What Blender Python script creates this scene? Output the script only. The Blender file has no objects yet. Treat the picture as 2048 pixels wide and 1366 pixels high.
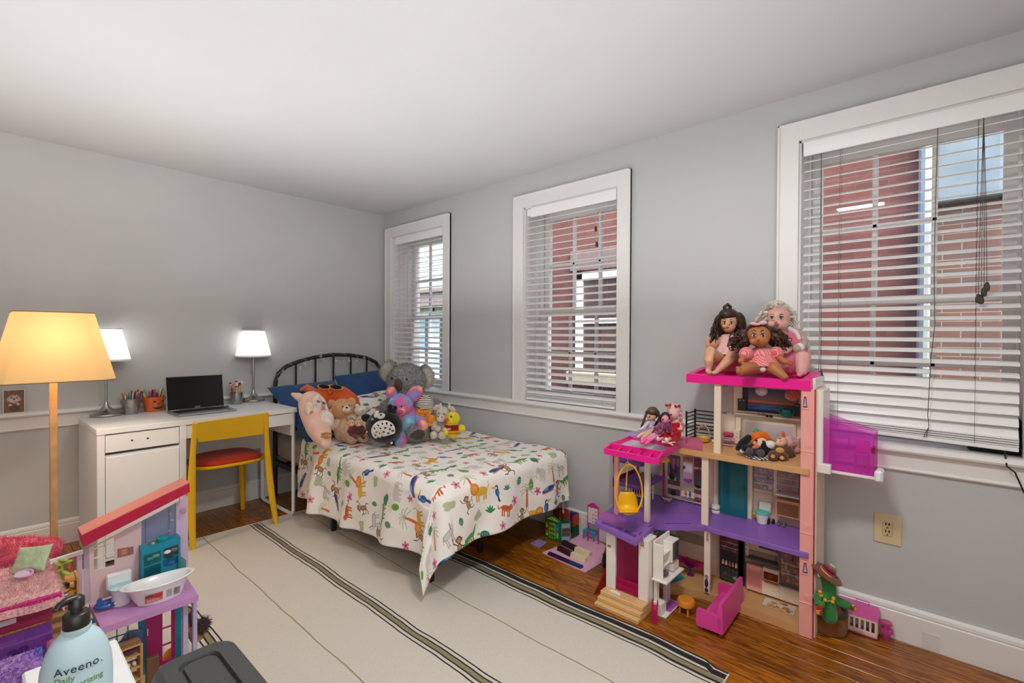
import bpy, bmesh, math, random
import numpy as np
from mathutils import Vector, Matrix, Euler, noise
R = random.Random(7)
SC = bpy.context.scene
COL = SC.collection
pi = math.pi
V = Vector

# ------------------------------------------------------------------ camera
F_PX, YAW, PITCH, ROLL, EYE = 958.22, math.radians(48.1266), math.radians(-0.5645), math.radians(0.2571), 1.30
_f = V((math.sin(YAW) * math.cos(PITCH), math.cos(YAW) * math.cos(PITCH), math.sin(PITCH)))
_r = V((math.cos(YAW), -math.sin(YAW), 0)); _u = _r.cross(_f)
C_R = _r * math.cos(ROLL) + _u * math.sin(ROLL); C_U = -_r * math.sin(ROLL) + _u * math.cos(ROLL); C_F = _f
cam = bpy.data.objects.new('camera', bpy.data.cameras.new('camera'))
cam.data.sensor_width = 36; cam.data.lens = F_PX / 2048 * 36; cam.data.clip_start = .02
cam.matrix_world = Matrix(((C_R.x, C_U.x, -C_F.x, 0), (C_R.y, C_U.y, -C_F.y, 0), (C_R.z, C_U.z, -C_F.z, EYE), (0, 0, 0, 1)))
COL.objects.link(cam); SC.camera = cam

def at(u, v, x=None, y=None, z=None):
    """a measured point of the photograph on a known plane of the room, in metres"""
    d = C_F + C_R * ((u - 1024) / F_PX) - C_U * ((v - 683) / F_PX)
    t = x / d.x if x is not None else y / d.y if y is not None else (z - EYE) / d.z
    return V((d.x * t, d.y * t, d.z * t + EYE))

# ------------------------------------------------------------------ world, lights, exposure
SC.view_settings.view_transform = 'Standard'; SC.view_settings.look = 'None'
SC.view_settings.gamma = 1; SC.view_settings.exposure = 0.5; SC.view_settings.use_curve_mapping = False
SC.cycles.max_bounces = 10; SC.cycles.diffuse_bounces = 6; SC.cycles.transparent_max_bounces = 24
SC.cycles.sample_clamp_indirect = 6; SC.cycles.caustics_reflective = False; SC.cycles.caustics_refractive = False
SC.cycles.use_denoising = True
W = bpy.data.worlds.new('sky'); SC.world = W; W.use_nodes = True
_n = W.node_tree.nodes; _sky = _n.new('ShaderNodeTexSky'); _sky.sky_type = 'NISHITA'; _sky.sun_disc = False
_sky.sun_elevation = math.radians(38); _sky.sun_rotation = math.radians(200); _sky.air_density = 1.0; _sky.dust_density = 3.0
W.node_tree.links.new(_sky.outputs[0], _n['Background'].inputs[0]); _n['Background'].inputs[1].default_value = 0.85

def light(name, kind, loc, power, color=(1, 1, 1), size=.3, sizey=None, rot=(0, 0, 0), parent=None):
    l = bpy.data.lights.new(name, kind); l.energy = power; l.color = color
    if kind == 'AREA':
        l.size = size
        if sizey: l.shape = 'RECTANGLE'; l.size_y = sizey
    else: l.shadow_soft_size = size
    o = bpy.data.objects.new(name, l); o.location = loc; o.rotation_euler = rot; COL.objects.link(o)
    return o
# the ceiling lamp, plus added fill lights behind the camera and facing up
light('rear_fill', 'AREA', (-.3, -1.30, 1.45), 36, (.95, .98, 1), 2.2, 1.6, (pi / 2, 0, pi))  # added fill for the far wall, no window stands here
light('ceiling_lamp_light', 'AREA', (1.0, .5, 2.36), 18, (1, .97, .93), .30)
light('upward_fill', 'AREA', (.6, 1.7, 1.46), 30, (.95, .98, 1), 3.2, 3.2, (pi, 0, 0))  # added upward fill standing in for bounced flash, no fixture

# ------------------------------------------------------------------ materials
def lin(h):
    c = [int(h[i:i + 2], 16) / 255 for i in (0, 2, 4)]
    return tuple(x / 12.92 if x <= .04045 else ((x + .055) / 1.055) ** 2.4 for x in c) + (1,)
MATS = {}
def mat(name, hx, rough=.5, metal=0, var=.06, scale=8, bump=0, bscale=60, spec=.5, trans=0, alpha=1, emit=None, sheen=0, coat=0, hx2=None, world=False):
    if name in MATS: return MATS[name]
    m = bpy.data.materials.new(name); m.use_nodes = True; nt = m.node_tree; N = nt.nodes; L = nt.links; b = N['Principled BSDF']
    co = N.new('ShaderNodeNewGeometry').outputs['Position'] if world else N.new('ShaderNodeTexCoord').outputs['Object']
    c = lin(hx)
    if var:
        no = N.new('ShaderNodeTexNoise'); no.inputs['Scale'].default_value = scale; no.inputs['Detail'].default_value = 4
        L.new(co, no.inputs['Vector'])
        mx = N.new('ShaderNodeMix'); mx.data_type = 'RGBA'
        c2 = lin(hx2) if hx2 else tuple(min(1, x * (1 + var)) for x in c[:3]) + (1,)
        mx.inputs[6].default_value = c if hx2 else tuple(x * (1 - var) for x in c[:3]) + (1,); mx.inputs[7].default_value = c2
        rp = N.new('ShaderNodeValToRGB'); rp.color_ramp.elements[0].position = .35; rp.color_ramp.elements[1].position = .65
        L.new(no.outputs[0], rp.inputs[0]); L.new(rp.outputs[0], mx.inputs[0]); L.new(mx.outputs[2], b.inputs['Base Color'])
    else: b.inputs['Base Color'].default_value = c
    b.inputs['Roughness'].default_value = rough; b.inputs['Metallic'].default_value = metal
    b.inputs['Specular IOR Level'].default_value = spec
    if trans: b.inputs['Transmission Weight'].default_value = trans; b.inputs['IOR'].default_value = 1.3
    if alpha < 1: b.inputs['Alpha'].default_value = alpha
    if sheen: b.inputs['Sheen Weight'].default_value = sheen; b.inputs['Sheen Roughness'].default_value = .5
    if coat: b.inputs['Coat Weight'].default_value = coat; b.inputs['Coat Roughness'].default_value = .08
    if emit: b.inputs['Emission Color'].default_value = lin(emit[0]); b.inputs['Emission Strength'].default_value = emit[1]
    if bump:
        nb = N.new('ShaderNodeTexNoise'); nb.inputs['Scale'].default_value = bscale; nb.inputs['Detail'].default_value = 6
        L.new(co, nb.inputs['Vector']); bp = N.new('ShaderNodeBump'); bp.inputs['Strength'].default_value = bump; bp.inputs['Distance'].default_value = .004
        L.new(nb.outputs[0], bp.inputs['Height']); L.new(bp.outputs[0], b.inputs['Normal'])
    MATS[name] = m
    return m
def plastic(hx, rough=.35, **k): return mat('plastic_' + hx + str(k.get('metal', '')) + str(int(rough * 100)), hx, rough, var=.03, **k)
def plush(hx, hx2=None, **k): return mat('plush_' + hx + (hx2 or ''), hx, .95, var=.12, scale=k.pop('scale', 40), bump=k.pop('bump', .8), bscale=k.pop('bscale', 220), spec=.1, sheen=k.pop('sheen', .35), hx2=hx2)
def cloth(hx, hx2=None, **k): return mat('cloth_' + hx + (hx2 or ''), hx, .9, var=.08, scale=k.pop('scale', 14), bump=.3, bscale=400, spec=.15, sheen=.15, hx2=hx2)
def clear(hx, alpha, rough=.1):
    """tinted see-through plastic: a tinted transparent layer under a thin gloss"""
    nm = 'clear_' + hx + str(alpha)
    if nm in MATS: return MATS[nm]
    m = bpy.data.materials.new(nm); m.use_nodes = True; nt = m.node_tree; N = nt.nodes; L = nt.links
    b = N['Principled BSDF']; b.inputs['Base Color'].default_value = lin(hx); b.inputs['Roughness'].default_value = rough
    t = N.new('ShaderNodeBsdfTransparent'); c = lin(hx); t.inputs[0].default_value = tuple(.62 + .38 * x for x in c[:3]) + (1,)
    no = N.new('ShaderNodeTexNoise'); no.inputs['Scale'].default_value = 6
    tc = N.new('ShaderNodeTexCoord'); L.new(tc.outputs['Object'], no.inputs['Vector'])
    mr = N.new('ShaderNodeMapRange'); mr.inputs[3].default_value = max(0, 1 - (1 - alpha) ** .5 - .03); mr.inputs[4].default_value = 1 - (1 - alpha) ** .5 + .03; L.new(no.outputs[0], mr.inputs[0])
    mx = N.new('ShaderNodeMixShader'); L.new(mr.outputs[0], mx.inputs[0]); L.new(t.outputs[0], mx.inputs[1]); L.new(b.outputs[0], mx.inputs[2])
    L.new(mx.outputs[0], N['Material Output'].inputs[0]); MATS[nm] = m
    return m
def glassy(name='window_glass'):
    if name in MATS: return MATS[name]
    m = bpy.data.materials.new(name); m.use_nodes = True; nt = m.node_tree; N = nt.nodes; L = nt.links
    t = N.new('ShaderNodeBsdfTransparent'); t.inputs[0].default_value = (.94, .97, .97, 1); g = N.new('ShaderNodeBsdfGlossy'); g.inputs['Roughness'].default_value = .03
    fr = N.new('ShaderNodeLayerWeight'); fr.inputs[0].default_value = .5; mx = N.new('ShaderNodeMixShader')
    pw = N.new('ShaderNodeMath'); pw.operation = 'POWER'; pw.inputs[1].default_value = 4; L.new(fr.outputs['Facing'], pw.inputs[0])
    mr = N.new('ShaderNodeMapRange'); mr.inputs[3].default_value = .04; mr.inputs[4].default_value = .6; L.new(pw.outputs[0], mr.inputs[0])
    L.new(mr.outputs[0], mx.inputs[0]); L.new(t.outputs[0], mx.inputs[1]); L.new(g.outputs[0], mx.inputs[2])
    L.new(mx.outputs[0], N['Material Output'].inputs[0]); MATS[name] = m
    return m

# ------------------------------------------------------------------ painted prints (flat print only; made here, no files)
class Paint:
    def __init__(s, w, h, bg='ffffff'):
        s.w, s.h = w, h; s.a = np.zeros((h, w, 3), np.float32); s.a[:] = s.c(bg)
    def c(s, h): return np.array([int(h[i:i + 2], 16) / 255 for i in (0, 2, 4)], np.float32)
    def _blend(s, x0, x1, y0, y1, fn, col):
        x0 = max(0, int(x0) - 2); y0 = max(0, int(y0) - 2); x1 = min(s.w, int(x1) + 3); y1 = min(s.h, int(y1) + 3)
        if x0 >= x1 or y0 >= y1: return
        yy, xx = np.mgrid[y0:y1, x0:x1].astype(np.float32)
        m = np.clip(fn(xx + .5, yy + .5), 0, 1)[..., None]
        s.a[y0:y1, x0:x1] = s.a[y0:y1, x0:x1] * (1 - m) + s.c(col) * m
    def ell(s, cx, cy, rx, ry, col, rot=0):
        ca, sa = math.cos(rot), math.sin(rot); r = max(rx, ry)
        def fn(x, y):
            X = (x - cx) * ca + (y - cy) * sa; Y = -(x - cx) * sa + (y - cy) * ca
            return (1 - np.sqrt((X / rx) ** 2 + (Y / ry) ** 2)) * min(rx, ry) + .5
        s._blend(cx - r, cx + r, cy - r, cy + r, fn, col)
    def line(s, pts, w, col):
        for (x0, y0), (x1, y1) in zip(pts[:-1], pts[1:]):
            dx, dy = x1 - x0, y1 - y0; q = dx * dx + dy * dy + 1e-9
            def fn(x, y):
                t = np.clip(((x - x0) * dx + (y - y0) * dy) / q, 0, 1)
                return w / 2 - np.hypot(x - x0 - t * dx, y - y0 - t * dy) + .5
            s._blend(min(x0, x1) - w, max(x0, x1) + w, min(y0, y1) - w, max(y0, y1) + w, fn, col)
    def poly(s, pts, col):
        P = np.array(pts, np.float32); n = len(P)
        def fn(x, y):
            ins = np.zeros(x.shape, bool)
            for i in range(n):
                (xa, ya), (xb, yb) = P[i], P[(i + 1) % n]
                if ya == yb: continue
                ins ^= ((ya > y) != (yb > y)) & (x < (xb - xa) * (y - ya) / (yb - ya) + xa)
            return ins.astype(np.float32)
        s._blend(P[:, 0].min(), P[:, 0].max(), P[:, 1].min(), P[:, 1].max(), fn, col)
    def rect(s, x0, y0, x1, y1, col): s.a[max(0, int(y0)):int(y1), max(0, int(x0)):int(x1)] = s.c(col)
    def image(s, name):
        im = bpy.data.images.new(name, s.w, s.h); px = np.ones((s.h, s.w, 4), np.float32); px[..., :3] = s.a[::-1]
        im.pixels.foreach_set(px.ravel()); im.update(); im.pack()
        return im
def print_mat(name, paint, rough=.6, bump=0, sheen=0):
    m = mat(name, 'ffffff', rough, var=0, bump=bump, bscale=300, sheen=sheen); N = m.node_tree.nodes
    t = N.new('ShaderNodeTexImage'); t.image = paint.image(name); t.extension = 'EXTEND'
    uv = N.new('ShaderNodeTexCoord'); m.node_tree.links.new(uv.outputs['UV'], t.inputs[0]); m.node_tree.links.new(t.outputs[0], N['Principled BSDF'].inputs['Base Color'])
    return m

# ------------------------------------------------------------------ geometry
def rotm(rx=0, ry=0, rz=0): return Euler((math.radians(rx), math.radians(ry), math.radians(rz))).to_matrix()
def frame(d):
    d = V(d).normalized(); a = V((0, 0, 1)) if abs(d.z) < .9 else V((1, 0, 0))
    x = a.cross(d).normalized(); return x, d.cross(x), d
class B:
    """collects shapes into one mesh; mi is the material slot of what is added next"""
    def __init__(s): s.v = []; s.f = []; s.m = []; s.uv = {}; s.mi = 0; s.X = Matrix()
    def add(s, vs, fs, uvs=None):
        o = len(s.v); s.v += [s.X @ V(p) for p in vs]
        for i, f in enumerate(fs):
            if uvs: s.uv[len(s.f)] = uvs[i]
            s.f.append([o + k for k in f]); s.m.append(s.mi)
        return s
    def box(s, lo, hi, bev=0, rot=None):
        a = V([min(p, q) for p, q in zip(lo, hi)]); b = V([max(p, q) for p, q in zip(lo, hi)]); c = (a + b) / 2; h = (b - a) / 2
        M = rot if rot is not None else Matrix.Identity(3)
        bev = min(bev, h.x * .9, h.y * .9, h.z * .9)
        if bev <= 0:
            vs = [c + M @ V((sx * h.x, sy * h.y, sz * h.z)) for sx in (-1, 1) for sy in (-1, 1) for sz in (-1, 1)]
            return s.add(vs, [(0, 1, 3, 2), (4, 6, 7, 5), (0, 4, 5, 1), (2, 3, 7, 6), (0, 2, 6, 4), (1, 5, 7, 3)])
        vs = []; ix = {}
        for sx in (-1, 1):
            for sy in (-1, 1):
                for sz in (-1, 1):
                    for ax in range(3):
                        p = [sx * (h.x - bev), sy * (h.y - bev), sz * (h.z - bev)]; p[ax] = (sx, sy, sz)[ax] * h[ax]
                        ix[sx, sy, sz, ax] = len(vs); vs.append(c + M @ V(p))
        fs = []
        S = (-1, 1)
        for t in S:
            fs.append([ix[t, a, b_, 0] for a, b_ in ((-1, -1), (1, -1), (1, 1), (-1, 1))][::t])
            fs.append([ix[a, t, b_, 1] for a, b_ in ((-1, -1), (-1, 1), (1, 1), (1, -1))][::t])
            fs.append([ix[a, b_, t, 2] for a, b_ in ((-1, -1), (1, -1), (1, 1), (-1, 1))][::t])
            for q in S:
                fs.append([ix[t, q, -1, 0], ix[t, q, 1, 0], ix[t, q, 1, 1], ix[t, q, -1, 1]])
                fs.append([ix[t, -1, q, 0], ix[t, 1, q, 0], ix[t, 1, q, 2], ix[t, -1, q, 2]])
                fs.append([ix[-1, t, q, 1], ix[1, t, q, 1], ix[1, t, q, 2], ix[-1, t, q, 2]])
                for w in S: fs.append([ix[t, q, w, 0], ix[t, q, w, 1], ix[t, q, w, 2]])
        return s.add(vs, fs)
    def tube(s, pts, r, n=8, caps=True, closed=False, flat=1, ref=None):
        P = [V(p) for p in pts]; k = len(P); rs = r if isinstance(r, (list, tuple)) else [r] * k
        vs = []; x = V(ref) if ref is not None else None
        for i in range(k):
            d = (P[(i + 1) % k] - P[i - 1]) if closed else (P[min(i + 1, k - 1)] - P[max(i - 1, 0)])
            d = d.normalized() if d.length > 1e-9 else V((0, 0, 1))
            if x is None: x = frame(d)[0]
            x = x - d * x.dot(d); x = x.normalized() if x.length > 1e-6 else frame(d)[0]
            y = d.cross(x)
            for j in range(n):
                a = 2 * pi * (j + .5) / n; vs.append(P[i] + (x * math.cos(a) + y * math.sin(a) * flat) * rs[i])
        fs = []
        for i in range(k if closed else k - 1):
            q = (i + 1) % k
            for j in range(n): fs.append([i * n + j, i * n + (j + 1) % n, q * n + (j + 1) % n, q * n + j])
        if caps and not closed: fs += [list(range(n))[::-1], [(k - 1) * n + j for j in range(n)]]
        return s.add(vs, fs)
    def rod(s, a, b, r, r2=None, n=10): return s.tube([a, b], [r, r if r2 is None else r2], n)
    def lathe(s, prof, c=(0, 0, 0), n=24, rot=None, sx=1, sy=1, pleat=0, npl=0):
        c = V(c); M = rot if rot is not None else Matrix.Identity(3); vs = []; k = len(prof)
        for (r, z) in prof:
            for j in range(n):
                a = 2 * pi * j / n; q = r * (1 + pleat * math.cos(npl * a)); vs.append(c + M @ V((q * math.cos(a) * sx, q * math.sin(a) * sy, z)))
        fs = [[i * n + j, i * n + (j + 1) % n, (i + 1) * n + (j + 1) % n, (i + 1) * n + j] for i in range(k - 1) for j in range(n)]
        if prof[0][0] > 1e-5: fs.append(list(range(n))[::-1])
        if prof[-1][0] > 1e-5: fs.append([(k - 1) * n + j for j in range(n)])
        return s.add(vs, fs)
    def shell(s, prof, **k):
        """lathe without end caps"""
        o = len(s.f); s.lathe(prof, **k)
        while len(s.f[-1]) > 4 and len(s.f) > o: s.f.pop(); s.m.pop()
        return s
    def ell(s, c, r, rot=None, n=14, m=9):
        if not isinstance(r, (list, tuple)): r = (r, r, r)
        M = rot if rot is not None else Matrix.Identity(3); c = V(c); vs = [c + M @ V((0, 0, -r[2]))]
        for i in range(1, m):
            t = -pi / 2 + pi * i / m
            for j in range(n):
                a = 2 * pi * j / n; vs.append(c + M @ V((r[0] * math.cos(t) * math.cos(a), r[1] * math.cos(t) * math.sin(a), r[2] * math.sin(t))))
        vs.append(c + M @ V((0, 0, r[2]))); e = len(vs) - 1
        fs = [[0, 1 + (j + 1) % n, 1 + j] for j in range(n)]
        for i in range(m - 2):
            for j in range(n): fs.append([1 + i * n + j, 1 + i * n + (j + 1) % n, 1 + (i + 1) * n + (j + 1) % n, 1 + (i + 1) * n + j])
        b = 1 + (m - 2) * n
        fs += [[b + j, b + (j + 1) % n, e] for j in range(n)]
        return s.add(vs, fs)
    def prism(s, poly, a, b, ax='z'):
        """polygon in the plane of the two other axes (xy, xz or yz), drawn out from a to b along ax"""
        def P(p, t): return V((p[0], p[1], t)) if ax == 'z' else V((p[0], t, p[1])) if ax == 'y' else V((t, p[0], p[1]))
        n = len(poly); vs = [P(p, a) for p in poly] + [P(p, b) for p in poly]
        return s.add(vs, [list(range(n))[::-1], [n + i for i in range(n)]] + [[i, (i + 1) % n, n + (i + 1) % n, n + i] for i in range(n)])
    def grid(s, fn, nu, nv, uv=True, closeu=False):
        vs = [V(fn(i / nu, j / nv)) for j in range(nv + 1) for i in range(nu + 1)]; fs = []; us = []; w = nu + 1
        for j in range(nv):
            for i in range(nu):
                fs.append([j * w + i, j * w + i + 1, (j + 1) * w + i + 1, (j + 1) * w + i])
                us.append([(i / nu, j / nv), ((i + 1) / nu, j / nv), ((i + 1) / nu, (j + 1) / nv), (i / nu, (j + 1) / nv)])
        return s.add(vs, fs, us if uv else None)
    def quad(s, a, b, c, d): return s.add([a, b, c, d], [(0, 1, 2, 3)], [[(0, 0), (1, 0), (1, 1), (0, 1)]])
    def plate(s, o, u, v, t=.0006):
        """thin printed plate: corner o, sides u and v, thickness t along u x v; the print lies on the outer face"""
        o, u, v = V(o), V(u), V(v); w = u.cross(v).normalized() * t; U0 = [(0, 0)] * 4
        vs = [o, o + u, o + u + v, o + v]; vs += [p + w for p in vs]
        return s.add(vs, [(3, 2, 1, 0), (4, 5, 6, 7), (0, 1, 5, 4), (1, 2, 6, 5), (2, 3, 7, 6), (3, 0, 4, 7)], [U0, [(0, 0), (1, 0), (1, 1), (0, 1)], U0, U0, U0, U0])
    def fur(s, n, ln, rnd, w=.0012, droop=.3):
        """short tufts of pile over the faces already in this mesh"""
        P = s.v; fs = [f for f in s.f if len(f) in (3, 4)]; ar = []
        for f in fs: ar.append(((P[f[1]] - P[f[0]]).cross(P[f[2]] - P[f[0]])).length)
        X, s.X = s.X, Matrix(); c = V((0, 0, 0))
        for p in P: c += p
        c /= len(P)
        for f in rnd.choices(fs, ar, k=n):
            a, b = rnd.random(), rnd.random()
            p = P[f[0]].lerp(P[f[1]], a).lerp(P[f[-1]].lerp(P[f[2]], a), b) if len(f) == 4 else P[f[0]].lerp(P[f[1]], a).lerp(P[f[2]], b)
            nn = (P[f[1]] - P[f[0]]).cross(P[f[2]] - P[f[0]]).normalized()
            d = (nn + V((rnd.uniform(-.6, .6), rnd.uniform(-.6, .6), rnd.uniform(-.6, .6) - droop))).normalized(); q = d.cross(V((rnd.random(), rnd.random(), rnd.random()))).normalized() * w
            L = ln * rnd.uniform(.5, 1.2); s.add([p - q, p + q, p + d * L], [(0, 1, 2)])
        s.X = X
        return s

TM = {}
def TMX(o): return TM.get(o.name, Matrix()) if o else Matrix()
def thing(name, label, cat, loc=(0, 0, 0), rz=0, group=None, rot=None, sc=1):
    o = bpy.data.objects.new(name, None); o.empty_display_size = .05; COL.objects.link(o)
    e = Euler([math.radians(q) for q in (rot or (0, 0, rz))])
    o.location = loc; o.rotation_euler = e; o.scale = (sc,) * 3; o['label'] = label; o['category'] = cat
    if group: o['group'] = group
    TM[o.name] = Matrix.Translation(V(loc)) @ e.to_matrix().to_4x4() @ Matrix.Scale(sc, 4)
    return o
def mesh(name, b, mats, sm=35):
    me = bpy.data.meshes.new(name); me.from_pydata([tuple(p) for p in b.v], [], b.f)
    for m in (mats if isinstance(mats, (list, tuple)) else [mats]): me.materials.append(m)
    if any(b.m): me.polygons.foreach_set('material_index', b.m)
    if b.uv:
        l = me.uv_layers.new(name='UVMap')
        for i, us in b.uv.items():
            for k, uv in zip(me.polygons[i].loop_indices, us): l.data[k].uv = uv
    if sm is not None:
        me.shade_smooth()
        if sm < 180: me.set_sharp_from_angle(angle=math.radians(sm))
    return me
def fix(b):
    """make face directions agree"""
    return b
def part(name, b, mats, par=None, label=None, w=0, sm=35, kind=None):
    """one part: mesh b under par; w=1 when b was drawn in room coordinates"""
    if w and par:
        I = TMX(par).inverted(); b.v = [I @ p for p in b.v]
    me = b if isinstance(b, bpy.types.Mesh) else mesh(name, b, mats, sm)
    o = bpy.data.objects.new(name, me); COL.objects.link(o)
    if par: o.parent = par; TM[o.name] = TMX(par)
    if label: o['label'] = label
    if kind: o['kind'] = kind
    return o
def solo(name, b, mats, label, cat, loc=None, group=None, sm=35, kind=None, w=1, rz=0):
    """a thing of one mesh; drawn in room coordinates when w, its origin moved to its base"""
    if w:
        if loc is None:
            xs = [p.x for p in b.v]; ys = [p.y for p in b.v]; loc = V(((min(xs) + max(xs)) / 2, (min(ys) + max(ys)) / 2, min(p.z for p in b.v)))
        b.v = [p - V(loc) for p in b.v]
    o = part(name, b, mats, None, label, 0, sm, kind); o.location = loc; o.rotation_euler = (0, 0, math.radians(rz)); o['category'] = cat
    if group: o['group'] = group
    TM[o.name] = Matrix.Translation(V(loc)) @ Matrix.Rotation(math.radians(rz), 4, 'Z')
    return o
def struct(name, b, m, sm=35, par=None):
    o = part(name, b, m, par, None, 0, sm)
    if par is None: o['kind'] = 'structure'
    return o
def dup(o, loc, rz=0, label=None, group=None, rot=None, sc=None):
    r = o.copy(); COL.objects.link(r); r.location = loc
    r.rotation_euler = [math.radians(q) for q in (rot or (0, 0, rz))]
    if sc: r.scale = (sc,) * 3
    if label: r['label'] = label
    if group: r['group'] = group
    for ch in list(o.children):
        c = ch.copy(); COL.objects.link(c); c.parent = r
        for g in list(ch.children):
            d = g.copy(); COL.objects.link(d); d.parent = c
    TM[r.name] = Matrix.Translation(V(loc)) @ r.rotation_euler.to_matrix().to_4x4()
    return r
def blend(b, mats, voxel=.004, it=4, f=.5):
    """weld overlapping volumes into one continuous soft surface"""
    me = mesh('blend', b, mats, None); o = bpy.data.objects.new('blend', me); COL.objects.link(o)
    m = o.modifiers.new('r', 'REMESH'); m.mode = 'VOXEL'; m.voxel_size = voxel; m.use_smooth_shade = True
    if it: k = o.modifiers.new('s', 'SMOOTH'); k.factor = f; k.iterations = it
    dg = bpy.context.evaluated_depsgraph_get(); n = bpy.data.meshes.new_from_object(o.evaluated_get(dg))
    bpy.data.objects.remove(o); n.materials.clear()
    for q in (mats if isinstance(mats, (list, tuple)) else [mats]): n.materials.append(q)
    n.shade_smooth()
    return n
def blend_part(name, b, mats, par, voxel=.004, it=4, label=None, w=0):
    if w and par:
        I = TMX(par).inverted(); b.v = [I @ p for p in b.v]
    return part(name, blend(b, mats, voxel, it), mats, par, label)
def text(name, s, size, par, M, m, depth=.0006, bold=0, align='CENTER', w=0, space=1):
    """raised lettering; M places its baseline centre, x along the line, z out of the surface"""
    c = bpy.data.curves.new('t', 'FONT'); c.body = s; c.size = size; c.extrude = depth / 2; c.offset = bold; c.align_x = align; c.resolution_u = 2; c.space_character = space
    o = bpy.data.objects.new('t', c); COL.objects.link(o)
    dg = bpy.context.evaluated_depsgraph_get(); me = bpy.data.meshes.new_from_object(o.evaluated_get(dg)); bpy.data.objects.remove(o)
    if w and par: M = TMX(par).inverted() @ M
    me.transform(M); me.materials.clear(); me.materials.append(m); me.name = name
    return part(name, me, m, par)
def place(o, x, z):
    """matrix with x axis x, z axis z at o"""
    x = V(x).normalized(); z = V(z).normalized(); y = z.cross(x).normalized(); x = y.cross(z)
    return Matrix(((x.x, y.x, z.x, o[0]), (x.y, y.y, z.y, o[1]), (x.z, y.z, z.z, o[2]), (0, 0, 0, 1)))
# ================================================================== the room
XW, YW, ZC = 2.660, 4.068, 2.4745            # right wall, left wall, ceiling
X0, Y0 = -1.75, -1.35
wallm = mat('grey_wall_paint', 'c2c3c2', .75, var=.015, scale=3, bump=.05, bscale=500, spec=.2, world=True)
ceilm = mat('white_ceiling_paint', 'c8c9c9', .85, var=.012, scale=2, bump=.05, bscale=300, spec=.1, world=True)
trimm = mat('white_trim_paint', 'e6e5e2', .42, var=.012, scale=6, world=True)
OPEN = [(3.165, 3.93, .838, 2.245), (1.502, 2.268, .838, 2.235), (-.246, .52, .838, 2.25)]   # window openings: y0, y1, z0, z1
b = B(); b.box((X0 - .1, Y0 - .1, -.06), (XW + .1, YW + .1, -.005)); floor = struct('floor', b, mat('subfloor_wood', '3a2412', .8))
wood = mat('varnished_pine_floor', 'b06d26', .34, var=0, coat=.1)
def wood_nodes(m, cols, wscale=(26, 2.0), rnd=True):
    N, L = m.node_tree.nodes, m.node_tree.links; P = N['Principled BSDF']
    g = N.new('ShaderNodeNewGeometry'); oi = N.new('ShaderNodeObjectInfo')
    mp = N.new('ShaderNodeMapping'); mp.inputs['Scale'].default_value = (wscale[0], wscale[1], 8)
    ad = N.new('ShaderNodeVectorMath'); ad.operation = 'ADD'; cb = N.new('ShaderNodeCombineXYZ')
    ml = N.new('ShaderNodeMath'); ml.operation = 'MULTIPLY'; ml.inputs[1].default_value = 37
    L.new(oi.outputs['Random'], ml.inputs[0]); L.new(ml.outputs[0], cb.inputs[1]); L.new(g.outputs['Position'], ad.inputs[0]); L.new(cb.outputs[0], ad.inputs[1]); L.new(ad.outputs[0], mp.inputs[0])
    no = N.new('ShaderNodeTexNoise'); no.inputs['Scale'].default_value = 1.6; no.inputs['Detail'].default_value = 5; no.inputs['Distortion'].default_value = .9; L.new(mp.outputs[0], no.inputs['Vector'])
    wv = N.new('ShaderNodeMath'); wv.operation = 'MULTIPLY'; wv.inputs[1].default_value = 34; L.new(no.outputs[0], wv.inputs[0])
    sn = N.new('ShaderNodeMath'); sn.operation = 'SINE'; L.new(wv.outputs[0], sn.inputs[0])
    mr = N.new('ShaderNodeMapRange'); mr.inputs[1].default_value = -1; L.new(sn.outputs[0], mr.inputs[0])
    rp = N.new('ShaderNodeValToRGB'); rp.color_ramp.elements[0].color = lin(cols[0]); rp.color_ramp.elements[1].color = lin(cols[2])
    e = rp.color_ramp.elements.new(.55); e.color = lin(cols[1]); L.new(mr.outputs[0], rp.inputs[0])
    n2 = N.new('ShaderNodeTexNoise'); n2.inputs['Scale'].default_value = 6; n2.inputs['Detail'].default_value = 8; L.new(mp.outputs[0], n2.inputs['Vector'])
    hs = N.new('ShaderNodeHueSaturation'); L.new(rp.outputs[0], hs.inputs['Color'])
    m2 = N.new('ShaderNodeMapRange'); m2.inputs[3].default_value = .82; m2.inputs[4].default_value = 1.16; L.new(oi.outputs['Random'], m2.inputs[0])
    m3 = N.new('ShaderNodeMapRange'); m3.inputs[3].default_value = .75; m3.inputs[4].default_value = 1.25; L.new(n2.outputs[0], m3.inputs[0])
    mm = N.new('ShaderNodeMath'); mm.operation = 'MULTIPLY'; L.new(m2.outputs[0], mm.inputs[0]); L.new(m3.outputs[0], mm.inputs[1]); L.new(mm.outputs[0], hs.inputs['Value'])
    L.new(hs.outputs[0], P.inputs['Base Color'])
wood_nodes(wood, ('6c3a0a', '9c5a12', 'ab691a'))
bb = B(); bb.box((-.041, -.5, -.02), (.041, .5, 0), .0009); board = mesh('floor_board', bb, wood, None)
x = X0
while x < XW + .04:
    y = Y0 - R.uniform(0, 1.6)
    while y < YW:
        ln = R.uniform(1.5, 2.9); y2 = min(y + ln, YW + .02)
        o = bpy.data.objects.new('floor_board', board); COL.objects.link(o); o.parent = floor
        o.location = (x, (y + y2) / 2, 0); o.scale = (1, (y2 - y) - .002, 1); y = y2
    x += .0835
b = B(); b.box((X0 - .1, Y0 - .1, ZC), (XW + .3, YW + .1, ZC + .1)); struct('ceiling', b, ceilm)
b = B(); b.box((X0 - .1, YW, -.05), (XW + .3, YW + .12, ZC)); struct('wall_left', b, wallm)
b = B(); b.box((X0 - .12, Y0, -.05), (X0, YW, ZC)); struct('wall_near', b, wallm)
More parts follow.
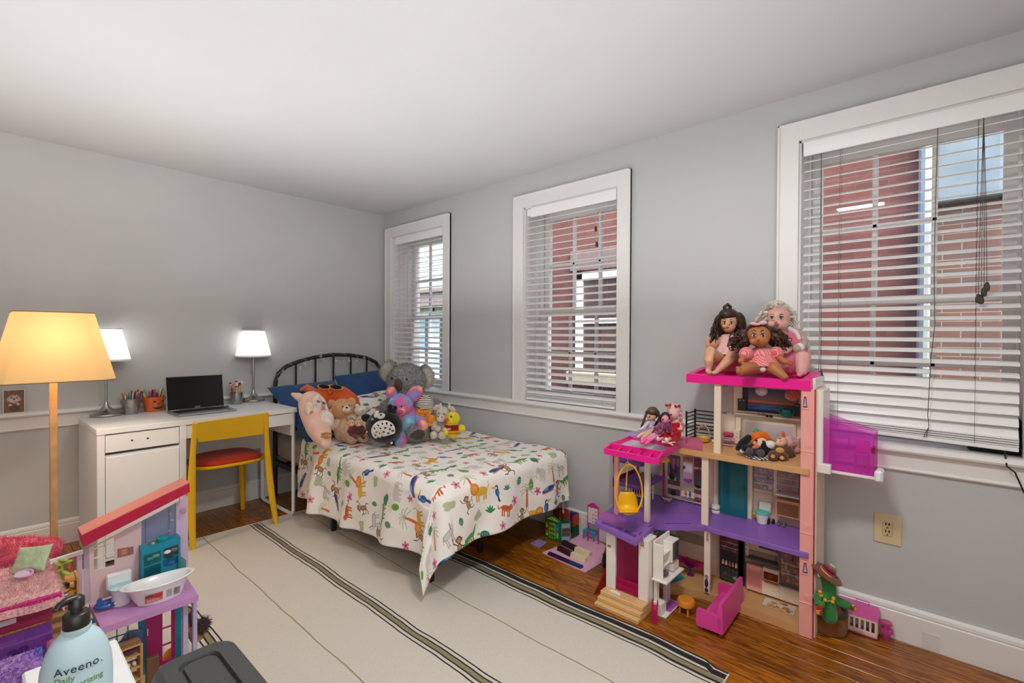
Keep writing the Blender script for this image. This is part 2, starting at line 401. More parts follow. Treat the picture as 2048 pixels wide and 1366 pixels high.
b = B(); b.box((X0 - .1, Y0 - .12, -.05), (XW + .3, Y0, ZC)); struct('wall_back', b, wallm)
b = B()
ys = [Y0] + [q for o in sorted(OPEN) for q in o[:2]] + [YW]
for i in range(0, len(ys), 2): b.box((XW, ys[i], -.05), (XW + .30, ys[i + 1], ZC))
for (a, c, z0, z1) in OPEN: b.box((XW, a, -.05), (XW + .30, c, z0)); b.box((XW, a, z1), (XW + .30, c, ZC))
struct('wall_right', b, wallm)
# baseboards and chair rails, one moulded profile run along each wall (distance from the wall, height)
BASE = [(0, 0), (.018, 0), (.018, .118), (.014, .123), (.017, .128), (.015, .142), (.006, .150), (0, .151)]
RAIL = [(0, .730), (.012, .730), (.016, .736), (.014, .742), (.010, .745), (.010, .806), (.026, .809), (.034, .814), (.037, .822), (.034, .832), (.024, .838), (0, .839)]
def run(name, prof, side, a, c):
    b = B()
    if side == 'R': b.prism([(XW - d, z) for d, z in prof], a, c, 'y')
    else: b.prism([(YW - d, z) for d, z in prof], a, c, 'x')
    return struct(name, b, trimm, 25)
run('baseboard_right', BASE, 'R', Y0, YW); run('baseboard_left', BASE, 'L', X0, XW)
run('trim_1', RAIL, 'R', Y0, YW); run('trim_2', RAIL, 'L', X0, XW - .03)
b = B(); p = at(1844, 1266, x=XW - .018); q = at(1880, 1304, x=XW - .018); b.box((XW - .0195, q.y, .003), (XW - .017, p.y, .072), .0005); struct('trim_3', b, mat('trim_patch', 'dcdbd8', .5, var=.02))

# ------------------------------------------------------------------ windows
def window(n, o, left=True):
    ya, yb, z0, z1 = o; cw = .092
    # casing: flat boards with a raised outer band
    b = B(); yl = min(yb + cw, YW - .004)
    for (p, q, r, s) in ((ya - cw, ya, z0, z1 + cw), (yb, yl, z0, z1 + cw), (ya, yb, z1, z1 + cw)): b.box((XW - .019, p, r), (XW, q, s), .0015)
    if yl - yb > .09: b.box((XW - .026, yl - .012, z0), (XW, yl, z1 + cw), .003)
    b.box((XW - .026, ya - cw, z0), (XW, ya - cw + .012, z1 + cw), .003); b.box((XW - .026, ya - cw, z1 + cw - .012), (XW, yl, z1 + cw), .003)
    w = struct('window_%d' % n, b, trimm, 25)
    # jambs, head and stool lining the deep opening
    b = B(); t = .008
    b.box((XW, ya, z0), (XW + .32, ya + t, z1)); b.box((XW, yb - t, z0), (XW + .32, yb, z1)); b.box((XW, ya, z1 - t), (XW + .32, yb, z1)); b.box((XW - .012, ya, z0 - .012), (XW + .32, yb, z0 + .002), .002)
    for q in (ya + t, yb - t - .012): b.box((XW + .165, q, z0), (XW + .18, q + .012, z1 - t), .002)
    part('jamb', b, trimm, w, sm=25)
    def sash(nm, x, za, zb, st, bot, top):
        b = B(); y0, y1 = ya + .012, yb - .012
        b.box((x - .018, y0, za), (x + .018, y0 + st, zb), .002); b.box((x - .018, y1 - st, za), (x + .018, y1, zb), .002)
        b.box((x - .018, y0 + st, za), (x + .018, y1 - st, za + bot), .002); b.box((x - .018, y0 + st, zb - top), (x + .018, y1 - st, zb), .002)
        f = part(nm, b, trimm, w, sm=25)
        gy0, gy1, gz0, gz1 = y0 + st, y1 - st, za + bot, zb - top; mw = .011
        for k in (1, 2):
            y = gy0 + (gy1 - gy0) * k / 3; b = B(); b.box((x - .014, y - mw, gz0), (x + .012, y + mw, gz1), .004); part('muntin', b, trimm, f, sm=25)
        z = (gz0 + gz1) / 2; b = B(); b.box((x - .014, gy0, z - mw), (x + .012, gy1, z + mw), .004); part('muntin', b, trimm, f, sm=25)
        for k in range(3):
            for h in range(2):
                p = gy0 + (gy1 - gy0) * k / 3; q = gy0 + (gy1 - gy0) * (k + 1) / 3; r = gz0 if h == 0 else z; s = z if h == 0 else gz1
                b = B(); b.box((x - .001, p + mw, r + mw * h), (x + .001, q - (mw if k < 2 else 0), s)); part('pane', b, glassy(), f, sm=None)
    sash('upper_sash', 2.905, 1.462, z1 - .008, .046, .036, .056); sash('lower_sash', 2.858, z0 + .004, 1.498, .046, .062, .036)
    return w
for i, o in enumerate(OPEN): window(i + 1, o)

# ------------------------------------------------------------------ venetian blinds hanging in the openings
slatm = mat('white_faux_wood_slat', 'f0f0ee', .35, var=.01); cordm = mat('pale_blind_cord', 'b9b4aa', .8, var=.05); cordd = mat('dark_blind_cord', '4a4540', .8, var=.05); tasm = mat('dark_wood_tassel', '3d342b', .5)
def blind(o, label, bottom, tilt, droop=0, stack=3, cords=(), valance=True, dark=False):
    ya, yb, z0, z1 = o; x = XW + .030; y0, y1 = ya + .020, yb - .018; yc = (y0 + y1) / 2; hw = (y1 - y0) / 2; top = z1 - .012
    t = thing('venetian_blind', label, 'blind', (x, yc, bottom))
    b = B(); b.box((x - .024, y0, top - .048), (x + .026, y1, top), .002); part('headrail', b, slatm, t, w=1)
    if valance:
        b = B(); b.prism([(x - .038, top - .066), (x - .031, top - .066), (x - .030, top), (x - .040, top), (x - .042, top - .052)], y0 - .01, y1 - (.05 if not dark else 0), 'y'); part('valance', b, slatm, t, w=1)
    sb = B(); prof = [(-.0245, -.0012), (-.012, .0015), (0, .0024), (.012, .0015), (.0245, -.0012), (.0245, .0012), (.012, .0039), (0, .0048), (-.012, .0039), (-.0245, .0012)]
    sb.prism(prof, -hw, hw, 'y'); sm_ = mesh('slat', sb, slatm, 40)
    zt = top - .085; zb = bottom + .028 + stack * .009; n = int(round((zt - zb) / .0455)); k = 0; T = TMX(t).inverted()
    zs = [(zt - (zt - zb) * i / n, 1) for i in range(n + 1)] + [(bottom + .022 + .009 * (stack - 1 - i), 0) for i in range(stack)]
    for z, op in zs:
        s = bpy.data.objects.new('slat', sm_); COL.objects.link(s); s.parent = t; fr = (top - z) / (top - bottom)
        s.location = T @ V((x + R.uniform(-.001, .001), yc, z)); a = (tilt + (34 if dark and z < 1.13 else 0)) if op else tilt * .25
        s.rotation_euler = (math.radians(droop * fr ** 3 + R.uniform(-.12, .12)), -math.radians(a + R.uniform(-1.5, 1.5)), 0)
    b = B(); b.box((x - .026, y0, bottom), (x + .026, y1, bottom + .016), .003, rotm(droop, 0, 0)); part('bottom_rail', b, slatm, t, w=1)
    cm = cordd if dark else cordm
    for f in (.12, .88) if not dark else (.17, .80):
        y = y0 + (y1 - y0) * f
        for dx in (-.026, .026):
            b = B(); b.tube([(x + dx, y, top - .05), (x + dx * 1.02, y + .001, (top + bottom) / 2), (x + dx, y, bottom + .01)], .0007, 5); part('ladder_cord', b, cm, t, w=1)
    for (y, zlist, tz) in cords:
        for i, z in enumerate(zlist):
            b = B(); yy = y + (i - len(zlist) / 2) * .008
            b.tube([(x - .036, y, top - .05), (x - .037, y + (yy - y) * .6, (top + z) / 2), (x - .037, yy, z + .03)], .0011, 5); c = part('lift_cord', b, cm, t, w=1)
            b = B(); b.lathe([(.002, .034), (.006, .03), (.0095, .012), (.008, 0), (.003, -.003)], (x - .037, yy, z), 10); part('tassel', b, tasm, c, w=1)
    return t
blind(OPEN[0], 'white slatted blind in the narrow corner window behind the koala', .872, 16, 0, 3, [(3.30, [1.52], 0)])
blind(OPEN[1], 'white slatted blind in the middle window, fully lowered to the sill', .846, 19, 0, 3, [(1.66, [1.88, 1.98], 0)])
bl3 = blind(OPEN[2], 'white slatted blind in the wide window behind the seated dolls, raised off a black box', .872, 20, 1.2, 4, [(-.115, [1.49, 1.47, 1.44, 1.445], 0), (.43, [1.115, 1.105], 0)], dark=True)
b = B(); y = .02; x = XW - .004; b.tube([(x, y, 2.18), (x, y + .004, 1.9), (x, y + .006, 1.6), (x, y + .002, 1.35), (x, y + .012, 1.22), (x, y + .02, .98), (x, y + .016, .93), (x, y + .028, .90), (x, y + .032, .885), (x, y + .024, .89), (x, y + .016, .93)], .0014, 5); part('tilt_cord', b, cordd, bl3, w=1)

# ------------------------------------------------------------------ outside: the brick neighbour across a narrow gap and a pale house beyond it
def brick_mat(name, c1, c2, mortar, sz=.065):
    m = mat(name, c1, .9, var=0); N, L = m.node_tree.nodes, m.node_tree.links; P = N['Principled BSDF']
    g = N.new('ShaderNodeNewGeometry'); sx = N.new('ShaderNodeSeparateXYZ'); cb = N.new('ShaderNodeCombineXYZ'); L.new(g.outputs['Position'], sx.inputs[0]); L.new(sx.outputs[1], cb.inputs[0]); L.new(sx.outputs[2], cb.inputs[1])
    br = N.new('ShaderNodeTexBrick'); br.inputs['Scale'].default_value = 1; br.inputs['Brick Width'].default_value = .21; br.inputs['Row Height'].default_value = sz; br.inputs['Mortar Size'].default_value = .004; br.inputs['Bias'].default_value = -.1
    br.inputs['Color1'].default_value = lin(c1); br.inputs['Color2'].default_value = lin(c2); br.inputs['Mortar'].default_value = lin(mortar); L.new(cb.outputs[0], br.inputs['Vector'])
    no = N.new('ShaderNodeTexNoise'); no.inputs['Scale'].default_value = 2.5; no.inputs['Detail'].default_value = 8; L.new(cb.outputs[0], no.inputs['Vector'])
    hs = N.new('ShaderNodeHueSaturation'); mr = N.new('ShaderNodeMapRange'); mr.inputs[3].default_value = .7; mr.inputs[4].default_value = 1.3; L.new(no.outputs[0], mr.inputs[0]); L.new(mr.outputs[0], hs.inputs['Value']); L.new(br.outputs[0], hs.inputs['Color']); L.new(hs.outputs[0], P.inputs['Base Color'])
    bp = N.new('ShaderNodeBump'); bp.inputs['Strength'].default_value = .5; bp.inputs['Distance'].default_value = .01; L.new(br.outputs['Fac'], bp.inputs['Height']); bp.invert = True; L.new(bp.outputs[0], P.inputs['Normal'])
    return m
BX = 4.7
nb = thing('brick_building', 'red brick building close outside the three windows', 'building', (BX, 2, -3))
b = B(); b.box((BX, .13, -3), (BX + .4, 4.75, 4.6)); part('brick_wall', b, brick_mat('red_painted_brick', '6a3d36', '5c342e', '6e463e'), nb, w=1)
b = B(); b.box((BX + .12, -4, -3), (BX + .4, .13, 4.6)); part('brick_wall', b, brick_mat('weathered_brick', '6b4a40', '5a4a46', '857a70'), nb, label='weathered greyer brickwork', w=1)
b = B(); b.box((BX + .02, -4, 2.30), (BX + .2, .06, 4.6), .01); part('reflection_panel', b, mat('grey_blue_reflection', '6d787f', .6, var=.15, scale=4), nb, w=1)  # grey-blue reflection on glass, put in as a coloured panel
b = B(); b.tube([(BX - .05, .10, -3), (BX - .05, .10, 4.5)], .04, 10); part('downspout', b, mat('grey_downspout', '7d8488', .4), nb, w=1)
for (ya, yb, za, zb) in ((at(1156, 553, x=BX).y, at(1156, 553, x=BX).y - 1.0, at(1170, 740, x=BX).z, at(1170, 545, x=BX).z),):
    b = B(); s = .09
    b.box((BX - .05, yb, za), (BX, yb + s, zb)); b.box((BX - .05, ya - s, za), (BX, ya, zb)); b.box((BX - .05, yb, zb - s), (BX, ya, zb)); b.box((BX - .04, yb, (za + zb) / 2 - .03), (BX, ya, (za + zb) / 2 + .03))
    f = part('window_frame', b, mat('outside_white_paint', 'dde3e2', .5), nb, w=1)
    b = B(); b.box((BX - .02, yb, za), (BX - .01, ya, zb)); part('pane', b, mat('dark_outside_glass', '4a3a36', .15, var=.1), f, w=1)
    b = B(); b.box((BX - .1, yb - .1, za - .14), (BX, ya + .1, za - .02), .01); part('stone_sill', b, mat('outside_sandstone', 'b9ae92', .8), nb, w=1)
    b = B(); b.box((BX - .03, yb - .1, zb + .02), (BX, ya + .1, zb + .26), .01); part('lintel', b, mat('brown_lintel', '77605a', .8), nb, w=1)
fx = 9.0
ph = thing('pale_house', 'pale clapboard house seen through the corner window', 'building', (fx, 11, -3))
b = B()
for k in range(46): b.prism([(fx - .03, -3 + k * .18), (fx + .3, -3 + k * .18), (fx + .3, -2.82 + k * .18), (fx - .005, -2.82 + k * .18)], 7, 18, 'y')
part('clapboard_wall', b, mat('pale_green_clapboard', 'c9cfc4', .7, world=True), ph, w=1)
b = B(); b.box((fx - .7, 7, 2.15), (fx, 18, 2.5)); b.box((fx - .8, 7, 2.5), (fx, 18, 2.6)); part('porch_roof', b, mat('brown_porch_roof', '8d7a72', .8), ph, w=1)
for y in (9.8, 11.2, 12.6, 14.0):
    b = B(); b.box((fx - .06, y, .7), (fx - .01, y + .95, 2.0)); f = part('window_frame', b, mat('outside_white_paint', 'dde3e2', .5), ph, w=1)
    b = B(); b.box((fx - .07, y + .1, .8), (fx - .06, y + .85, 1.35)); b.box((fx - .07, y + .1, 1.4), (fx - .06, y + .85, 1.9)); part('pane', b, mat('blue_outside_glass', '8fa9ad', .1), f, w=1)
b = B(); b.box((fx - 1.6, 7, -.1), (fx - 1.54, 18, -.02)); b.box((fx - 1.6, 7, -.95), (fx - 1.54, 18, -.87))
for k in range(70): b.box((fx - 1.59, 7 + k * .16, -.95), (fx - 1.55, 7.04 + k * .16, -.05))
part('railing', b, mat('outside_white_paint', 'dde3e2', .5), ph, w=1, kind='stuff')
sh = B(); rr = random.Random(3)
for k in range(2600):
    c = V((fx - 2.4 + rr.uniform(-.5, .5), rr.uniform(8, 16), rr.uniform(-3, -.75))); d = rotm(rr.uniform(0, 360), rr.uniform(0, 360), 0)
    sh.add([c + d @ V(q) for q in ((-.09, 0, 0), (0, -.05, .02), (.09, 0, 0), (0, .05, .02))], [(0, 1, 2, 3)])
o = solo('hedge', sh, mat('dark_hedge_leaf', '4a523f', .8, var=.3, scale=3), 'dark hedge growing below the pale house outside', 'hedge', sm=None, kind='stuff')
b = B(); b.box((3.0, -6, -3.1), (16, 22, -3)); struct('ground', b, mat('outside_paving', '8a8780', .9, scale=1))

# ------------------------------------------------------------------ ceiling lamp of the room (just above the picture)
t = thing('ceiling_lamp', 'round white flush ceiling lamp in the middle of the room', 'lamp', (1.0, .5, 2.40))
b = B(); b.lathe([(.21, 2.474), (.21, 2.45), (.19, 2.445)], (1.0, .5, 0), 32); part('base', b, plastic('e8e6e0'), t, w=1)
# ================================================================== desk corner
white = mat('white_laminate', 'e9e9e8', .38, var=.01); dark = mat('dark_hole', '1c1a18', .8)
DZ = .785
dt = thing('desk', 'white desk with a drawer and cupboard under its left end, against the wall', 'desk', (.428, 3.405, 0), 1.6)
b = B(); b.box((0, 0, DZ - .032), (1.10, .56, DZ), .002); part('desk_top', b, white, dt, sm=25)
b = B(); b.box((.002, .004, .002), (.036, .555, DZ - .032), .0015); b.box((.385, .004, .002), (.419, .555, DZ - .032), .0015); b.box((.036, .54, .05), (.385, .552, DZ - .032)); b.box((.036, .012, .05), (.385, .54, .066)); b.box((.036, .02, DZ - .165), (.385, .54, DZ - .15)); part('cabinet_body', b, white, dt, sm=25)
b = B(); b.box((.0385, .006, DZ - .135), (.3825, .026, DZ - .038), .0015); dr = part('drawer', b, white, dt, sm=25)
for hx in (.155, .228):
    b = B(); b.lathe([(0, .0005), (.0045, .0006), (.0055, 0)], (hx, .0055, DZ - .083), 10, rotm(90, 0, 0)); part('screw_hole', b, dark, dr)
b = B(); b.box((.0385, .006, .07), (.3825, .026, DZ - .162), .0015); part('cupboard_door', b, white, dt, sm=25)
b = B(); b.box((.40, .012, DZ - .118), (1.075, .03, DZ - .038), .0015); b.box((.419, .03, DZ - .115), (1.07, .45, DZ - .11)); part('wide_drawer', b, white, dt, sm=25)
b = B(); b.box((.419, .53, .42), (1.07, .542, DZ - .032)); part('back_panel', b, white, dt, sm=25)
b = B(); r_ = .05; pts = [(0.02, DZ - .034), (.02, r_)] + [(.02 + r_ - r_ * math.cos(a), r_ - (r_ - .012) * math.sin(a)) for a in (.4, .8, 1.2)] + [(.02 + r_, .012), (.54 - r_, .012)] + [(.54 - r_ + r_ * math.sin(a), .012 + (r_ - .012) * (1 - math.cos(a))) for a in (.4, .8, 1.2)] + [(.54, r_), (.54, DZ - .034)]
b.tube([(1.082, y, z) for y, z in pts], .016, 4, flat=.75, ref=(1, 1, 0)); part('leg_frame', b, mat('white_metal_leg', 'e2e3e4', .35), dt, sm=30)
b = B(); b.box((1.066, .03, DZ - .20), (1.08, .53, DZ - .032)); part('side_apron', b, white, dt, sm=25)
DT = TMX(dt)
cb = B(); cb.tube([DT @ V(p) for p in ((.43, .50, .60), (.55, .44, .585), (.70, .40, .59), (.84, .42, .60), (.95, .46, .66), (1.03, .50, .72))], .003, 6); solo('power_cord', cb, plastic('24211f'), 'thin black cord sagging under the desk behind the yellow chair', 'cord')

silver = mat('brushed_silver', 'b9b7b2', .28, 1, var=.04)
pleat = None
def shade_mat(name, hx, tr, mixf, bands=False):
    m = bpy.data.materials.new(name); m.use_nodes = True; N, L = m.node_tree.nodes, m.node_tree.links; P = N['Principled BSDF']
    no = N.new('ShaderNodeTexNoise'); no.inputs['Scale'].default_value = 200; tc = N.new('ShaderNodeTexCoord'); L.new(tc.outputs['Object'], no.inputs['Vector'])
    mr = N.new('ShaderNodeMapRange'); mr.inputs[3].default_value = mixf - .03; mr.inputs[4].default_value = mixf + .03; L.new(no.outputs[0], mr.inputs[0])
    P.inputs['Base Color'].default_value = lin(hx); P.inputs['Roughness'].default_value = .9; P.inputs['Specular IOR Level'].default_value = .1
    t = N.new('ShaderNodeBsdfTranslucent'); t.inputs[0].default_value = lin(tr); mx = N.new('ShaderNodeMixShader'); L.new(mr.outputs[0], mx.inputs[0]); L.new(P.outputs[0], mx.inputs[1]); L.new(t.outputs[0], mx.inputs[2]); L.new(mx.outputs[0], N['Material Output'].inputs[0])
    return m
white_shade = shade_mat('white_pleated_shade', 'f4f3f0', 'ffffff', .20)
bulbm = mat('lit_bulb', 'fff6e8', .4, var=.01, emit=('fff3e0', 9))
def table_lamp(loc, label, chain):
    t = thing('table_lamp', label, 'lamp', loc, group=None)
    b = B(); b.lathe([(0, 0), (.078, 0), (.082, .006), (.079, .013), (.066, .021), (.048, .027), (.034, .038), (.024, .052), (.014, .064), (.010, .078), (.0095, .085), (.006, .09)], n=40); part('base', b, silver, t)
    b = B(); b.lathe([(.0062, .085), (.0062, .335), (.009, .337), (.022, .348), (.024, .356), (.014, .36), (.014, .395)], n=16); part('pole', b, silver, t)
    b = B(); b.shell([(.126, .352), (.0765, .555)], n=144, pleat=.012, npl=36); s = part('lamp_shade', b, white_shade, t, sm=180)
    b = B(); b.lathe([(.1265, .348), (.129, .348), (.128, .360), (.1245, .360), (.1265, .348)], n=48); b.lathe([(.0765, .549), (.079, .549), (.0775, .559), (.0745, .559), (.0765, .549)], n=48); part('shade_trim', b, mat('white_ribbon', 'f0efec', .8), s)
    b = B(); b.ell((0, 0, .43), (.026, .026, .034)); part('bulb', b, bulbm, t)
    b = B(); b.tube([(chain, -.012, .352), (chain, -.012, .235)], .001, 5); b.ell((chain, -.012, .228), (.0055, .0055, .008)); part('pull_chain', b, silver, t)
    l = light('lamp_bulb_light', 'POINT', V(loc) + V((0, 0, .49)), 4.5, (1, .97, .92), .03); return t
table_lamp(at(209, 829, z=DZ + .001) + V((0, -.06, 0)), 'silver table lamp with pleated white shade half hidden behind the yellow lampshade', .03)
table_lamp(at(504, 801, z=DZ + .001) + V((0, -.03, 0)), 'silver table lamp with pleated white shade beside the bed headboard', -.022)

# floor lamp
FL = V((.235, 3.09, 0))
t = thing('floor_lamp', 'wooden floor lamp with a large tapered golden fabric shade', 'lamp', FL)
wl = mat('pale_lamp_wood', 'c9a06a', .45, var=.12, scale=20)
b = B(); b.box((-.0135, -.0135, .02), (.0135, .0135, 1.13), .003); part('pole', b, wl, t, sm=25)
b = B(); b.box((-.14, -.02, 0), (.14, .02, .022), .004); b.box((-.02, -.14, 0), (.02, .14, .022), .004); part('base', b, wl, t, sm=25)
def octo(h, c, z): return [(h - c, -h, z), (h, -h + c, z), (h, h - c, z), (h - c, h, z), (-h + c, h, z), (-h, h - c, z), (-h, -h + c, z), (-h + c, -h, z)]
gold = shade_mat('golden_linen_shade', 'e9c98f', 'f2c684', .10)
b = B()
def ring(z):
    f = (z - 1.09) / .313; return octo(.205 - .07 * f, .04 - .008 * f, z)
zs = [1.09 + .313 * i / 6 for i in range(7)]
b.add([p for z in zs for p in ring(z)], [[i * 8 + j, i * 8 + (j + 1) % 8, i * 8 + 8 + (j + 1) % 8, i * 8 + 8 + j] for i in range(6) for j in range(8)]); part('lamp_shade', b, gold, t, sm=20)
b = B()
for z in (1.091, 1.402): b.tube(ring(z), .0022, 5, closed=True)
part('shade_wire', b, mat('brown_shade_edge', '9a7448', .6), t)
b = B(); b.ell((0, 0, 1.215), (.03, .03, .045)); b.lathe([(.015, 1.13), (.015, 1.18)], n=12); part('bulb', b, mat('warm_bulb', 'ffe2b0', .4, var=.01, emit=('ffcf8a', 6)), t)
light('floor_lamp_light', 'POINT', FL + V((0, 0, 1.25)), 13, (1, .91, .79), .05)

# photograph of a dog on the rail
pp = Paint(160, 230, '7a4d3c')
for i in range(90): pp.ell(R.uniform(0, 160), R.uniform(0, 230), R.uniform(6, 22), R.uniform(6, 22), R.choice(['7d5040', '744836', '80554a', '6d4434']))
for i in range(130):
    a = R.uniform(0, 2 * pi); r = R.uniform(0, 1); pp.ell(78 + 56 * r * math.cos(a), 92 + 46 * r * math.sin(a), R.uniform(5, 12), R.uniform(4, 10), R.choice(['b8aaa8', 'a8999a', 'c8bcb8', '9a8a8a']), R.uniform(0, 3))
for q in ((58, 78), (104, 80)): pp.ell(*q, 7, 5, '4a3432')
pp.ell(80, 92, 13, 8, '4c3838'); pp.ell(78, 106, 34, 16, 'c9bdbb'); pp.ell(80, 94, 11, 7, '503c3b'); pp.line([(62, 116), (80, 110), (98, 118)], 3, '6a5555')
pp.ell(50, 150, 16, 8, 'd2c5c2'); pp.ell(112, 146, 14, 8, 'd2c5c2'); pp.ell(84, 190, 40, 32, '50352c')
pm = print_mat('dog_photo_print', pp, .3)
t = thing('photo_print', 'small photo of a fluffy white dog leaning on the wall rail', 'photo', (.141, 4.044, .8395))
b = B(); b.box((-.046, -.001, 0), (.046, .0005, .138), 0, ); part('card', b, mat('photo_paper', 'dcd9d4', .5), t)
b = B(); b.plate((-.0415, -.0012, .004), (.083, 0, 0), (0, 0, .130), .0004); part('picture', b, pm, t, sm=None)

# pails of pencils
def pail(loc, name, label, m, ht, rb, rt, handle_up=False):
    t = thing(name, label, 'pail', loc)
    b = B(); b.lathe([(0, 0), (rb, 0), (rb + .001, .004), (rt, ht - .004), (rt + .003, ht - .002), (rt + .003, ht), (rt - .001, ht), (rt - .002, ht - .006), (rb - .002, .006), (0, .006)], n=32); part('bucket', b, m, t)
    b = B()
    for s in (-1, 1): b.ell((s * (rt + .001), 0, ht - .016), (.004, .006, .006), n=8, m=6)
    part('handle_lug', b, m, t)
    b = B(); b.tube([((rt + .004) * math.cos(a), -(rt + .006) * math.sin(a) * .98, ht - .016 - .05 * math.sin(a)) for a in [pi * i / 12 for i in range(13)]], .0014, 6); part('handle', b, mat('wire', '8a8781', .3, 1), t)
    return t
galv = mat('galvanised_tin', 'a9a9a7', .32, .9, var=.08, scale=30)
PX = [at(258, 825, z=DZ + .001) + V((0, -.06, 0)), at(303, 820, z=DZ + .001) + V((0, -.06, 0)), at(468, 806, z=DZ + .001) + V((0, -.05, 0))]
pail(PX[0], 'tin_pail', 'small tin pail crammed with coloured pencils next to the orange pail', galv, .098, .039, .049)
ot = pail(PX[1], 'pumpkin_pail', 'orange tin pail with a painted jack-o-lantern face holding markers', mat('orange_tin', 'd9682c', .4, var=.05), .098, .047, .065)
pail(PX[2], 'tin_pail', 'small tin pail of pencils with figure toppers beside the laptop screen', galv, .084, .036, .042)
b = B(); blk = mat('black_face_paint', '1d1713', .6)
def on_cone(a, z, r0=.047, r1=.065, h=.098):
    r = r0 + (r1 - r0) * z / h + .0012; return V((r * math.sin(a), -r * math.cos(a), z))
def patch(pts, n=6):
    c = (sum(p[0] for p in pts) / len(pts), sum(p[1] for p in pts) / len(pts)); q = [on_cone(*c)] + [on_cone(*p) for p in pts]
    b.add(q, [(0, 1 + i, 1 + (i + 1) % len(pts)) for i in range(len(pts))])
f0 = .32
patch([(f0 - .62, .062), (f0 - .22, .062), (f0 - .46, .078)]); patch([(f0 + .22, .062), (f0 + .62, .062), (f0 + .46, .078)]); patch([(f0 - .1, .047), (f0 + .1, .047), (f0, .058)])
top = [(f0 + a, .036 - .006 * math.cos(a * 2.2)) for a in np.linspace(-.7, .7, 11)]; bot = [(f0 + a, .032 - .017 * math.cos(a * 2.2)) for a in np.linspace(-.7, .7, 11)]
for i in range(10): patch([top[i], top[i + 1], bot[i + 1], bot[i]])
part('painted_face', b, blk, ot, sm=None)
PCOL = ['c23a2c', '2f6db5', '2f8f56', 'e2a62a', '7a4a2a', '1f1f22', 'd98fa0', '8fbf45', 'e07b2c', '5a3c86', '3fa7c4', 'e8d9c0', 'b83b6a', '3c4a9a', 'a85a32']
def pencil(base, tip, r, hx, label, group, cap=None, name='pencil'):
    base, tip = V(base), V(tip); d = tip - base; L = d.length; t = thing(name, label, 'pencil' if name == 'pencil' else 'pen', base, group=group)
    q = V((0, 0, 1)).rotation_difference(d); t.rotation_euler = q.to_euler(); TM[t.name] = Matrix.Translation(base) @ q.to_matrix().to_4x4()
    if name == 'pencil':
        b = B(); b.lathe([(r, 0), (r, L - .016)], n=6); part('shaft', b, plastic(hx, .4), t, sm=None)
        b = B(); b.lathe([(r, L - .016), (.0008, L)], n=6); part('point', b, mat('pencil_wood', 'd9b585', .7), t, sm=None)
    else:
        b = B(); b.lathe([(r, 0), (r, L * .62)], n=8); part('barrel', b, plastic('e6e3dc', .4), t)
        b = B(); b.lathe([(r * 1.15, L * .6), (r * 1.15, L - .004), (r * .6, L)], n=8); part('cap', b, plastic(hx, .35), t)
    return t
rp = random.Random(11)
CN = {'c23a2c': 'red', '2f6db5': 'blue', '2f8f56': 'green', 'e2a62a': 'yellow', '7a4a2a': 'brown', '1f1f22': 'black', 'd98fa0': 'pink', '8fbf45': 'lime', 'e07b2c': 'orange', '5a3c86': 'purple', '3fa7c4': 'light blue', 'e8d9c0': 'cream', 'b83b6a': 'magenta', '3c4a9a': 'dark blue', 'a85a32': 'rust'}
def fill(c, r, n, ht, name, where, group, rr=.0038, tops=False):
    made = []
    for i in range(n):
        a = rp.uniform(0, 2 * pi); q = r * math.sqrt(rp.uniform(.02, 1)); lean = rp.uniform(.9, 1.65)
        bs = V(c) + V((q * .55 * math.cos(a), q * .55 * math.sin(a), .008)); tp = V(c) + V((q * lean * math.cos(a), q * lean * math.sin(a) , rp.uniform(ht * .86, ht * 1.12)))
        h = PCOL[i % len(PCOL)]; t = pencil(bs, tp, rr, h, '', group, name=name); made.append((h, (tp.x * C_R.x + tp.y * C_R.y) / (tp.x * C_F.x + tp.y * C_F.y), t))
    for h in {m[0] for m in made}:
        q = sorted([m for m in made if m[0] == h], key=lambda m: m[1])
        for k, m in enumerate(q): m[2]['label'] = '%s%s %s sticking out of the %s' % (['left-hand ', 'right-hand '][k] if len(q) == 2 else '', CN[h], 'pencil' if name == 'pencil' else 'marker pen', where)
fill(PX[0], .040, 30, .155, 'pencil', 'tin pail next to the orange pail', 'pencils in the first tin pail')
fill(PX[1], .050, 22, .135, 'marker_pen', 'orange pumpkin pail', 'markers in the pumpkin pail', .0052)
TP = []
for i in range(13):
    a = rp.uniform(0, 2 * pi); q = .038 * math.sqrt(rp.uniform(.05, 1)); c = PX[2]
    bs = c + V((q * .5 * math.cos(a), q * .5 * math.sin(a), .008)); tp = c + V((q * 1.3 * math.cos(a), q * 1.3 * math.sin(a), rp.uniform(.125, .158)))
    h = rp.choice(['c23a2c', 'e2a62a', 'e8d9c0', 'b8322c']); t = pencil(bs, tp, .0035, h, 'pencil with a little red and cream topper in the tin pail by the laptop', 'topped pencils in the second tin pail')
    TP.append(((tp.x * C_R.x + tp.y * C_R.y) / (tp.x * C_F.x + tp.y * C_F.y), t)); L = (tp - bs).length; b = B(); b.ell((0, 0, L + .002), (.0095, .0095, .011), n=10, m=7); part('topper_head', b, plastic(rp.choice(['e9d3b6', 'f0e8dc', 'c8352c']), .5), t); b = B(); b.lathe([(.010, L + .004), (.009, L + .011), (.003, L + .016), (.001, L + .017)], n=10); part('topper_cap', b, plastic(rp.choice(['b3262a', '8a1f1f', 'e6e0d2']), .5), t)

for k, (_, t) in enumerate(sorted(TP, key=lambda q: q[0])): t['label'] = 'pencil with red and cream topper by the laptop, %s from the left of its pail' % ['first', 'second', 'third', 'fourth', 'fifth', 'sixth', 'seventh', 'eighth', 'ninth', 'tenth', 'eleventh', 'twelfth', 'thirteenth'][k]
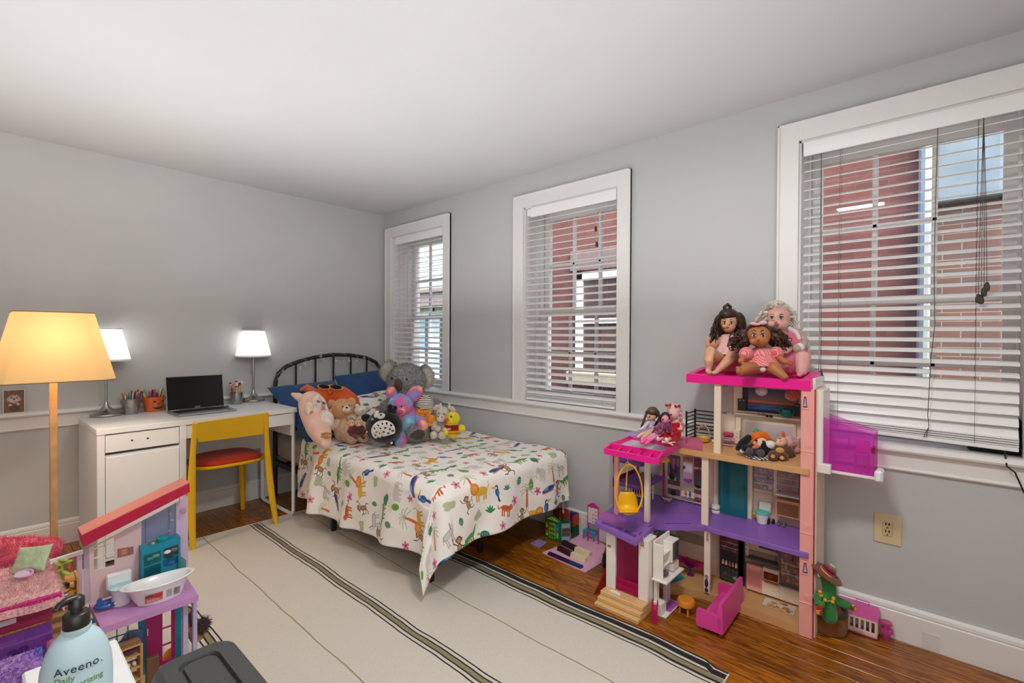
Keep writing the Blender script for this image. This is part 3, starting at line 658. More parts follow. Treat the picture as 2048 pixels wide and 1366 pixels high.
# laptop
lt = thing('laptop', 'open silver laptop with a dark blank screen on the white desk', 'laptop', at(408, 825, z=DZ + .001) + V((0, .03, 0)), 2, sc=1.04)
LO = TMX(lt).translation
b = B(); b.box((-.165, -.115, .0), (.165, .115, .012), .004); part('base', b, mat('laptop_silver', 'a2a3a6', .35, .6), lt, sm=25)
b = B(); b.box((-.148, -.03, .0118), (.148, .088, .0125)); kb = part('keyboard', b, plastic('3a3b3d', .5), lt)
for r_ in range(5):
    for k in range(14):
        b = B(); x = -.146 + k * .0209; y = .066 - r_ * .0228; b.box((x, y, .0122), (x + .0185, y + .0195, .0142), .001)
        if (r_, k) == (0, 0): kmesh = mesh('key', B().box((0, 0, 0), (.0185, .0195, .002), .001), plastic('17171a', .45), None)
        o = bpy.data.objects.new('key', kmesh); COL.objects.link(o); o.parent = kb; o.location = (x, y, .0122)
b = B(); b.box((-.045, -.108, .0119), (.045, -.04, .0124)); part('touchpad', b, plastic('8f9093', .35), lt)
TL = Matrix.Translation((0, .112, .012)) @ Matrix.Rotation(math.radians(-9), 4, 'X')
b = B(); b.X = TL; b.box((-.165, -.003, 0), (.165, .003, .218), .003); lid = part('lid', b, mat('laptop_silver', 'a2a3a6', .35, .6), lt, sm=25)
b = B(); b.X = TL; b.box((-.161, -.0042, .004), (.161, -.0028, .214), .0005); part('screen', b, mat('black_screen_glass', '0e0e10', .12, var=.05), lid, sm=25)
text('brand_lettering', 'ASUS', .014, lid, TL @ place((.005, -.0046, .0065), (1, 0, 0), (0, -1, 0)), plastic('9a9a9c'), .0004, .0003)
for s in (-.12, .12): b = B(); b.X = TL; b.rod((s - .022, -.001, .0), (s + .022, -.001, .0), .005); part('hinge', b, mat('laptop_silver', 'a2a3a6', .35, .6), lt)
cb = B(); cb.tube([LO + V(p) for p in ((.16, .09, .006), (.19, .115, .004), (.205, .15, .0035), (.17, .19, .0035))], .0025, 6); solo('charging_cable', cb, plastic('24211f'), 'short black cable leaving the side of the laptop', 'cable')

# yellow chair
yel = mat('yellow_moulded_plastic', 'e8b60e', .42, var=.02)
ct = thing('chair', 'yellow plastic chair with curved back pulled up to the desk', 'chair', (1.09, 3.58, 0), 2)
CT = TMX(ct)
LG = dict(bl=(at(386, 1101, z=0), at(391, 846, y=3.20)), br=(at(553, 1049, z=0), at(533, 826, y=3.27)))
def leg(pts, rs): b = B(); b.tube(pts, rs, 12, flat=.8, ref=(1, 0, 0)); part('leg', b, yel, ct, w=1)
for k in ('bl', 'br'):
    lo, hi = LG[k]; mid = lo.lerp(hi, .55) + V((0, .10, .0)); pts = []
    for i in range(13):
        s = i / 12; pts.append(lo * (1 - s) ** 2 + mid * 2 * s * (1 - s) + hi * s * s)
    leg(pts, [.015 + .007 * math.sin(pi * min(1, i / 9)) for i in range(13)])
SZ = .452; bl0, br0 = LG['bl'][0], LG['br'][0]
fr = at(486, 1018, z=0); fl = V((bl0.x + .09, fr.y - .02, 0))
for q, sx in ((fl, 1), (fr, -1)): leg([q, q + V((sx * .008, -.012, .2)), q + V((sx * .018, -.03, .40)), q + V((sx * .03, -.05, .44))], [.017, .02, .024, .022])
cx = (bl0.x + br0.x) / 2 + .02; cy = (bl0.y + .10 + fr.y) / 2 - .01
def seat(u, v):
    a = 2 * pi * u; hx, hy = .235, .225; e = .55; c, s = math.cos(a), math.sin(a); k = (abs(c) ** 2.6 + abs(s) ** 2.6) ** (-1 / 2.6)
    r = [0, .6, .96, 1, 1, .97, 0][v]; z = [SZ - .012, SZ - .010, SZ - .004, SZ, SZ - .012, SZ - .022, SZ - .026][v]
    return V((cx + hx * r * c * k, cy + hy * r * s * k, z - .014 * math.sin(a) * (s < 0) * r))
b = B(); n = 40; b.add([seat(i / n, v) for v in range(7) for i in range(n)], [[v * n + i, v * n + (i + 1) % n, v * n + n + (i + 1) % n, v * n + n + i] for v in range(6) for i in range(n)]); part('seat', b, yel, ct, w=1, sm=60)
tl, tr = LG['bl'][1], LG['br'][1]; bl_ = at(397, 884, y=3.265); br_ = at(526, 868, y=3.335)
def back(u, v):
    t0 = tl.lerp(tr, u); b0 = bl_.lerp(br_, u); p = b0.lerp(t0, v); w = math.sin(pi * u); return p + V((0, .055 * w - .055 * w * 2 * .0, -.010 * w * v + (-.012 * w) * (1 - v)))
b = B(); nu, nv = 20, 6
for off in (-.006, .006): b.grid(lambda u, v: back(u, v) + V((0, off, 0)), nu, nv, uv=False)
w_ = nu + 1; N0 = w_ * (nv + 1); rim = [i for i in range(nu)] + [nu + j * w_ for j in range(nv)] + [nv * w_ + nu - i for i in range(nu)] + [(nv - j) * w_ for j in range(nv)]
for i in range(len(rim)): b.f.append([rim[i], rim[(i + 1) % len(rim)], N0 + rim[(i + 1) % len(rim)], N0 + rim[i]]); b.m.append(0)
part('backrest', b, yel, ct, w=1, sm=60)
redc = cloth('b8301a', scale=30)
b = B()
def cush(u, v):
    a = 2 * pi * u; c, s = math.cos(a), math.sin(a); k = (abs(c) ** 3 + abs(s) ** 3) ** (-1 / 3); R_ = [0, .5, .85, .97, 1, .97, .85, 0][v]; z = [.036, .037, .032, .022, .012, .003, 0, 0][v]
    return V((cx - .0 + .205 * R_ * c * k, cy + .195 * R_ * s * k, SZ + .001 + z))
b.add([cush(i / n, v) for v in range(8) for i in range(n)], [[v * n + i, v * n + (i + 1) % n, v * n + n + (i + 1) % n, v * n + n + i] for v in range(7) for i in range(n)])
solo('seat_cushion', b, redc, 'round-cornered red seat cushion on the yellow chair', 'cushion', sm=60)
# ================================================================== bed
BT = .55                                    # top of the made bed
black = mat('black_metal_bed', '211f1e', .42, var=.05)
bd = thing('bed', 'black metal bed frame with an arched spindle headboard in the corner', 'bed', (2.08, 2.95, 0))
HY = 3.985
arch = [at(u, v, y=HY) for u, v in ((551, 835), (550.5, 790), (551, 765), (557, 747), (572, 733), (600, 722), (632, 714), (665, 709.5), (700, 710), (733, 715.5), (751, 724), (762, 738), (766, 758), (767, 790))]
arch[0].z = 0; arch[0].x = arch[1].x; arch[-1].x = arch[-2].x; arch.append(V((arch[-1].x, HY, 0)))
b = B(); b.tube(arch, .0165, 14); part('headboard_frame', b, black, bd, w=1)
def arch_z(x):
    for p, q in zip(arch[1:-1], arch[2:-1]):
        if p.x <= x <= q.x: return p.z + (q.z - p.z) * (x - p.x) / max(1e-6, q.x - p.x)
    return 1.0
for u in (591.8, 631, 667, 701.5, 733.5):
    x = at(u, 760, y=HY).x; b = B(); b.rod((x, HY, .34), (x, HY, arch_z(x)), .0085, n=10); part('spindle', b, black, bd, w=1)
xl, xr = arch[1].x, arch[-1].x
b = B(); b.rod((xl, HY, .34), (xr, HY, .34), .012); part('cross_bar', b, black, bd, w=1)
for x in (xl, xr): b = B(); b.box((x - .016, 1.90, .265), (x + .016, HY, .305), .003); part('side_rail', b, black, bd, w=1)
b = B(); b.box((xl, 1.89, .265), (xr, 1.92, .305), .003); part('foot_rail', b, black, bd, w=1)
lp = at(666, 1063, z=0)
for (x, y) in ((lp.x + .005, lp.y), (xl, 2.0), (xr, 2.25), (xr, lp.y), (2.02, 2.06)):
    b = B(); b.box((x - .016, y - .012, 0), (x + .016, y + .012, .27), .002); part('leg', b, black, bd, w=1)
for i in range(12):
    y = 2.05 + i * .16; b = B(); b.box((xl, y - .02, .295), (xr, y + .02, .305), .002); part('slat', b, black, bd, w=1)
# mattress
mb = B(); mb.box((1.585, 1.90, .307), (2.585, 3.96, BT - .022), .05)
mo = solo('mattress', mb, cloth('d9cfc4'), 'pale mattress on the black metal bed, showing beside the desk leg', 'mattress', sm=60)
# string of star lights wound round the headboard
wire = mat('clear_light_wire', 'dcdad2', .3, spec=.8)
ts = thing('string_light', 'clear wire string of tiny star lights wound round the headboard arch', 'string light', (arch[6].x, HY - .03, arch[6].z))
pts = []; cum = [0]; seg = arch[1:-2]
for p, q in zip(seg[:-1], seg[1:]): cum.append(cum[-1] + (q - p).length)
for i in range(420):
    s = cum[-1] * i / 419
    k = max(j for j in range(len(cum)) if cum[j] <= s + 1e-9); k = min(k, len(seg) - 2); p = seg[k].lerp(seg[k + 1], (s - cum[k]) / (cum[k + 1] - cum[k])); d = (seg[k + 1] - seg[k]).normalized()
    a = 2 * pi * s / .12; n1 = V((0, 1, 0)); n2 = d.cross(n1); pts.append(p + (n1 * math.cos(a) + n2 * math.sin(a)) * .0185)
b = B(); b.tube(pts, .0008, 4); part('wire', b, wire, ts, w=1)
star = []
for i in range(10): a = pi * i / 5; r = .017 if i % 2 == 0 else .007; star.append((r * math.sin(a), r * math.cos(a)))
for i, (u, v) in enumerate([(566, 742), (558, 758), (575, 752), (601, 735), (610, 727), (642, 712), (622, 722), (648, 721), (672, 722), (686, 724), (698, 722), (714, 722), (728, 716), (757, 741), (764, 743)]):
    p = at(u, v, y=HY - .028); b = B(); b.X = Matrix.Translation(p) @ Matrix.Rotation(R.uniform(0, 1.2), 4, 'Y'); b.prism(star, -.002, .002, 'y'); part('star', b, clear('eceae4', .5), ts, w=1, sm=None)
    q = min(seg, key=lambda s: (s - p).length); b = B(); b.tube([p, p.lerp(q, .5) + V((.004, 0, -.006)), V((p.x + .01, HY - .018, max(p.z + .02, q.z - .02)))], .0008, 4); part('wire_loop', b, wire, ts, w=1)

# ---- the jungle print
PW, PH, MM = 1400, 1720, .00133
jp = Paint(PW, PH, 'f3ede6')
class Mo:
    def __init__(s, cx, cy, S, rot, fl): s.c = (cx, cy); s.S = S; s.r = rot; s.fl = fl; s.ca, s.sa = math.cos(rot), math.sin(rot)
    def T(s, x, y): x *= s.fl; return (s.c[0] + s.S * (x * s.ca - y * s.sa), s.c[1] - s.S * (x * s.sa + y * s.ca))
    def e(s, x, y, rx, ry, col, rot=0): jp.ell(*s.T(x, y), rx * s.S, ry * s.S, col, -(rot * s.fl + s.r))
    def l(s, pts, w, col): jp.line([s.T(*p) for p in pts], max(1.2, w * s.S), col)
    def p(s, pts, col): jp.poly([s.T(*q) for q in pts], col)
def m_lion(m):
    for x in (-.55, -.3, .3, .55): m.l([(x, -.2), (x, -.75)], .16, 'dba52e')
    m.e(0, 0, .75, .33, 'e3b035'); m.l([(.7, .1), (.95, .3), (.9, .6)], .07, 'dba52e')
    for a in range(12): m.e(-.72 + .36 * math.cos(a * .524), .32 + .36 * math.sin(a * .524), .15, .12, 'dd8433')
    m.e(-.72, .32, .38, .36, 'de8836'); m.e(-.72, .3, .24, .26, 'e8b545')
    for x in (-.8, -.64): m.e(x, .36, .03, .03, '3a2a1c')
    m.l([(-.8, .2), (-.72, .16), (-.64, .2)], .04, '5a3a1c')
def m_monkey(m):
    k = '3a2618'; m.l([(-.1, .1), (-.6, .35), (-.75, .75)], .07, k); m.l([(.15, .1), (.55, -.05), (.8, .3)], .07, k); m.l([(-.1, -.5), (-.45, -.75), (-.3, -1)], .07, k); m.l([(.15, -.5), (.45, -.7), (.75, -.62)], .07, k)
    m.l([(.1, -.45), (.6, -.35), (.75, -.1), (.6, .0)], .045, k); m.e(.03, -.18, .27, .42, k); m.e(.03, -.18, .22, .37, 'b98a4c'); m.e(0, .48, .27, .26, k); m.e(0, .45, .2, .19, 'c99a5c')
    for x in (-.28, .28): m.e(x, .5, .1, .12, '8a5c34')
    m.e(-.07, .5, .03, .03, k); m.e(.08, .5, .03, .03, k)
def m_palm(m):
    m.p([(-.1, .35), (.06, .35), (.2, -.95), (-.04, -1)], 'd9683a')
    for y in (-.7, -.4, -.1): m.l([(-.04, y), (.14, y + .06)], .035, 'b9512b')
    for a in (10, 45, 80, 110, 140, 175, 205, -25): q = math.radians(a); m.l([(0, .35), (.4 * math.cos(q), .35 + .42 * math.sin(q)), (.75 * math.cos(q), .3 + .6 * math.sin(q) - .12)], .06, 'a9b894')
def m_pine(m):
    for a in (20, 55, 90, 125, 160): q = math.radians(a); m.l([(0, .1), (.62 * math.cos(q), .1 + .75 * math.sin(q))], .055, 'b7bf9a')
    m.e(0, -.35, .3, .48, '6f9f3a')
    for y in (-.6, -.4, -.2, 0): m.l([(-.22, y), (.22, y + .1)], .03, '4f7f2c')
def m_flower(m):
    for k in range(5): a = 2 * pi * k / 5 + .3; m.e(.36 * math.cos(a), .36 * math.sin(a), .34, .2, 'd8719a' if m.fl > 0 else 'e58b9b', a)
    m.e(0, 0, .15, .15, '5a2a48')
def m_leaf(m):
    for a in (30, 60, 90, 120, 150): q = math.radians(a); m.e(.4 * math.cos(q), -.3 + .48 * math.sin(q), .46, .13, '2f8a54', q)
def m_sage(m):
    for x, y, r in ((-.35, -.1, .4), (.2, .1, .45), (.45, -.3, .35), (-.1, -.35, .4)): m.e(x, y, r, r * .75, 'b4bd9b', .4)
def m_croc(m):
    m.e(-.1, 0, .75, .24, '3f9a4e'); m.p([(.5, .16), (1.05, .55), (1.12, .5), (.62, -.14)], '3f9a4e'); m.p([(-.7, .15), (-1.2, .02), (-1.2, -.1), (-.7, -.16)], '3f9a4e')
    for x in (-.5, -.2, .2, .45): m.l([(x, -.1), (x - .06, -.42)], .12, '358a45')
    for x in (-.5, -.3, -.1, .1, .3): m.p([(x - .09, .18), (x, .36), (x + .09, .18)], '2c7a3c')
    m.e(-.72, .16, .05, .05, 'f3ede6'); m.e(.0, -.14, .4, .08, 'e3c04c')
def m_bird(m):
    c = '25518f'; m.p([(.1, -.2), (.42, -.95), (.16, -.98), (-.05, -.25)], '1f3f6e'); m.e(0, 0, .28, .46, c, .25); m.e(-.12, .48, .22, .22, c); m.p([(-.28, .58), (-.85, .5), (-.75, .36), (-.25, .38)], 'e2b03c'); m.e(-.16, .44, .12, .12, 'f0ebe0'); m.e(-.16, .5, .04, .04, '1c1c22'); m.e(.1, -.05, .13, .32, '3f86c4', .25)
def m_wing(m): m.e(0, 0, 1.0, .22, '25518f', .2); m.e(-.3, .05, .5, .1, '6f9fd0', .2); m.e(.35, .12, .45, .09, '1c3a6e', .2); m.l([(-.9, -.3), (.8, -.1)], .1, 'd9683a')
def m_tiger(m):
    for x in (-.5, -.25, .25, .5): m.l([(x, -.1), (x, -.6)], .16, 'cf5f2c')
    m.e(0, .05, .7, .27, 'd9672f'); m.e(-.68, .25, .26, .24, 'd9672f'); m.l([(.65, .1), (.95, -.1), (1.05, .2)], .09, 'cf5f2c')
    for x in (-.4, -.2, 0, .2, .4): m.l([(x, .28), (x + .05, .0)], .05, '6a2a18')
    m.e(-.75, .28, .03, .03, '2a1a14'); m.e(-.6, .28, .03, .03, '2a1a14')
def m_zebra(m):
    g = '6a625f'; o = 'ece6e0'
    for x in (-.45, -.25, .3, .5): m.l([(x, -.1), (x, -.8)], .11, g); m.l([(x, -.1), (x, -.76)], .06, o)
    m.e(0, .05, .65, .28, g); m.e(0, .05, .61, .25, o); m.p([(-.45, .1), (-.7, .1), (-.8, .7), (-.55, .7)], o); m.e(-.78, .66, .24, .13, o, .5)
    for x in np.linspace(-.5, .5, 9): m.l([(x, .28), (x + .07, -.14)], .035, g)
    for y in (.2, .35, .5): m.l([(-.75, y + .05), (-.52, y)], .035, g)
    m.l([(-.55, .75), (-.42, .3)], .07, g); m.l([(.62, .1), (.8, -.3)], .04, g)
def m_ele(m):
    c = 'd6cbc5'; m.e(.1, .05, .6, .42, c)
    for x in (-.25, .05, .35, .55): m.l([(x, -.2), (x, -.65)], .18, c)
    m.e(-.55, .2, .3, .3, c); m.l([(-.75, .1), (-.85, -.3), (-.7, -.45)], .13, c); m.e(-.4, .22, .18, .24, 'c6bab4')
def m_turtle(m):
    for x, y in ((-.5, -.3), (.5, -.3), (-.25, -.38), (.3, -.38)): m.e(x, y, .12, .14, '93a85a')
    m.e(.8, .1, .2, .15, '93a85a'); m.e(0, 0, .6, .4, '2d6a66')
    for x in (-.3, 0, .3): m.e(x, .05, .1, .16, '4f9a90')
def m_mons(m):
    m.e(0, .05, .45, .55, '2f7a4c')
    for y in (-.25, 0, .25): m.l([(0, y - .1), (.38, y + .12)], .045, 'e8e2d6'); m.l([(0, y - .1), (-.38, y + .12)], .045, 'e8e2d6')
    m.l([(0, .5), (0, -.9)], .05, '2f7a4c')
MOT = [(m_lion, 52), (m_flower, 33), (m_monkey, 56), (m_palm, 62), (m_leaf, 38), (m_zebra, 52), (m_pine, 56), (m_bird, 54), (m_sage, 42), (m_croc, 60), (m_flower, 30), (m_tiger, 48), (m_mons, 30), (m_ele, 58), (m_leaf, 34), (m_monkey, 52), (m_turtle, 40), (m_wing, 60), (m_flower, 34), (m_sage, 36), (m_palm, 56), (m_mons, 34)]
rj = random.Random(5); k = 0; STEP = 80
for j in range(PH // STEP + 1):
    for i in range(PW // STEP + 1):
        f, S = MOT[(k * 7 + j * 3) % len(MOT)]; k += 1
        f(Mo(i * STEP + 30 + rj.uniform(-16, 16) + (STEP / 2 if j % 2 else 0), j * STEP + 30 + rj.uniform(-16, 16), S * rj.uniform(.85, 1.05) * .92, rj.uniform(-.35, .35), rj.choice((-1, 1))))
jungle = print_mat('jungle_print_cotton', jp, .9, bump=.15, sheen=.1)

# ---- duvet draped over mattress; overhang is measured from the mattress edge lines
XL, XRR, YF, YH = 1.575, 2.575, 1.885, 3.44
DL, DF, DR = .445, .355, .30
RB = .07
def prof(a, fl):
    q = RB * pi / 2
    if a <= 0: return 0, 0
    if a < q: return RB * math.sin(a / RB), RB * (1 - math.cos(a / RB))
    return RB + (a - q) * fl, RB + (a - q) * (1 - fl * fl / 2)
def drape(s, t):
    """s from 0 (left hem) to 1 (right hem); t from 0 (foot hem) to 1 (head edge)"""
    DLt = DL - .07 * max(0, 1 - t * 1.6)
    X = XL - DLt + s * (XRR - XL + DLt + DR); Y = YF - DF + t * (YH - YF + DF)
    a = XL - X; c = X - XRR; bq = YF - Y; x, y, z = min(max(X, XL), XRR), max(Y, YF), BT
    nz = noise.noise(V((X * 3.1, Y * 3.1, 0))); n2 = noise.noise(V((X * 9, Y * 9, 4)))
    h = None
    if a > 0 or bq > 0 or c > 0:
        ox = a if a > 0 else (-c if c > 0 else 0); oy = max(bq, 0); r = math.hypot(ox, oy); right = c > 0 and not a > 0
        out, dn = prof(r, .10 if not right else .03); hx, hy = -ox / r, -oy / r
        fold = 0
        dd = max(0, r - .09)
        if oy == 0: fold = .022 * math.sin(Y * 15 + 2 * nz) * min(1, dd * 5) + .035 * math.exp(-((Y - 3.05) / .05) ** 2) * min(1, dd * 6)
        elif ox == 0: fold = .018 * math.sin(X * 17 + 2 * nz) * min(1, dd * 5)
        else:
            if right: out = max(.03, out * (1.0 - .55 * min(1, oy * abs(ox) * 30)))
            else:
                ph = math.atan2(oy, ox) / (pi / 2); th = (ph ** 2.6) * pi / 2; hx, hy = -math.cos(th), -math.sin(th); k = math.sin(ph * pi)
                out = RB * min(1, r / .1) + max(0, r - .1) * (.10 + .14 * k); dn *= 1 + .06 * k
                fold = .02 * math.sin(ph * 9) * min(1, max(0, r - .1) * 6)
        if oy == 0 and a > 0: out *= 1 - .75 * min(1, max(0, (Y - 3.12) / .2))
        out += fold + .006 * n2 * min(1, dd * 6)
        if right: out = min(out, XW - .03 - XRR)
        x += hx * out; y += hy * out; z -= dn
    if z > BT - .1: z += .014 * nz + .005 * n2 + .012 * math.sin(Y * 2.2) * 0 - (.0)
    z += .012 * noise.noise(V((X * 1.3, Y * 1.3, 9))) if z > BT - .05 else 0
    return V((x, y, max(z, .012 + .004 * abs(n2))))
b = B(); nu, nv = 190, 220; b.grid(drape, nu, nv)
WS, WT = XRR - XL + DL + DR, YH - YF + DF
for i in b.uv: b.uv[i] = [(u * WS / (PW * MM), v * WT / (PH * MM)) for u, v in b.uv[i]]
dv = solo('duvet', b, jungle, 'white duvet printed with jungle animals, its corner hanging to the rug', 'duvet', sm=180)
md = dv.modifiers.new('thickness', 'SOLIDIFY'); md.thickness = .012; md.offset = -1

# ---- pillows
def pillow(name, c, ex, ey, w, h, th, m, label, cat='pillow', seed=1, uvs=None, group=None, wr=1.0):
    ex = V(ex).normalized(); ey = V(ey); ey = (ey - ex * ey.dot(ex)).normalized(); ez = ex.cross(ey); c = V(c); vs = []; b = B(); nu = 28
    def P(u, v, side):
        x, y = 2 * u - 1, 2 * v - 1; q = (1 - abs(x) ** 2.6) * (1 - abs(y) ** 2.6); t = th / 2 * max(0, q) ** .42
        pin = 1 - .07 * (1 - abs(y) ** 2) * abs(x) ** 2; pin2 = 1 - .07 * (1 - abs(x) ** 2) * abs(y) ** 2
        nn = noise.noise(V((x * 2.3 + seed, y * 2.3, side))) * .016 * wr + noise.noise(V((x * 6 + seed, y * 5, side * 3))) * .006 * wr
        return c + ex * (x * w / 2 * pin) + ey * (y * h / 2 * pin2) + ez * (side * (t + nn * min(1, q * 3)))
    b.grid(lambda u, v: P(u, v, 1), nu, nu); b.grid(lambda u, v: P(1 - u, v, -1), nu, nu)
    if uvs:
        for i in b.uv: b.uv[i] = [(uvs[0] + u * uvs[2], uvs[1] + v * uvs[3]) for u, v in b.uv[i]]
    return solo(name, b, m, label, cat, sm=180, group=group)
navy = cloth('2c4a74', bscale=300); navy2 = navy
pillow('pillow', (1.79, 3.60, .735), (1, .04, .03), (0, .86, .50), .56, .68, .15, navy, 'dark blue pillow beside the desk, behind the long pink cat', seed=2)
pillow('pillow', (2.31, 3.73, .80), (1, .02, .07), (0, .62, .78), .54, .46, .15, navy2, 'dark blue pillow under the headboard arch beside the window, behind the koala', seed=7)
pillow('pillow', (2.13, 3.45, .69), (1, -.05, .10), (0, .85, .52), .62, .42, .13, jungle, 'jungle print pillow between the teddy bear and the koala', seed=5, uvs=(.1, .3, .33, .22))
# outlet by the bed
def outlet(y0, y1, z0, z1, label, slots=True):
    x = XW; ym, zm = (y0 + y1) / 2, (z0 + z1) / 2; t = thing('outlet', label, 'outlet', (x, ym, z0)); iv = mat('ivory_plate', 'd9c7a0', .4, var=.02)
    b = B(); b.box((x - .006, y0, z0), (x, y1, z1), .003); pl = part('cover_plate', b, iv, t, w=1, sm=25)
    w_, h_ = (y1 - y0) * .19, (z1 - z0) * .24; b = B(); b.box((x - .009, ym - w_, zm - h_), (x - .004, ym + w_, zm + h_), .002); rc = part('receptacle', b, mat('ivory_socket', 'cdb98d', .4, var=.02), t, w=1, sm=25)
    for dz in (-.5, .5):
        for dy in (-.32, .32): b = B(); b.box((x - .0096, ym + dy * w_ - .0022, zm + dz * h_ + .002), (x - .0088, ym + dy * w_ + .0022, zm + dz * h_ + .013)); part('slot', b, dark, rc, w=1, sm=None)
        b = B(); b.rod((x - .0096, ym, zm + dz * h_ - .008), (x - .0088, ym, zm + dz * h_ - .008), .0032); part('slot', b, dark, rc, w=1)
    for dz in (-.41, .41): b = B(); b.rod((x - .0075, ym, zm + dz * (z1 - z0)), (x - .005, ym, zm + dz * (z1 - z0)), .003); part('screw', b, iv, t, w=1)
a, c = at(1748, 1030, x=XW), at(1803, 1097, x=XW); outlet(c.y, a.y, .40, .53, 'ivory double power outlet on the grey wall right of the tall dollhouse')
outlet(2.71, 2.81, .40, .535, 'ivory power outlet low on the wall just above the duvet')
# ================================================================== soft toys on the bed
def PP(u, v, D):
    """point at depth D (metres along the lens axis) behind pixel u, v"""
    return V((0, 0, EYE)) + (C_F + C_R * ((u - 1024) / F_PX) - C_U * ((v - 683) / F_PX)) * D
CAMM = Matrix((C_R, C_F, C_U)).transposed()          # columns: right, away, up
def EL(b, u, v, D, ru, rv, rd=None, rot=0, n=18, m=11, yaw=0):
    """ellipsoid facing the room's middle; radii given in picture pixels at that depth"""
    k = D / F_PX; rd = (ru + rv) / 2 if rd is None else rd
    M = CAMM @ Matrix.Rotation(math.radians(yaw), 3, 'Z') @ Matrix.Rotation(math.radians(rot), 3, 'Y'); b.ell(PP(u, v, D), (ru * k, rd * k, rv * k), M, n, m); return b
def LIMB(b, pts, rs, n=10):
    b.tube([PP(*p) for p in pts], [r * pts[i][2] / F_PX for i, r in enumerate(rs)], n); EL(b, *pts[0], rs[0], rs[0]); EL(b, *pts[-1], rs[-1], rs[-1]); return b
def toy(name, label, cat, u, v, D): return thing(name, label, cat, PP(u, v, D))
blackp = plush('1b1a1b', scale=30); eye = mat('black_bead_eye', '0c0b0b', .12, var=0, coat=.4)
def eyes(t, lst, r, D, name='eye', m=None):
    for (u, v) in lst: part(name, EL(B(), u, v, D, r, r, r * .6, n=12, m=8), m or eye, t, w=1)
rf = random.Random(21)
# koala
grey = plush('a9a6a4', '7a7775', scale=90, bump=1); cream = plush('d8cfc2', scale=60)
t = toy('koala_plush', 'big grey plush koala sitting against the corner window', 'soft toy', 826, 884, 3.62)
b = EL(B(), 822, 842, 3.78, 52, 50, 42); LIMB(b, [(775, 818, 3.74), (765, 842, 3.62), (768, 862, 3.5)], [18, 19, 15]); LIMB(b, [(868, 815, 3.74), (876, 840, 3.66), (866, 858, 3.55)], [18, 18, 14])
b.fur(5200, .022, rf); part('body', b, grey, t, w=1)
D = 3.62; b = EL(B(), 814, 763, D, 38, 35, 35, n=26, m=16); EL(b, 806, 778, D - .07, 22, 20, 16); b.fur(7000, .020, rf); h = part('head', b, grey, t, w=1)
for (u, v, ru, rv, inn) in ((780, 741, 15, 19, (776, 743)), (849, 753, 18, 22, (852, 756))):
    b = EL(B(), u, v, D + .05, ru, rv, 9); b.fur(1700, .024, rf); e = part('ear', b, grey, t, w=1); b = EL(B(), *inn, D + .025, ru * .8, rv * .85, 7); b.fur(1500, .030, rf); part('inner_ear', b, cream, e, w=1, label='cream fluffy inner ear')
part('nose', EL(B(), 797, 769, D - .165, 7.5, 13, 5, rot=-10), mat('brown_suede', '4a3c30', .7, bump=.2, bscale=300), t, w=1)
eyes(t, [(813.5, 759), (783.5, 757)], 2.6, D - .125)
for (u, v, D2) in ((833, 864, 3.33), (792, 868, 3.36)):
    b = EL(B(), u, v, D2 + .05, 24, 19, 26); b.fur(2400, .018, rf); f = part('foot', b, grey, t, w=1); part('foot_pad', EL(B(), u + 1, v + 5, D2 - .015, 17, 11, 9), plush('4d4138'), f, w=1)
# rainbow bunny
m = plush('e7a9c4'); N, L = m.node_tree.nodes, m.node_tree.links
rb = m.copy(); rb.name = 'rainbow_plush'; N, L = rb.node_tree.nodes, rb.node_tree.links
no = [n for n in N if n.type == 'TEX_NOISE'][0]; no.inputs['Scale'].default_value = 9; no.inputs['Detail'].default_value = 1
rp_ = N.new('ShaderNodeValToRGB'); rp_.color_ramp.elements[0].color = lin('a5dcc4'); rp_.color_ramp.elements[0].position = .28; rp_.color_ramp.elements[1].color = lin('e7c66a'); rp_.color_ramp.elements[1].position = .72
for q, c in ((.38, '6fb2dc'), (.46, 'b48fd0'), (.53, 'e56aa6'), (.61, 'f3a79a'), (.66, 'efd98c')): rp_.color_ramp.elements.new(q).color = lin(c)
L.new(no.outputs[0], rp_.inputs[0]); L.new(rp_.outputs[0], N['Principled BSDF'].inputs['Base Color'])
t = toy('bunny_plush', 'rainbow tie-dye plush bunny held against the koala', 'soft toy', 812, 880, 3.40)
D = 3.42; b = EL(B(), 815, 848, D, 30, 36, 26); LIMB(b, [(838, 835, D - .03), (846, 852, D - .08)], [12, 10]); LIMB(b, [(806, 872, D - .06), (800, 884, D - .12)], [13, 11]); b.fur(2200, .012, rf); part('body', b, rb, t, w=1)
b = EL(B(), 801, 810, D - .05, 25, 22, 21); EL(b, 797, 822, D - .1, 13, 11, 11); b.fur(1800, .011, rf); part('head', b, rb, t, w=1)
b = EL(B(), 783, 788, D - .02, 11, 15, 7, rot=-15); b.fur(700, .010, rf); part('ear', b, rb, t, w=1); b = EL(B(), 828, 789, D - .02, 13, 21, 7, rot=42); b.fur(900, .010, rf); part('ear', b, rb, t, w=1)
eyes(t, [(786, 812), (803, 813)], 1.7, D - .135); part('nose', EL(B(), 793, 816, D - .17, 2.2, 1.7, 1.5), eye, t, w=1); part('muzzle', EL(B(), 797, 824, D - .125, 10, 6, 6), plush('d9508e'), t, w=1, label='bright pink muzzle')
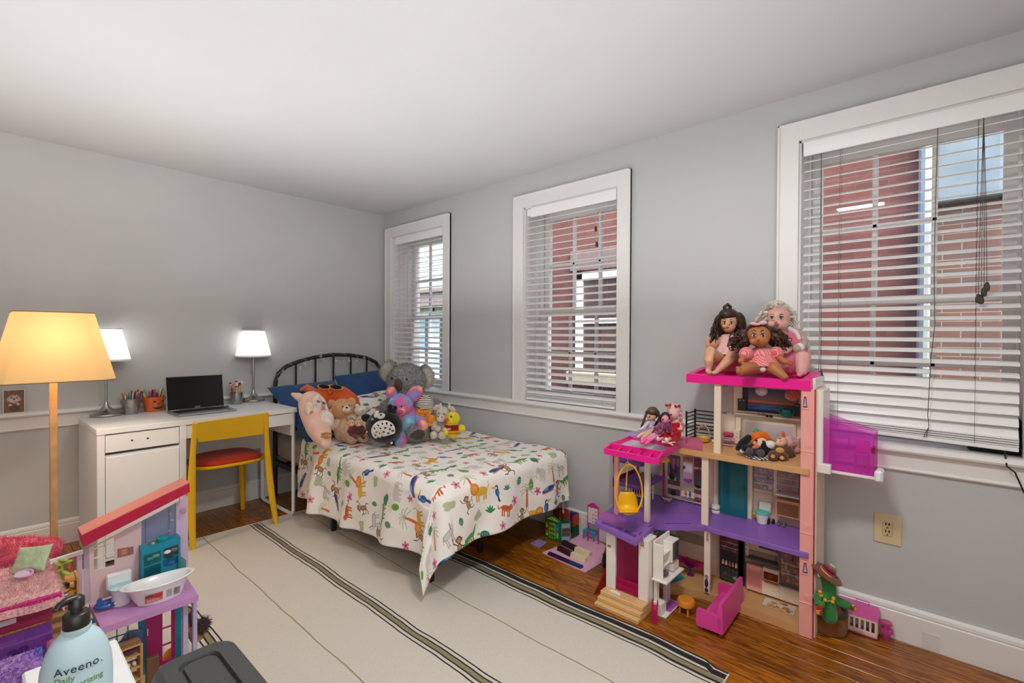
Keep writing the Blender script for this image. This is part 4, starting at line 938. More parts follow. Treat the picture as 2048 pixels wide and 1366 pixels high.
# black round dog
t = toy('dog_plush', 'round black plush dog with a speckled white belly', 'soft toy', 770, 887, 3.25); D = 3.22
b = EL(B(), 769, 853, D, 37, 33, 30, n=26, m=16); part('body', b, blackp, t, w=1)
part('ear', EL(B(), 733, 836, D, 11, 8, 5, rot=10), blackp, t, w=1); b = LIMB(B(), [(781, 823, D), (780, 814, D - .02)], [8, 6]); LIMB(b, [(787, 822, D), (790, 816, D - .02)], [7, 5]); part('ear', b, blackp, t, w=1)
whp = plush('e4dbcf')
def patch_on(t, name, uv, c, rr, D0, m, lift=.004, n=1):
    """a sewn patch following the round body"""
    b = B(); k = D0 / F_PX; o = PP(*c, D0); P = []
    inn = [((u - c[0]) * k, -(v - c[1]) * k) for u, v in uv]; mx = sum(p[0] for p in inn) / len(inn); my = sum(p[1] for p in inn) / len(inn)
    def on(x, y): s = max(.02, 1 - (x / (rr[0] * k)) ** 2 - (y / (rr[1] * k)) ** 2); return o + C_R * x + C_U * y - C_F * (rr[2] * k * math.sqrt(s) + lift)
    R3 = [.0001, .35, .7, 1]; vs = [on(mx + (x - mx) * q, my + (y - my) * q) for q in R3 for x, y in inn]; L_ = len(inn)
    b.add(vs, [[i * L_ + j, i * L_ + (j + 1) % L_, (i + 1) * L_ + (j + 1) % L_, (i + 1) * L_ + j] for i in range(3) for j in range(L_)]); return part(name, b, m, t, w=1, sm=180)
def oval(cx, cy, rx, ry, rot=0, n=18, cut=None):
    ps = []
    for i in range(n):
        a = 2 * pi * i / n; x, y = rx * math.cos(a), ry * math.sin(a); r_ = math.radians(rot)
        if cut is not None and y > cut: y = cut
        ps.append((cx + x * math.cos(r_) - y * math.sin(r_), cy + x * math.sin(r_) + y * math.cos(r_)))
    return ps
bl = patch_on(t, 'belly_patch', oval(773, 857, 23, 21, -14, 30, 11), (769, 853), (37, 33, 30), D, whp)
for (u, v) in ((758, 851), (765, 845), (773, 842), (781, 842), (789, 846), (762, 858), (770, 851), (779, 850), (787, 853), (759, 865), (768, 861), (776, 858), (784, 861), (792, 857), (772, 867), (764, 870)): patch_on(bl, 'speckle', oval(u, v, rf.uniform(1.6, 2.6), rf.uniform(1.2, 1.9), rf.uniform(0, 90), 10), (769, 853), (37, 33, 30), D, blackp, .008)
patch_on(t, 'face_blaze', oval(757, 826, 5, 6, -20), (769, 853), (37, 33, 30), D, whp); mz = part('muzzle', EL(B(), 762, 832, D - .078, 8.5, 6, 4, rot=-15), whp, t, w=1); part('nose', EL(B(), 762, 829.5, D - .094, 2.6, 1.6, 1.2), eye, mz, w=1)
for (u, v) in ((751, 835), (772, 827)): e = patch_on(t, 'eye', oval(u, v, 2.7, 2.0), (769, 853), (37, 33, 30), D, whp, .005); patch_on(e, 'pupil', oval(u, v, 1.5, 1.3), (769, 853), (37, 33, 30), D, blackp, .008)
b = B(); b.box(PP(783, 886, D - .02) - V((.008, .002, .006)), PP(783, 886, D - .02) + V((.008, .002, .008)), .001); part('tag', b, cloth('efece6'), t, w=1)
# orange duck comforter with striped hat
org = plush('f2a22a', scale=25); D = 3.42
t = toy('duck_plush', 'orange plush duck comforter in a black and white striped hat', 'soft toy', 853, 866, 3.42)
part('head', EL(B(), 849, 818, D, 17, 15, 14), plush('f3b13c'), t, w=1)
b = EL(B(), 850, 838, D, 14, 12, 9); LIMB(b, [(845, 834, D - .02), (832, 838, D - .03), (822, 846, D - .02)], [7, 8, 5]); LIMB(b, [(855, 834, D), (864, 840, D - .02), (870, 843, D)], [7, 10, 7]); EL(b, 838, 848, D - .02, 11, 5, 8); EL(b, 853, 849, D - .02, 14, 5, 8); part('body', b, org, t, w=1)
b = EL(B(), 846, 824, D - .055, 11, 4.5, 8, rot=6); EL(b, 841, 829, D - .05, 10, 3.5, 6, rot=18); bk = part('bill', b, plush('ee8f1e'), t, w=1)
for u in (842, 847.5): part('nostril', EL(B(), u, 821.5, D - .085, .8, 1, .6, n=8, m=6), eye, bk, w=1)
eyes(t, [(838, 816), (852.5, 816)], 1.5, D - .052)
st = mat('striped_knit', 'efe9e0', .9, var=0); N, L = st.node_tree.nodes, st.node_tree.links; g = N.new('ShaderNodeTexCoord'); sx = N.new('ShaderNodeSeparateXYZ'); L.new(g.outputs['Object'], sx.inputs[0]); ml = N.new('ShaderNodeMath'); ml.operation = 'MULTIPLY_ADD'; ml.inputs[1].default_value = 560; L.new(sx.outputs[2], ml.inputs[0]); sn = N.new('ShaderNodeMath'); sn.operation = 'SINE'; L.new(ml.outputs[0], sn.inputs[0]); gt = N.new('ShaderNodeMath'); gt.operation = 'GREATER_THAN'; gt.inputs[1].default_value = .1; L.new(sn.outputs[0], gt.inputs[0]); mx = N.new('ShaderNodeMix'); mx.data_type = 'RGBA'; mx.inputs[6].default_value = lin('efe9e0'); mx.inputs[7].default_value = lin('1f1c1c'); L.new(gt.outputs[0], mx.inputs[0]); L.new(mx.outputs[2], N['Principled BSDF'].inputs['Base Color'])
M = CAMM @ Matrix.Rotation(math.radians(10), 3, 'Y'); k = D / F_PX; b = B(); b.lathe([(18.2 * k, -6 * k), (18 * k, -1 * k), (16.5 * k, 6 * k), (13 * k, 12 * k), (7 * k, 17 * k), (.3 * k, 19 * k)], PP(851, 809, D), 20, M); part('hat', b, st, t, w=1)
# cream cow
crm = plush('cfc2b2', scale=50); D = 3.40
t = toy('cow_plush', 'cream plush cow with little horns between the two ducks', 'soft toy', 880, 875, 3.40)
b = EL(B(), 880, 856, D + .03, 15, 18, 13); LIMB(b, [(872, 848, D), (869, 856, D - .04), (876, 858, D - .07)], [7, 7, 6]); LIMB(b, [(888, 849, D), (892, 856, D - .03)], [7, 6]); LIMB(b, [(872, 868, D - .02), (868, 870, D - .07)], [8, 8]); LIMB(b, [(886, 868, D - .02), (884, 871, D - .08)], [8, 8]); b.fur(700, .006, rf); part('body', b, crm, t, w=1)
b = EL(B(), 885, 826, D, 13, 13, 12); b.fur(300, .006, rf); part('head', b, crm, t, w=1); part('snout', EL(B(), 882, 837, D - .045, 9, 8, 7), plush('d9cdbf'), t, w=1)
for a in ((873, 815, -35), (904, 818, 35)): part('ear', EL(B(), a[0], a[1], D, 8, 5, 3, rot=a[2]), crm, t, w=1)
for a in ((882, 811), (898, 812)): part('horn', LIMB(B(), [(a[0], a[1] + 3, D), (a[0] + (1 if a[0] > 890 else -1), a[1] - 3, D)], [2.8, 2.2]), plush('d9d0c4'), t, w=1)
eyes(t, [(878, 826), (888, 828)], 1.3, D - .047); eyes(t, [(876.5, 833), (884, 834)], 1.2, D - .075, 'nostril')
# yellow duck with football shirt
yl = plush('e6cf2a', scale=30, bump=.4); D = 3.36
t = toy('duck_plush', 'yellow plush duck in a dark red shirt lettered SPAIN', 'soft toy', 905, 876, 3.36)
b = EL(B(), 904, 859, D, 17, 17, 15); LIMB(b, [(916, 855, D), (923, 857, D - .01)], [6, 8]); LIMB(b, [(891, 858, D - .03), (892, 866, D - .05)], [4, 5]); part('body', b, yl, t, w=1)
part('head', EL(B(), 905.5, 837, D - .01, 14.5, 14, 13.5, n=22, m=14), yl, t, w=1)
b = EL(B(), 894, 839, D - .045, 5.5, 4, 7, rot=5); part('beak', b, plush('d9642a'), t, w=1); e = part('eye', EL(B(), 902.5, 833, D - .057, 2.1, 2.1, 1.2), eye, t, w=1); part('glint', EL(B(), 903, 832, D - .0625, .7, .7, .5, n=8, m=6), plastic('f4f4f2'), e, w=1)
k = D / F_PX; b = B(); b.lathe([(13.5 * k, 10.5 * k), (16 * k, 7 * k), (17.9 * k, 0), (17.4 * k, -6 * k)], PP(904, 859, D), 28, CAMM, sy=.9); sh_ = part('shirt', b, cloth('8e2018'), t, w=1)
b = B(); b.lathe([(18.0 * k, 0), (18.3 * k, -1 * k), (18.3 * k, -4.6 * k), (17.9 * k, -5.2 * k)], PP(904, 859, D), 28, CAMM, sy=.9); part('stripe', b, cloth('e39a22'), sh_, w=1)
text('lettering', 'SPAIN', .022, sh_, place(PP(895.5, 858, D) - C_F * .052, C_R * .93 + C_F * .05 - C_F * .35 * 0, -C_F), cloth('f2ece4'), .004, .0004, 'CENTER', 1)
# long pink cat
pk = plush('e5b7a2', 'efcdbd', scale=12, bump=.5); tan = plush('c78a35'); D = 3.30
t = toy('cat_plush', 'long pink plush cat with ginger bands leaning on the blue pillow', 'soft toy', 648, 893, 3.12)
b = B(); ax = [(622, 806, 3.36), (624, 822, 3.32), (630, 838, 3.27), (637, 856, 3.21), (644, 872, 3.15), (649, 883, 3.11)]
LIMB(b, ax, [24, 24, 24, 23, 19, 13], 18); EL(b, 627, 812, 3.34, 25, 25, 23); LIMB(b, [(644, 878, 3.12), (651, 889, 3.06)], [12, 9]); part('body', blend(b, pk, .006, 6), pk, t, w=0).data.transform(TMX(t).inverted())
b = B(); LIMB(b, [(612, 802, 3.36), (596, 793, 3.36), (586, 789, 3.36)], [10, 8, 4]); part('ear', b, plush('e8c4b6'), t, w=1)
part('face_patch', EL(B(), 638, 806, 3.27, 13, 16, 8, rot=-24), plush('efe0d4'), t, w=1, label='cream face patch')
part('cheek_fold', LIMB(B(), [(640, 793, 3.25), (650, 806, 3.22), (655, 820, 3.22)], [2.4, 2.6, 2.2]), plush('ead0c2'), t, w=1)
for (u, v) in ((637, 803), (648, 806)): e = part('eye', EL(B(), u, v, 3.205, 3.4, 2.3, 1.2, rot=20), plastic('2a2b30', .3), t, w=1); part('glint', EL(B(), u + .6, v - .3, 3.198, 1.2, 1, .6, n=8, m=6), plastic('c8c4be'), e, w=1)
part('nose', EL(B(), 645, 818, 3.195, 3, 2, 2), plush('d98a80'), t, w=1)
part('belly_patch', EL(B(), 653, 838, 3.22, 14, 19, 12, rot=-22), plush('eadccf'), t, w=1, label='cream belly patch')
part('paw', LIMB(B(), [(618, 812, 3.24), (619, 826, 3.22)], [8, 8]), plush('ecd5c4'), t, w=1)
for pts, rs in (([(614, 827, 3.23), (623, 826, 3.21), (628, 827, 3.22)], [4, 5, 3]), ([(613, 835, 3.23), (622, 835, 3.20), (631, 833, 3.20)], [4, 4.5, 3]), ([(616, 842, 3.23), (624, 841, 3.20), (632, 838, 3.21)], [2.5, 3, 2])): part('band', LIMB(B(), pts, rs), tan, t, w=1, label='ginger band')
for pts, rs in (([(644, 868, 3.09), (654, 866, 3.08), (662, 868, 3.1)], [2.2, 2.4, 2]), ([(643, 874, 3.085), (652, 873, 3.06), (661, 874, 3.08)], [2.0, 2.2, 2])): part('band', LIMB(B(), pts, rs), tan, t, w=1, label='ginger band')
# teddy bear
tb = plush('cf9a66', 'daa878', scale=40); tc = plush('dcb89c', scale=40); D = 3.42
t = toy('teddy_bear', 'honey brown teddy bear with a rainbow badge on its cream tummy', 'soft toy', 703, 886, 3.30)
b = EL(B(), 685, 818, D, 22, 21, 20, n=22, m=14); b.fur(1400, .006, rf); part('head', b, tb, t, w=1)
for (u, v) in ((663, 809), (703, 805)): part('ear', EL(B(), u, v, D + .02, 9, 10, 5), tb, t, w=1)
mz = part('muzzle', EL(B(), 693, 819, D - .065, 8.5, 8, 7), plush('ecd9c2'), t, w=1); part('nose', EL(B(), 693.5, 815, D - .093, 2.6, 1.8, 1.4), plastic('3a2620', .4), mz, w=1)
b = B(); b.tube([PP(690, 822, D - .094), PP(693.5, 825, D - .095), PP(697, 822, D - .093)], .0012, 5); part('smile', b, eye, mz, w=1)
eyes(t, [(686, 813.5), (698.5, 811)], 1.6, D - .078)
b = EL(B(), 700, 858, D + .02, 32, 32, 24); LIMB(b, [(678, 842, D), (668, 852, D - .05)], [10, 9]); LIMB(b, [(722, 848, D), (732, 862, D - .06)], [11, 9]); LIMB(b, [(694, 872, D - .05), (704, 876, D - .12)], [12, 12]); LIMB(b, [(716, 872, D - .03), (729, 874, D - .11)], [12, 11]); b.fur(1500, .006, rf); part('body', b, tc, t, w=1)
part('arm', LIMB(B(), [(658, 830, D - .02), (664, 822, D - .03), (660, 838, D - .05)], [8, 8, 8]), tb, t, w=1)
bd_ = part('badge', EL(B(), 703, 836, D - .06, 11, 9, 4), clear('e8e2dc', .35), t, w=1)
for q, c in ((0, 'd9a23a'), (2.4, 'e7ddc8'), (4.6, '8fb4cf')): b = B(); b.tube([PP(703 + (9 - q) * math.cos(a), 838 - (8 - q) * math.sin(a), D - .08) for a in [pi * i / 8 for i in range(9)]], .0035, 6); part('rainbow_arc', b, plush(c), bd_, w=1)
# cream lying toy and the two monkeys
t = toy('unicorn_plush', 'small cream plush unicorn lying between the teddy bear and the black dog', 'soft toy', 726, 842, 3.36); D = 3.42
cw = plush('e0d3c4', scale=40); part('head', EL(B(), 722, 821, D, 14, 10, 11, rot=-12), cw, t, w=1); b = EL(B(), 728, 838, D + .02, 16, 12, 14); part('body', b, cw, t, w=1); part('horn', LIMB(B(), [(735, 814, D), (741, 818, D)], [3, 2]), plush('c9b3ac'), t, w=1); eyes(t, [(726, 821.5)], 1.1, D - .045); part('ear', EL(B(), 714, 812, D, 5, 4, 3), cw, t, w=1)
for i, (u, v, lab, arm) in enumerate(((702, 847, 'small plush monkey with a maroon body, the nearer to the pink cat', -1), (717, 847, 'small plush monkey with a brown body, the nearer to the black dog', 1))):
    D = 3.15; t = toy('monkey_plush', lab, 'soft toy', u + 3, 878, D); b_ = plush('6a2a26' if i == 0 else '4a2a1c'); fc = plush('d3a07a')
    part('head', EL(B(), u, v, D, 7.5, 6.5, 6), fc, t, w=1); part('hair', EL(B(), u - .5, v - 3, D + .012, 7.5, 5.5, 6), plush('b98560'), t, w=1)
    for s in (-1, 1): part('ear', EL(B(), u + s * 7.5, v, D + .008, 2.6, 3, 1.5), fc, t, w=1)
    part('muzzle', EL(B(), u + 1, v + 2.5, D - .016, 4, 2.8, 2.5), plush('e0b898'), t, w=1); eyes(t, [(u - 1.8, v - 1), (u + 3, v - 1.2)], .9, D - .02)
    b = EL(B(), u + 4, v + 15, D + .01, 10, 12, 9); LIMB(b, [(u + 3, v + 10, D), (u + 14 if arm > 0 else u - 5, v + 16, D - .02)], [4, 3.5]); LIMB(b, [(u + 4, v + 22, D), (u + 10, v + 28, D - .03)], [4.5, 3.5]); part('body', b, b_, t, w=1)
    part('hand', EL(B(), u + 15.5 if arm > 0 else u - 6, v + 17, D - .022, 3.2, 2.6, 2.4), fc, t, w=1)
# orange crab neck pillow
cr = plush('d3562a', 'dc6233', scale=8, bump=.25, sheen=.2); D = 3.70
t = toy('crab_neck_pillow', 'orange crab-shaped neck pillow with smile and dark goggles', 'soft toy', 668, 856, D)
b = B(); LIMB(b, [(641, 862, D - .16), (634, 838, D - .10), (634, 816, D - .03), (645, 798, D), (662, 792, D + .01), (682, 795, D), (697, 806, D - .03), (706, 822, D - .08), (716, 838, D - .14)], [14, 21, 25, 25, 24, 23, 22, 18, 11], 16); body = blend_part('body', b, cr, t, .008, 6, w=1)
for pts, rs in (([(626, 782, D), (614, 776, D), (604, 779, D)], [7, 8, 4]), ([(694, 790, D), (701, 790, D - .02), (703, 798, D - .03)], [7, 7, 4]), ([(709, 826, D - .1), (718, 832, D - .14), (722, 842, D - .18)], [6, 7, 4])): part('claw', LIMB(B(), pts, rs), plush('dd6a4a'), t, w=1)
for (u, v, rx) in ((648, 774, 11), (672, 775, 12)):
    g_ = part('goggle_rim', EL(B(), u, v, D - .085, rx + 2.5, 5.5, 3, rot=8), plush('e2b04a'), t, w=1); part('goggle', EL(B(), u, v - 1, D - .093, rx, 4.4, 3, rot=8), blackp, g_, w=1)
b = B(); b.tube([PP(654, 783, D - .103), PP(656, 788, D - .107), PP(660, 790, D - .108), PP(664, 788, D - .107), PP(666, 783, D - .103)], .0028, 6); part('smile', b, eye, t, w=1)
# ================================================================== rug
RX0, RX1, RY0, RY1 = .30, 1.957, .60, 3.515
rugm = mat('flatwoven_rug', 'cfc6ba', .95, var=0); N, L = rugm.node_tree.nodes, rugm.node_tree.links; P_ = N['Principled BSDF']
uvn = N.new('ShaderNodeTexCoord'); sx = N.new('ShaderNodeSeparateXYZ'); L.new(uvn.outputs['UV'], sx.inputs[0])
g = N.new('ShaderNodeNewGeometry'); nz = N.new('ShaderNodeTexNoise'); nz.inputs['Scale'].default_value = 3.2; nz.inputs['Detail'].default_value = 3; L.new(g.outputs['Position'], nz.inputs['Vector'])
wob = N.new('ShaderNodeMath'); wob.operation = 'MULTIPLY_ADD'; wob.inputs[1].default_value = .016; L.new(nz.outputs[0], wob.inputs[0]); L.new(sx.outputs[0], wob.inputs[2])
rp = N.new('ShaderNodeValToRGB'); rp.color_ramp.interpolation = 'CONSTANT'; el = rp.color_ramp.elements
crm_, blk_, tan_ = 'd2cabf', '24211f', '8e8364'
st = [(0, crm_)]
def band(x, ws):
    for w, c in ws: st.append((x, c)); x += w
    st.append((x, crm_))
BAND = [(.008, blk_), (.010, crm_), (.008, blk_), (.020, tan_), (.008, blk_), (.010, crm_), (.008, blk_)]
band(.612, BAND); band(.950, [(.007, '9b9270')]); band(1.228, BAND); band(1.580, [(.007, '9b9270')]); band(1.828, [(.010, blk_), (.013, crm_), (.009, blk_), (.027, tan_), (.010, blk_), (.014, crm_), (.05, blk_)])
for i, (x, c) in enumerate(st):
    p = (x - RX0) / (RX1 - RX0) + .008
    if i == 0: e = el[0]; e.position = 0
    elif i == 1: e = el[1]; e.position = p
    else: e = el.new(min(1, p))
    e.color = lin(c)
L.new(wob.outputs[0], rp.inputs[0])
wv = N.new('ShaderNodeTexNoise'); wv.inputs['Scale'].default_value = 260; wv.inputs['Detail'].default_value = 2; L.new(g.outputs['Position'], wv.inputs['Vector'])
hs = N.new('ShaderNodeHueSaturation'); mr = N.new('ShaderNodeMapRange'); mr.inputs[3].default_value = .82; mr.inputs[4].default_value = 1.12; L.new(wv.outputs[0], mr.inputs[0]); L.new(mr.outputs[0], hs.inputs['Value']); L.new(rp.outputs[0], hs.inputs['Color']); L.new(hs.outputs[0], P_.inputs['Base Color'])
bp = N.new('ShaderNodeBump'); bp.inputs['Strength'].default_value = .35; bp.inputs['Distance'].default_value = .002; L.new(wv.outputs[0], bp.inputs['Height']); L.new(bp.outputs[0], P_.inputs['Normal'])
def rugp(u, v):
    x = RX0 + u * (RX1 - RX0); y = RY0 + v * (RY1 - RY0); w = .018 * noise.noise(V((0, y * 2.6, 1))) * (u ** 2) - .006 * (u ** 4)
    if v < .02 and u > .97: w -= .02
    return V((x + w, y + .006 * noise.noise(V((x * 5, 0, 2))), .0055 + .0022 * (noise.noise(V((x * 2.5, y * 2.5, 0))) + .6 * noise.noise(V((x * 7, y * 6, 3))))))
t = thing('rug', 'cream flatwoven rug with dark and tan stripe bands running towards the desk', 'rug', ((RX0 + RX1) / 2, (RY0 + RY1) / 2, 0))
b = B(); b.grid(rugp, 70, 110); part('weave', b, rugm, t, w=1, sm=180)
b = B(); b.tube([rugp(1, v / 60) - V((0, 0, .0015)) for v in range(61)], .0055, 6, flat=.7); part('bound_edge', b, mat('dark_rug_binding', '2a2725', .95, bump=.5, bscale=500), t, w=1, label='dark bound edge')
for v in (0, 1): b = B(); b.tube([rugp(u / 40, v) - V((0, 0, .002)) for u in range(41)], .0035, 6); part('end_hem', b, mat('cream_rug_hem', 'd5cdc2', .95), t, w=1)

# ================================================================== tall dollhouse
XF, XB = 2.40, 2.605
def f2(x): return .371 + max(0, x - XF) * .12
def f3(x): return .735 + max(0, x - XF) * .145
def on(u, v, lev):
    """floor point of dollhouse storey 1, 2 or 3 seen at pixel u, v"""
    z0, k = {1: (.037, 0), 2: (.371, .12), 3: (.735, .145)}[lev]; d = at(u, v, x=1) - V((0, 0, EYE))
    t = (z0 - XF * k - EYE) / (d.z - k * d.x); p = V((d.x * t, d.y * t, EYE + d.z * t))
    return p if p.x > XF else at(u, v, z=z0)
hp = dict(pink=plastic('efa69c', .45), hot=plastic('ee1d92', .32), purple=plastic('8a5fb6', .4), tan=plastic('cf9f6a', .45), cream=plastic('eadac4', .45), teal=plastic('167a80', .3), white=plastic('ece6de', .35), red=plastic('b51745', .35), dark=plastic('37333c', .45))
dh = thing('dollhouse', 'tall pink and purple three-storey dollhouse standing against the window wall', 'dollhouse', (2.45, .75, 0))
def hb(name, lo, hi, m, bev=.0015, par=None, label=None): b = B(); b.box(lo, hi, bev); return part(name, b, m, par or dh, label, 1, 25)
def rx(b, u0, v0, u1, v1, x, t=.004, bev=.001):
    a, c = at(u0, v0, x=x), at(u1, v1, x=x); b.box((x, a.y, a.z), (x + t, c.y, c.z), bev); return b
def panel(name, u0, v0, u1, v1, x, m, t=.004, par=None, label=None): return part(name, rx(B(), u0, v0, u1, v1, x, t), m, par or dh, label, 1, 25)
def slab(name, poly, zf, th, m):
    b = B(); n = len(poly); top = [V((x, y, zf(x))) for x, y in poly]; bot = [p - V((0, 0, th)) for p in top]
    b.add(top + bot, [list(range(n)), [2 * n - 1 - i for i in range(n)]] + [[i, n + i, n + (i + 1) % n, (i + 1) % n] for i in range(n)]); return part(name, b, m, dh, None, 1, 25)
slab('base_floor', [(XF, .453), (XB, .453), (XB, 1.20), (2.45, 1.21), (2.328, 1.02), (2.382, .93), (XF, .87)], lambda x: .037, .037, hp['tan'])
slab('middle_floor', [(XF, .42), (XB, .42), (XB, 1.30), (2.31, 1.335), (2.07, 1.292), (1.996, 1.028), (2.235, 1.046), (2.36, .888), (XF, .851)], f2, .023, hp['purple'])
slab('upper_floor', [(XF, .42), (XB, .42), (XB, 1.02), (XF, 1.013)], f3, .027, hp['tan'])
hb('floor_lip', (XF - .016, .419, .348), (XF + .001, .851, .371), hp['purple']); hb('floor_lip', (XF - .016, .419, .708), (XF + .001, 1.013, .735), hp['tan'])
# trays and slots of the purple floor
for (a, c) in (((1200, 1046), (1240, 1061)), ((1246, 1063), (1268, 1075))): p, q = at(*a, z=.372), at(*c, z=.372); b = B(); b.prism([(p.x + .004, p.y), (p.x + .03, p.y), (q.x + .03, q.y), (q.x + .004, q.y)], .3712, .3722); part('tray_recess', b, plastic('5d3f88', .5), dh, w=1)
for (u0, v0, u1, v1) in ((1296, 1054, 1307, 1048), (1278, 1070, 1283, 1064), (1330, 1047, 1382, 1047)): p, q = at(u0, v0, z=.3715), at(u1, v1, z=.3715); b = B(); b.tube([p, q], .0016, 4); part('slot', b, plastic('3d2a5a', .6), dh, w=1)
# pink brick column and right side wall
pb = mat('pink_brick_plastic', 'efa69c', .5, var=0); N, L = pb.node_tree.nodes, pb.node_tree.links
g = N.new('ShaderNodeNewGeometry'); s3 = N.new('ShaderNodeSeparateXYZ'); cb = N.new('ShaderNodeCombineXYZ'); L.new(g.outputs['Position'], s3.inputs[0]); L.new(s3.outputs[1], cb.inputs[0]); L.new(s3.outputs[2], cb.inputs[1])
br = N.new('ShaderNodeTexBrick'); br.inputs['Scale'].default_value = 1; br.inputs['Brick Width'].default_value = .018; br.inputs['Row Height'].default_value = .006; br.inputs['Mortar Size'].default_value = .0006; L.new(cb.outputs[0], br.inputs['Vector']); bp = N.new('ShaderNodeBump'); bp.inputs['Strength'].default_value = .25; bp.inputs['Distance'].default_value = .001; bp.invert = True; L.new(br.outputs['Fac'], bp.inputs['Height']); L.new(bp.outputs[0], N['Principled BSDF'].inputs['Normal'])
col = hb('brick_column', (XF - .005, .403, 0), (XF + .006, .4535, 1.08), pb)
hb('column_edge', (XF - .004, .4005, 0), (XF + .012, .403, 1.08), hp['red'], .0006)
hb('side_wall', (XF + .012, .395, 0), (XB + .004, .4005, 1.08), hp['cream'])
for z in (.147, .45, .806): hb('moulding', (XF - .0075, .403, z), (XF - .004, .4535, z + .004), pb, .001, col)
for z in (.165, .47, .825):
    b = B(); b.box((XF - .0065, .412, z), (XF - .005, .438, z + .026), .0007); b.box((XF - .008, .419, z + .007), (XF - .006, .431, z + .019), .0007); part('square_ornament', b, pb, col, w=1, sm=25)
def lancet(u0, v0, u1, v1, x=XF - .0065, par=None):
    a, c = at(u0, v0, x=x), at(u1, v1, x=x); w = a.y - c.y; h = a.z - c.z
    def tr(f, x0, x1, m, nm, pr): b = B(); y0, y1, z0, z1 = c.y + w * f, a.y - w * f, c.z + h * f * .7, a.z - h * f * .7; b.prism([(y0, z0), (y1, z0), (y1 - w * .18, z1), (y0 + w * .18, z1)], x1, x0, 'x'); return part(nm, b, m, pr, None, 1, 25)
    f = tr(0, x, x - .002, plastic('f0b3aa'), 'lancet_frame', par or dh); tr(.16, x - .002, x - .0026, plastic('7c1f5a'), 'lancet_back', f); tr(.3, x - .0026, x - .0032, plastic('a9bcd0'), 'lancet_picture', f)
lancet(1604, 789, 1617, 819); lancet(1603, 1120, 1618, 1151); lancet(1412.5, 1064, 1418, 1083, XF - .003)
# posts
def post(u0, u1, v0, v1, x=XF, d=.018, m=None, zt=None, zb=None):
    a, c = at(u0, v0, x=x), at(u1, v1, x=x); b = B(); b.box((x, c.y, zb if zb is not None else c.z), (x + d, a.y, zt if zt is not None else a.z), .002); return part('post', b, m or hp['cream'], dh, None, 1, 25)
post(1428, 1440.5, 770, 908, zb=.735, zt=1.085); post(1403, 1415.5, 912, 1049, zb=.371, zt=.712); post(1408, 1419, 1062, 1186, zb=.03, zt=.352)
q = at(1293, 1043, z=.371); hb('post', (q.x - .009, q.y - .016, .371), (q.x + .011, q.y + .010, .745), hp['cream']); q = at(1233, 1028, z=.371); hb('post', (q.x - .008, q.y - .012, .371), (q.x + .008, q.y + .012, .745), hp['pink'], label='pink corner post')
a = at(1408, 1146, x=XF - .002); c = at(1418, 1186, x=XF - .002); b = B(); b.box((XF - .003, c.y, c.z), (XF - .0005, a.y, a.z), .001); sk = part('skateboard_sticker', b, plastic('e8e2da'), dh, w=1, sm=25)
for f, m_ in ((.85, '8d8389'), (.5, '4a2a5a'), (.12, '2f4038')): b = B(); z = c.z + (a.z - c.z) * f; b.prism([((a.y + c.y) / 2 + (a.y - c.y) * .36 * math.cos(k * .52), z + (a.z - c.z) * (.12 if f != .5 else .26) * math.sin(k * .52)) for k in range(12)], XF - .0036, XF - .003, 'x'); part('sticker_print', b, plastic(m_), sk, w=1)
# hot pink roof tray
A_, Bz = at(1376, 747, x=XF - .01), at(1619, 759.7, x=XF - .01); zr = 1.118; y0, y1 = .416, .958
def rz(x): return zr + (x - XF) * .12
b = B(); th = .042
for (xa, xb_, ya, yb) in ((XF - .012, XF + .01, y0, y1), (XB - .02, XB + .005, y0, y1), (XF + .01, XB - .02, y1 - .03, y1), (XF + .01, XB - .02, y0, y0 + .038)):
    b.add([(xa, ya, rz(xa) - th), (xb_, ya, rz(xb_) - th), (xb_, yb, rz(xb_) - th), (xa, yb, rz(xa) - th), (xa, ya, rz(xa)), (xb_, ya, rz(xb_)), (xb_, yb, rz(xb_)), (xa, yb, rz(xa))], [(3, 2, 1, 0), (4, 5, 6, 7), (0, 1, 5, 4), (1, 2, 6, 5), (2, 3, 7, 6), (3, 0, 4, 7)])
part('roof_frame', b, hp['hot'], dh, w=1, sm=None)
b = B(); b.add([(XF, y0 + .01, rz(XF) - .018), (XB, y0 + .01, rz(XB) - .018), (XB, y1 - .01, rz(XB) - .018), (XF, y1 - .01, rz(XF) - .018)] + [(XF, y0 + .01, rz(XF) - .03), (XB, y0 + .01, rz(XB) - .03), (XB, y1 - .01, rz(XB) - .03), (XF, y1 - .01, rz(XF) - .03)], [(0, 1, 2, 3), (7, 6, 5, 4), (0, 4, 5, 1), (1, 5, 6, 2), (2, 6, 7, 3), (3, 7, 4, 0)]); part('roof_floor', b, plastic('e01883', .35), dh, w=1)
hb('roof_end_bracket', (XF + .02, y0 - .012, 1.075), (XB, y0, 1.125), hp['white'])
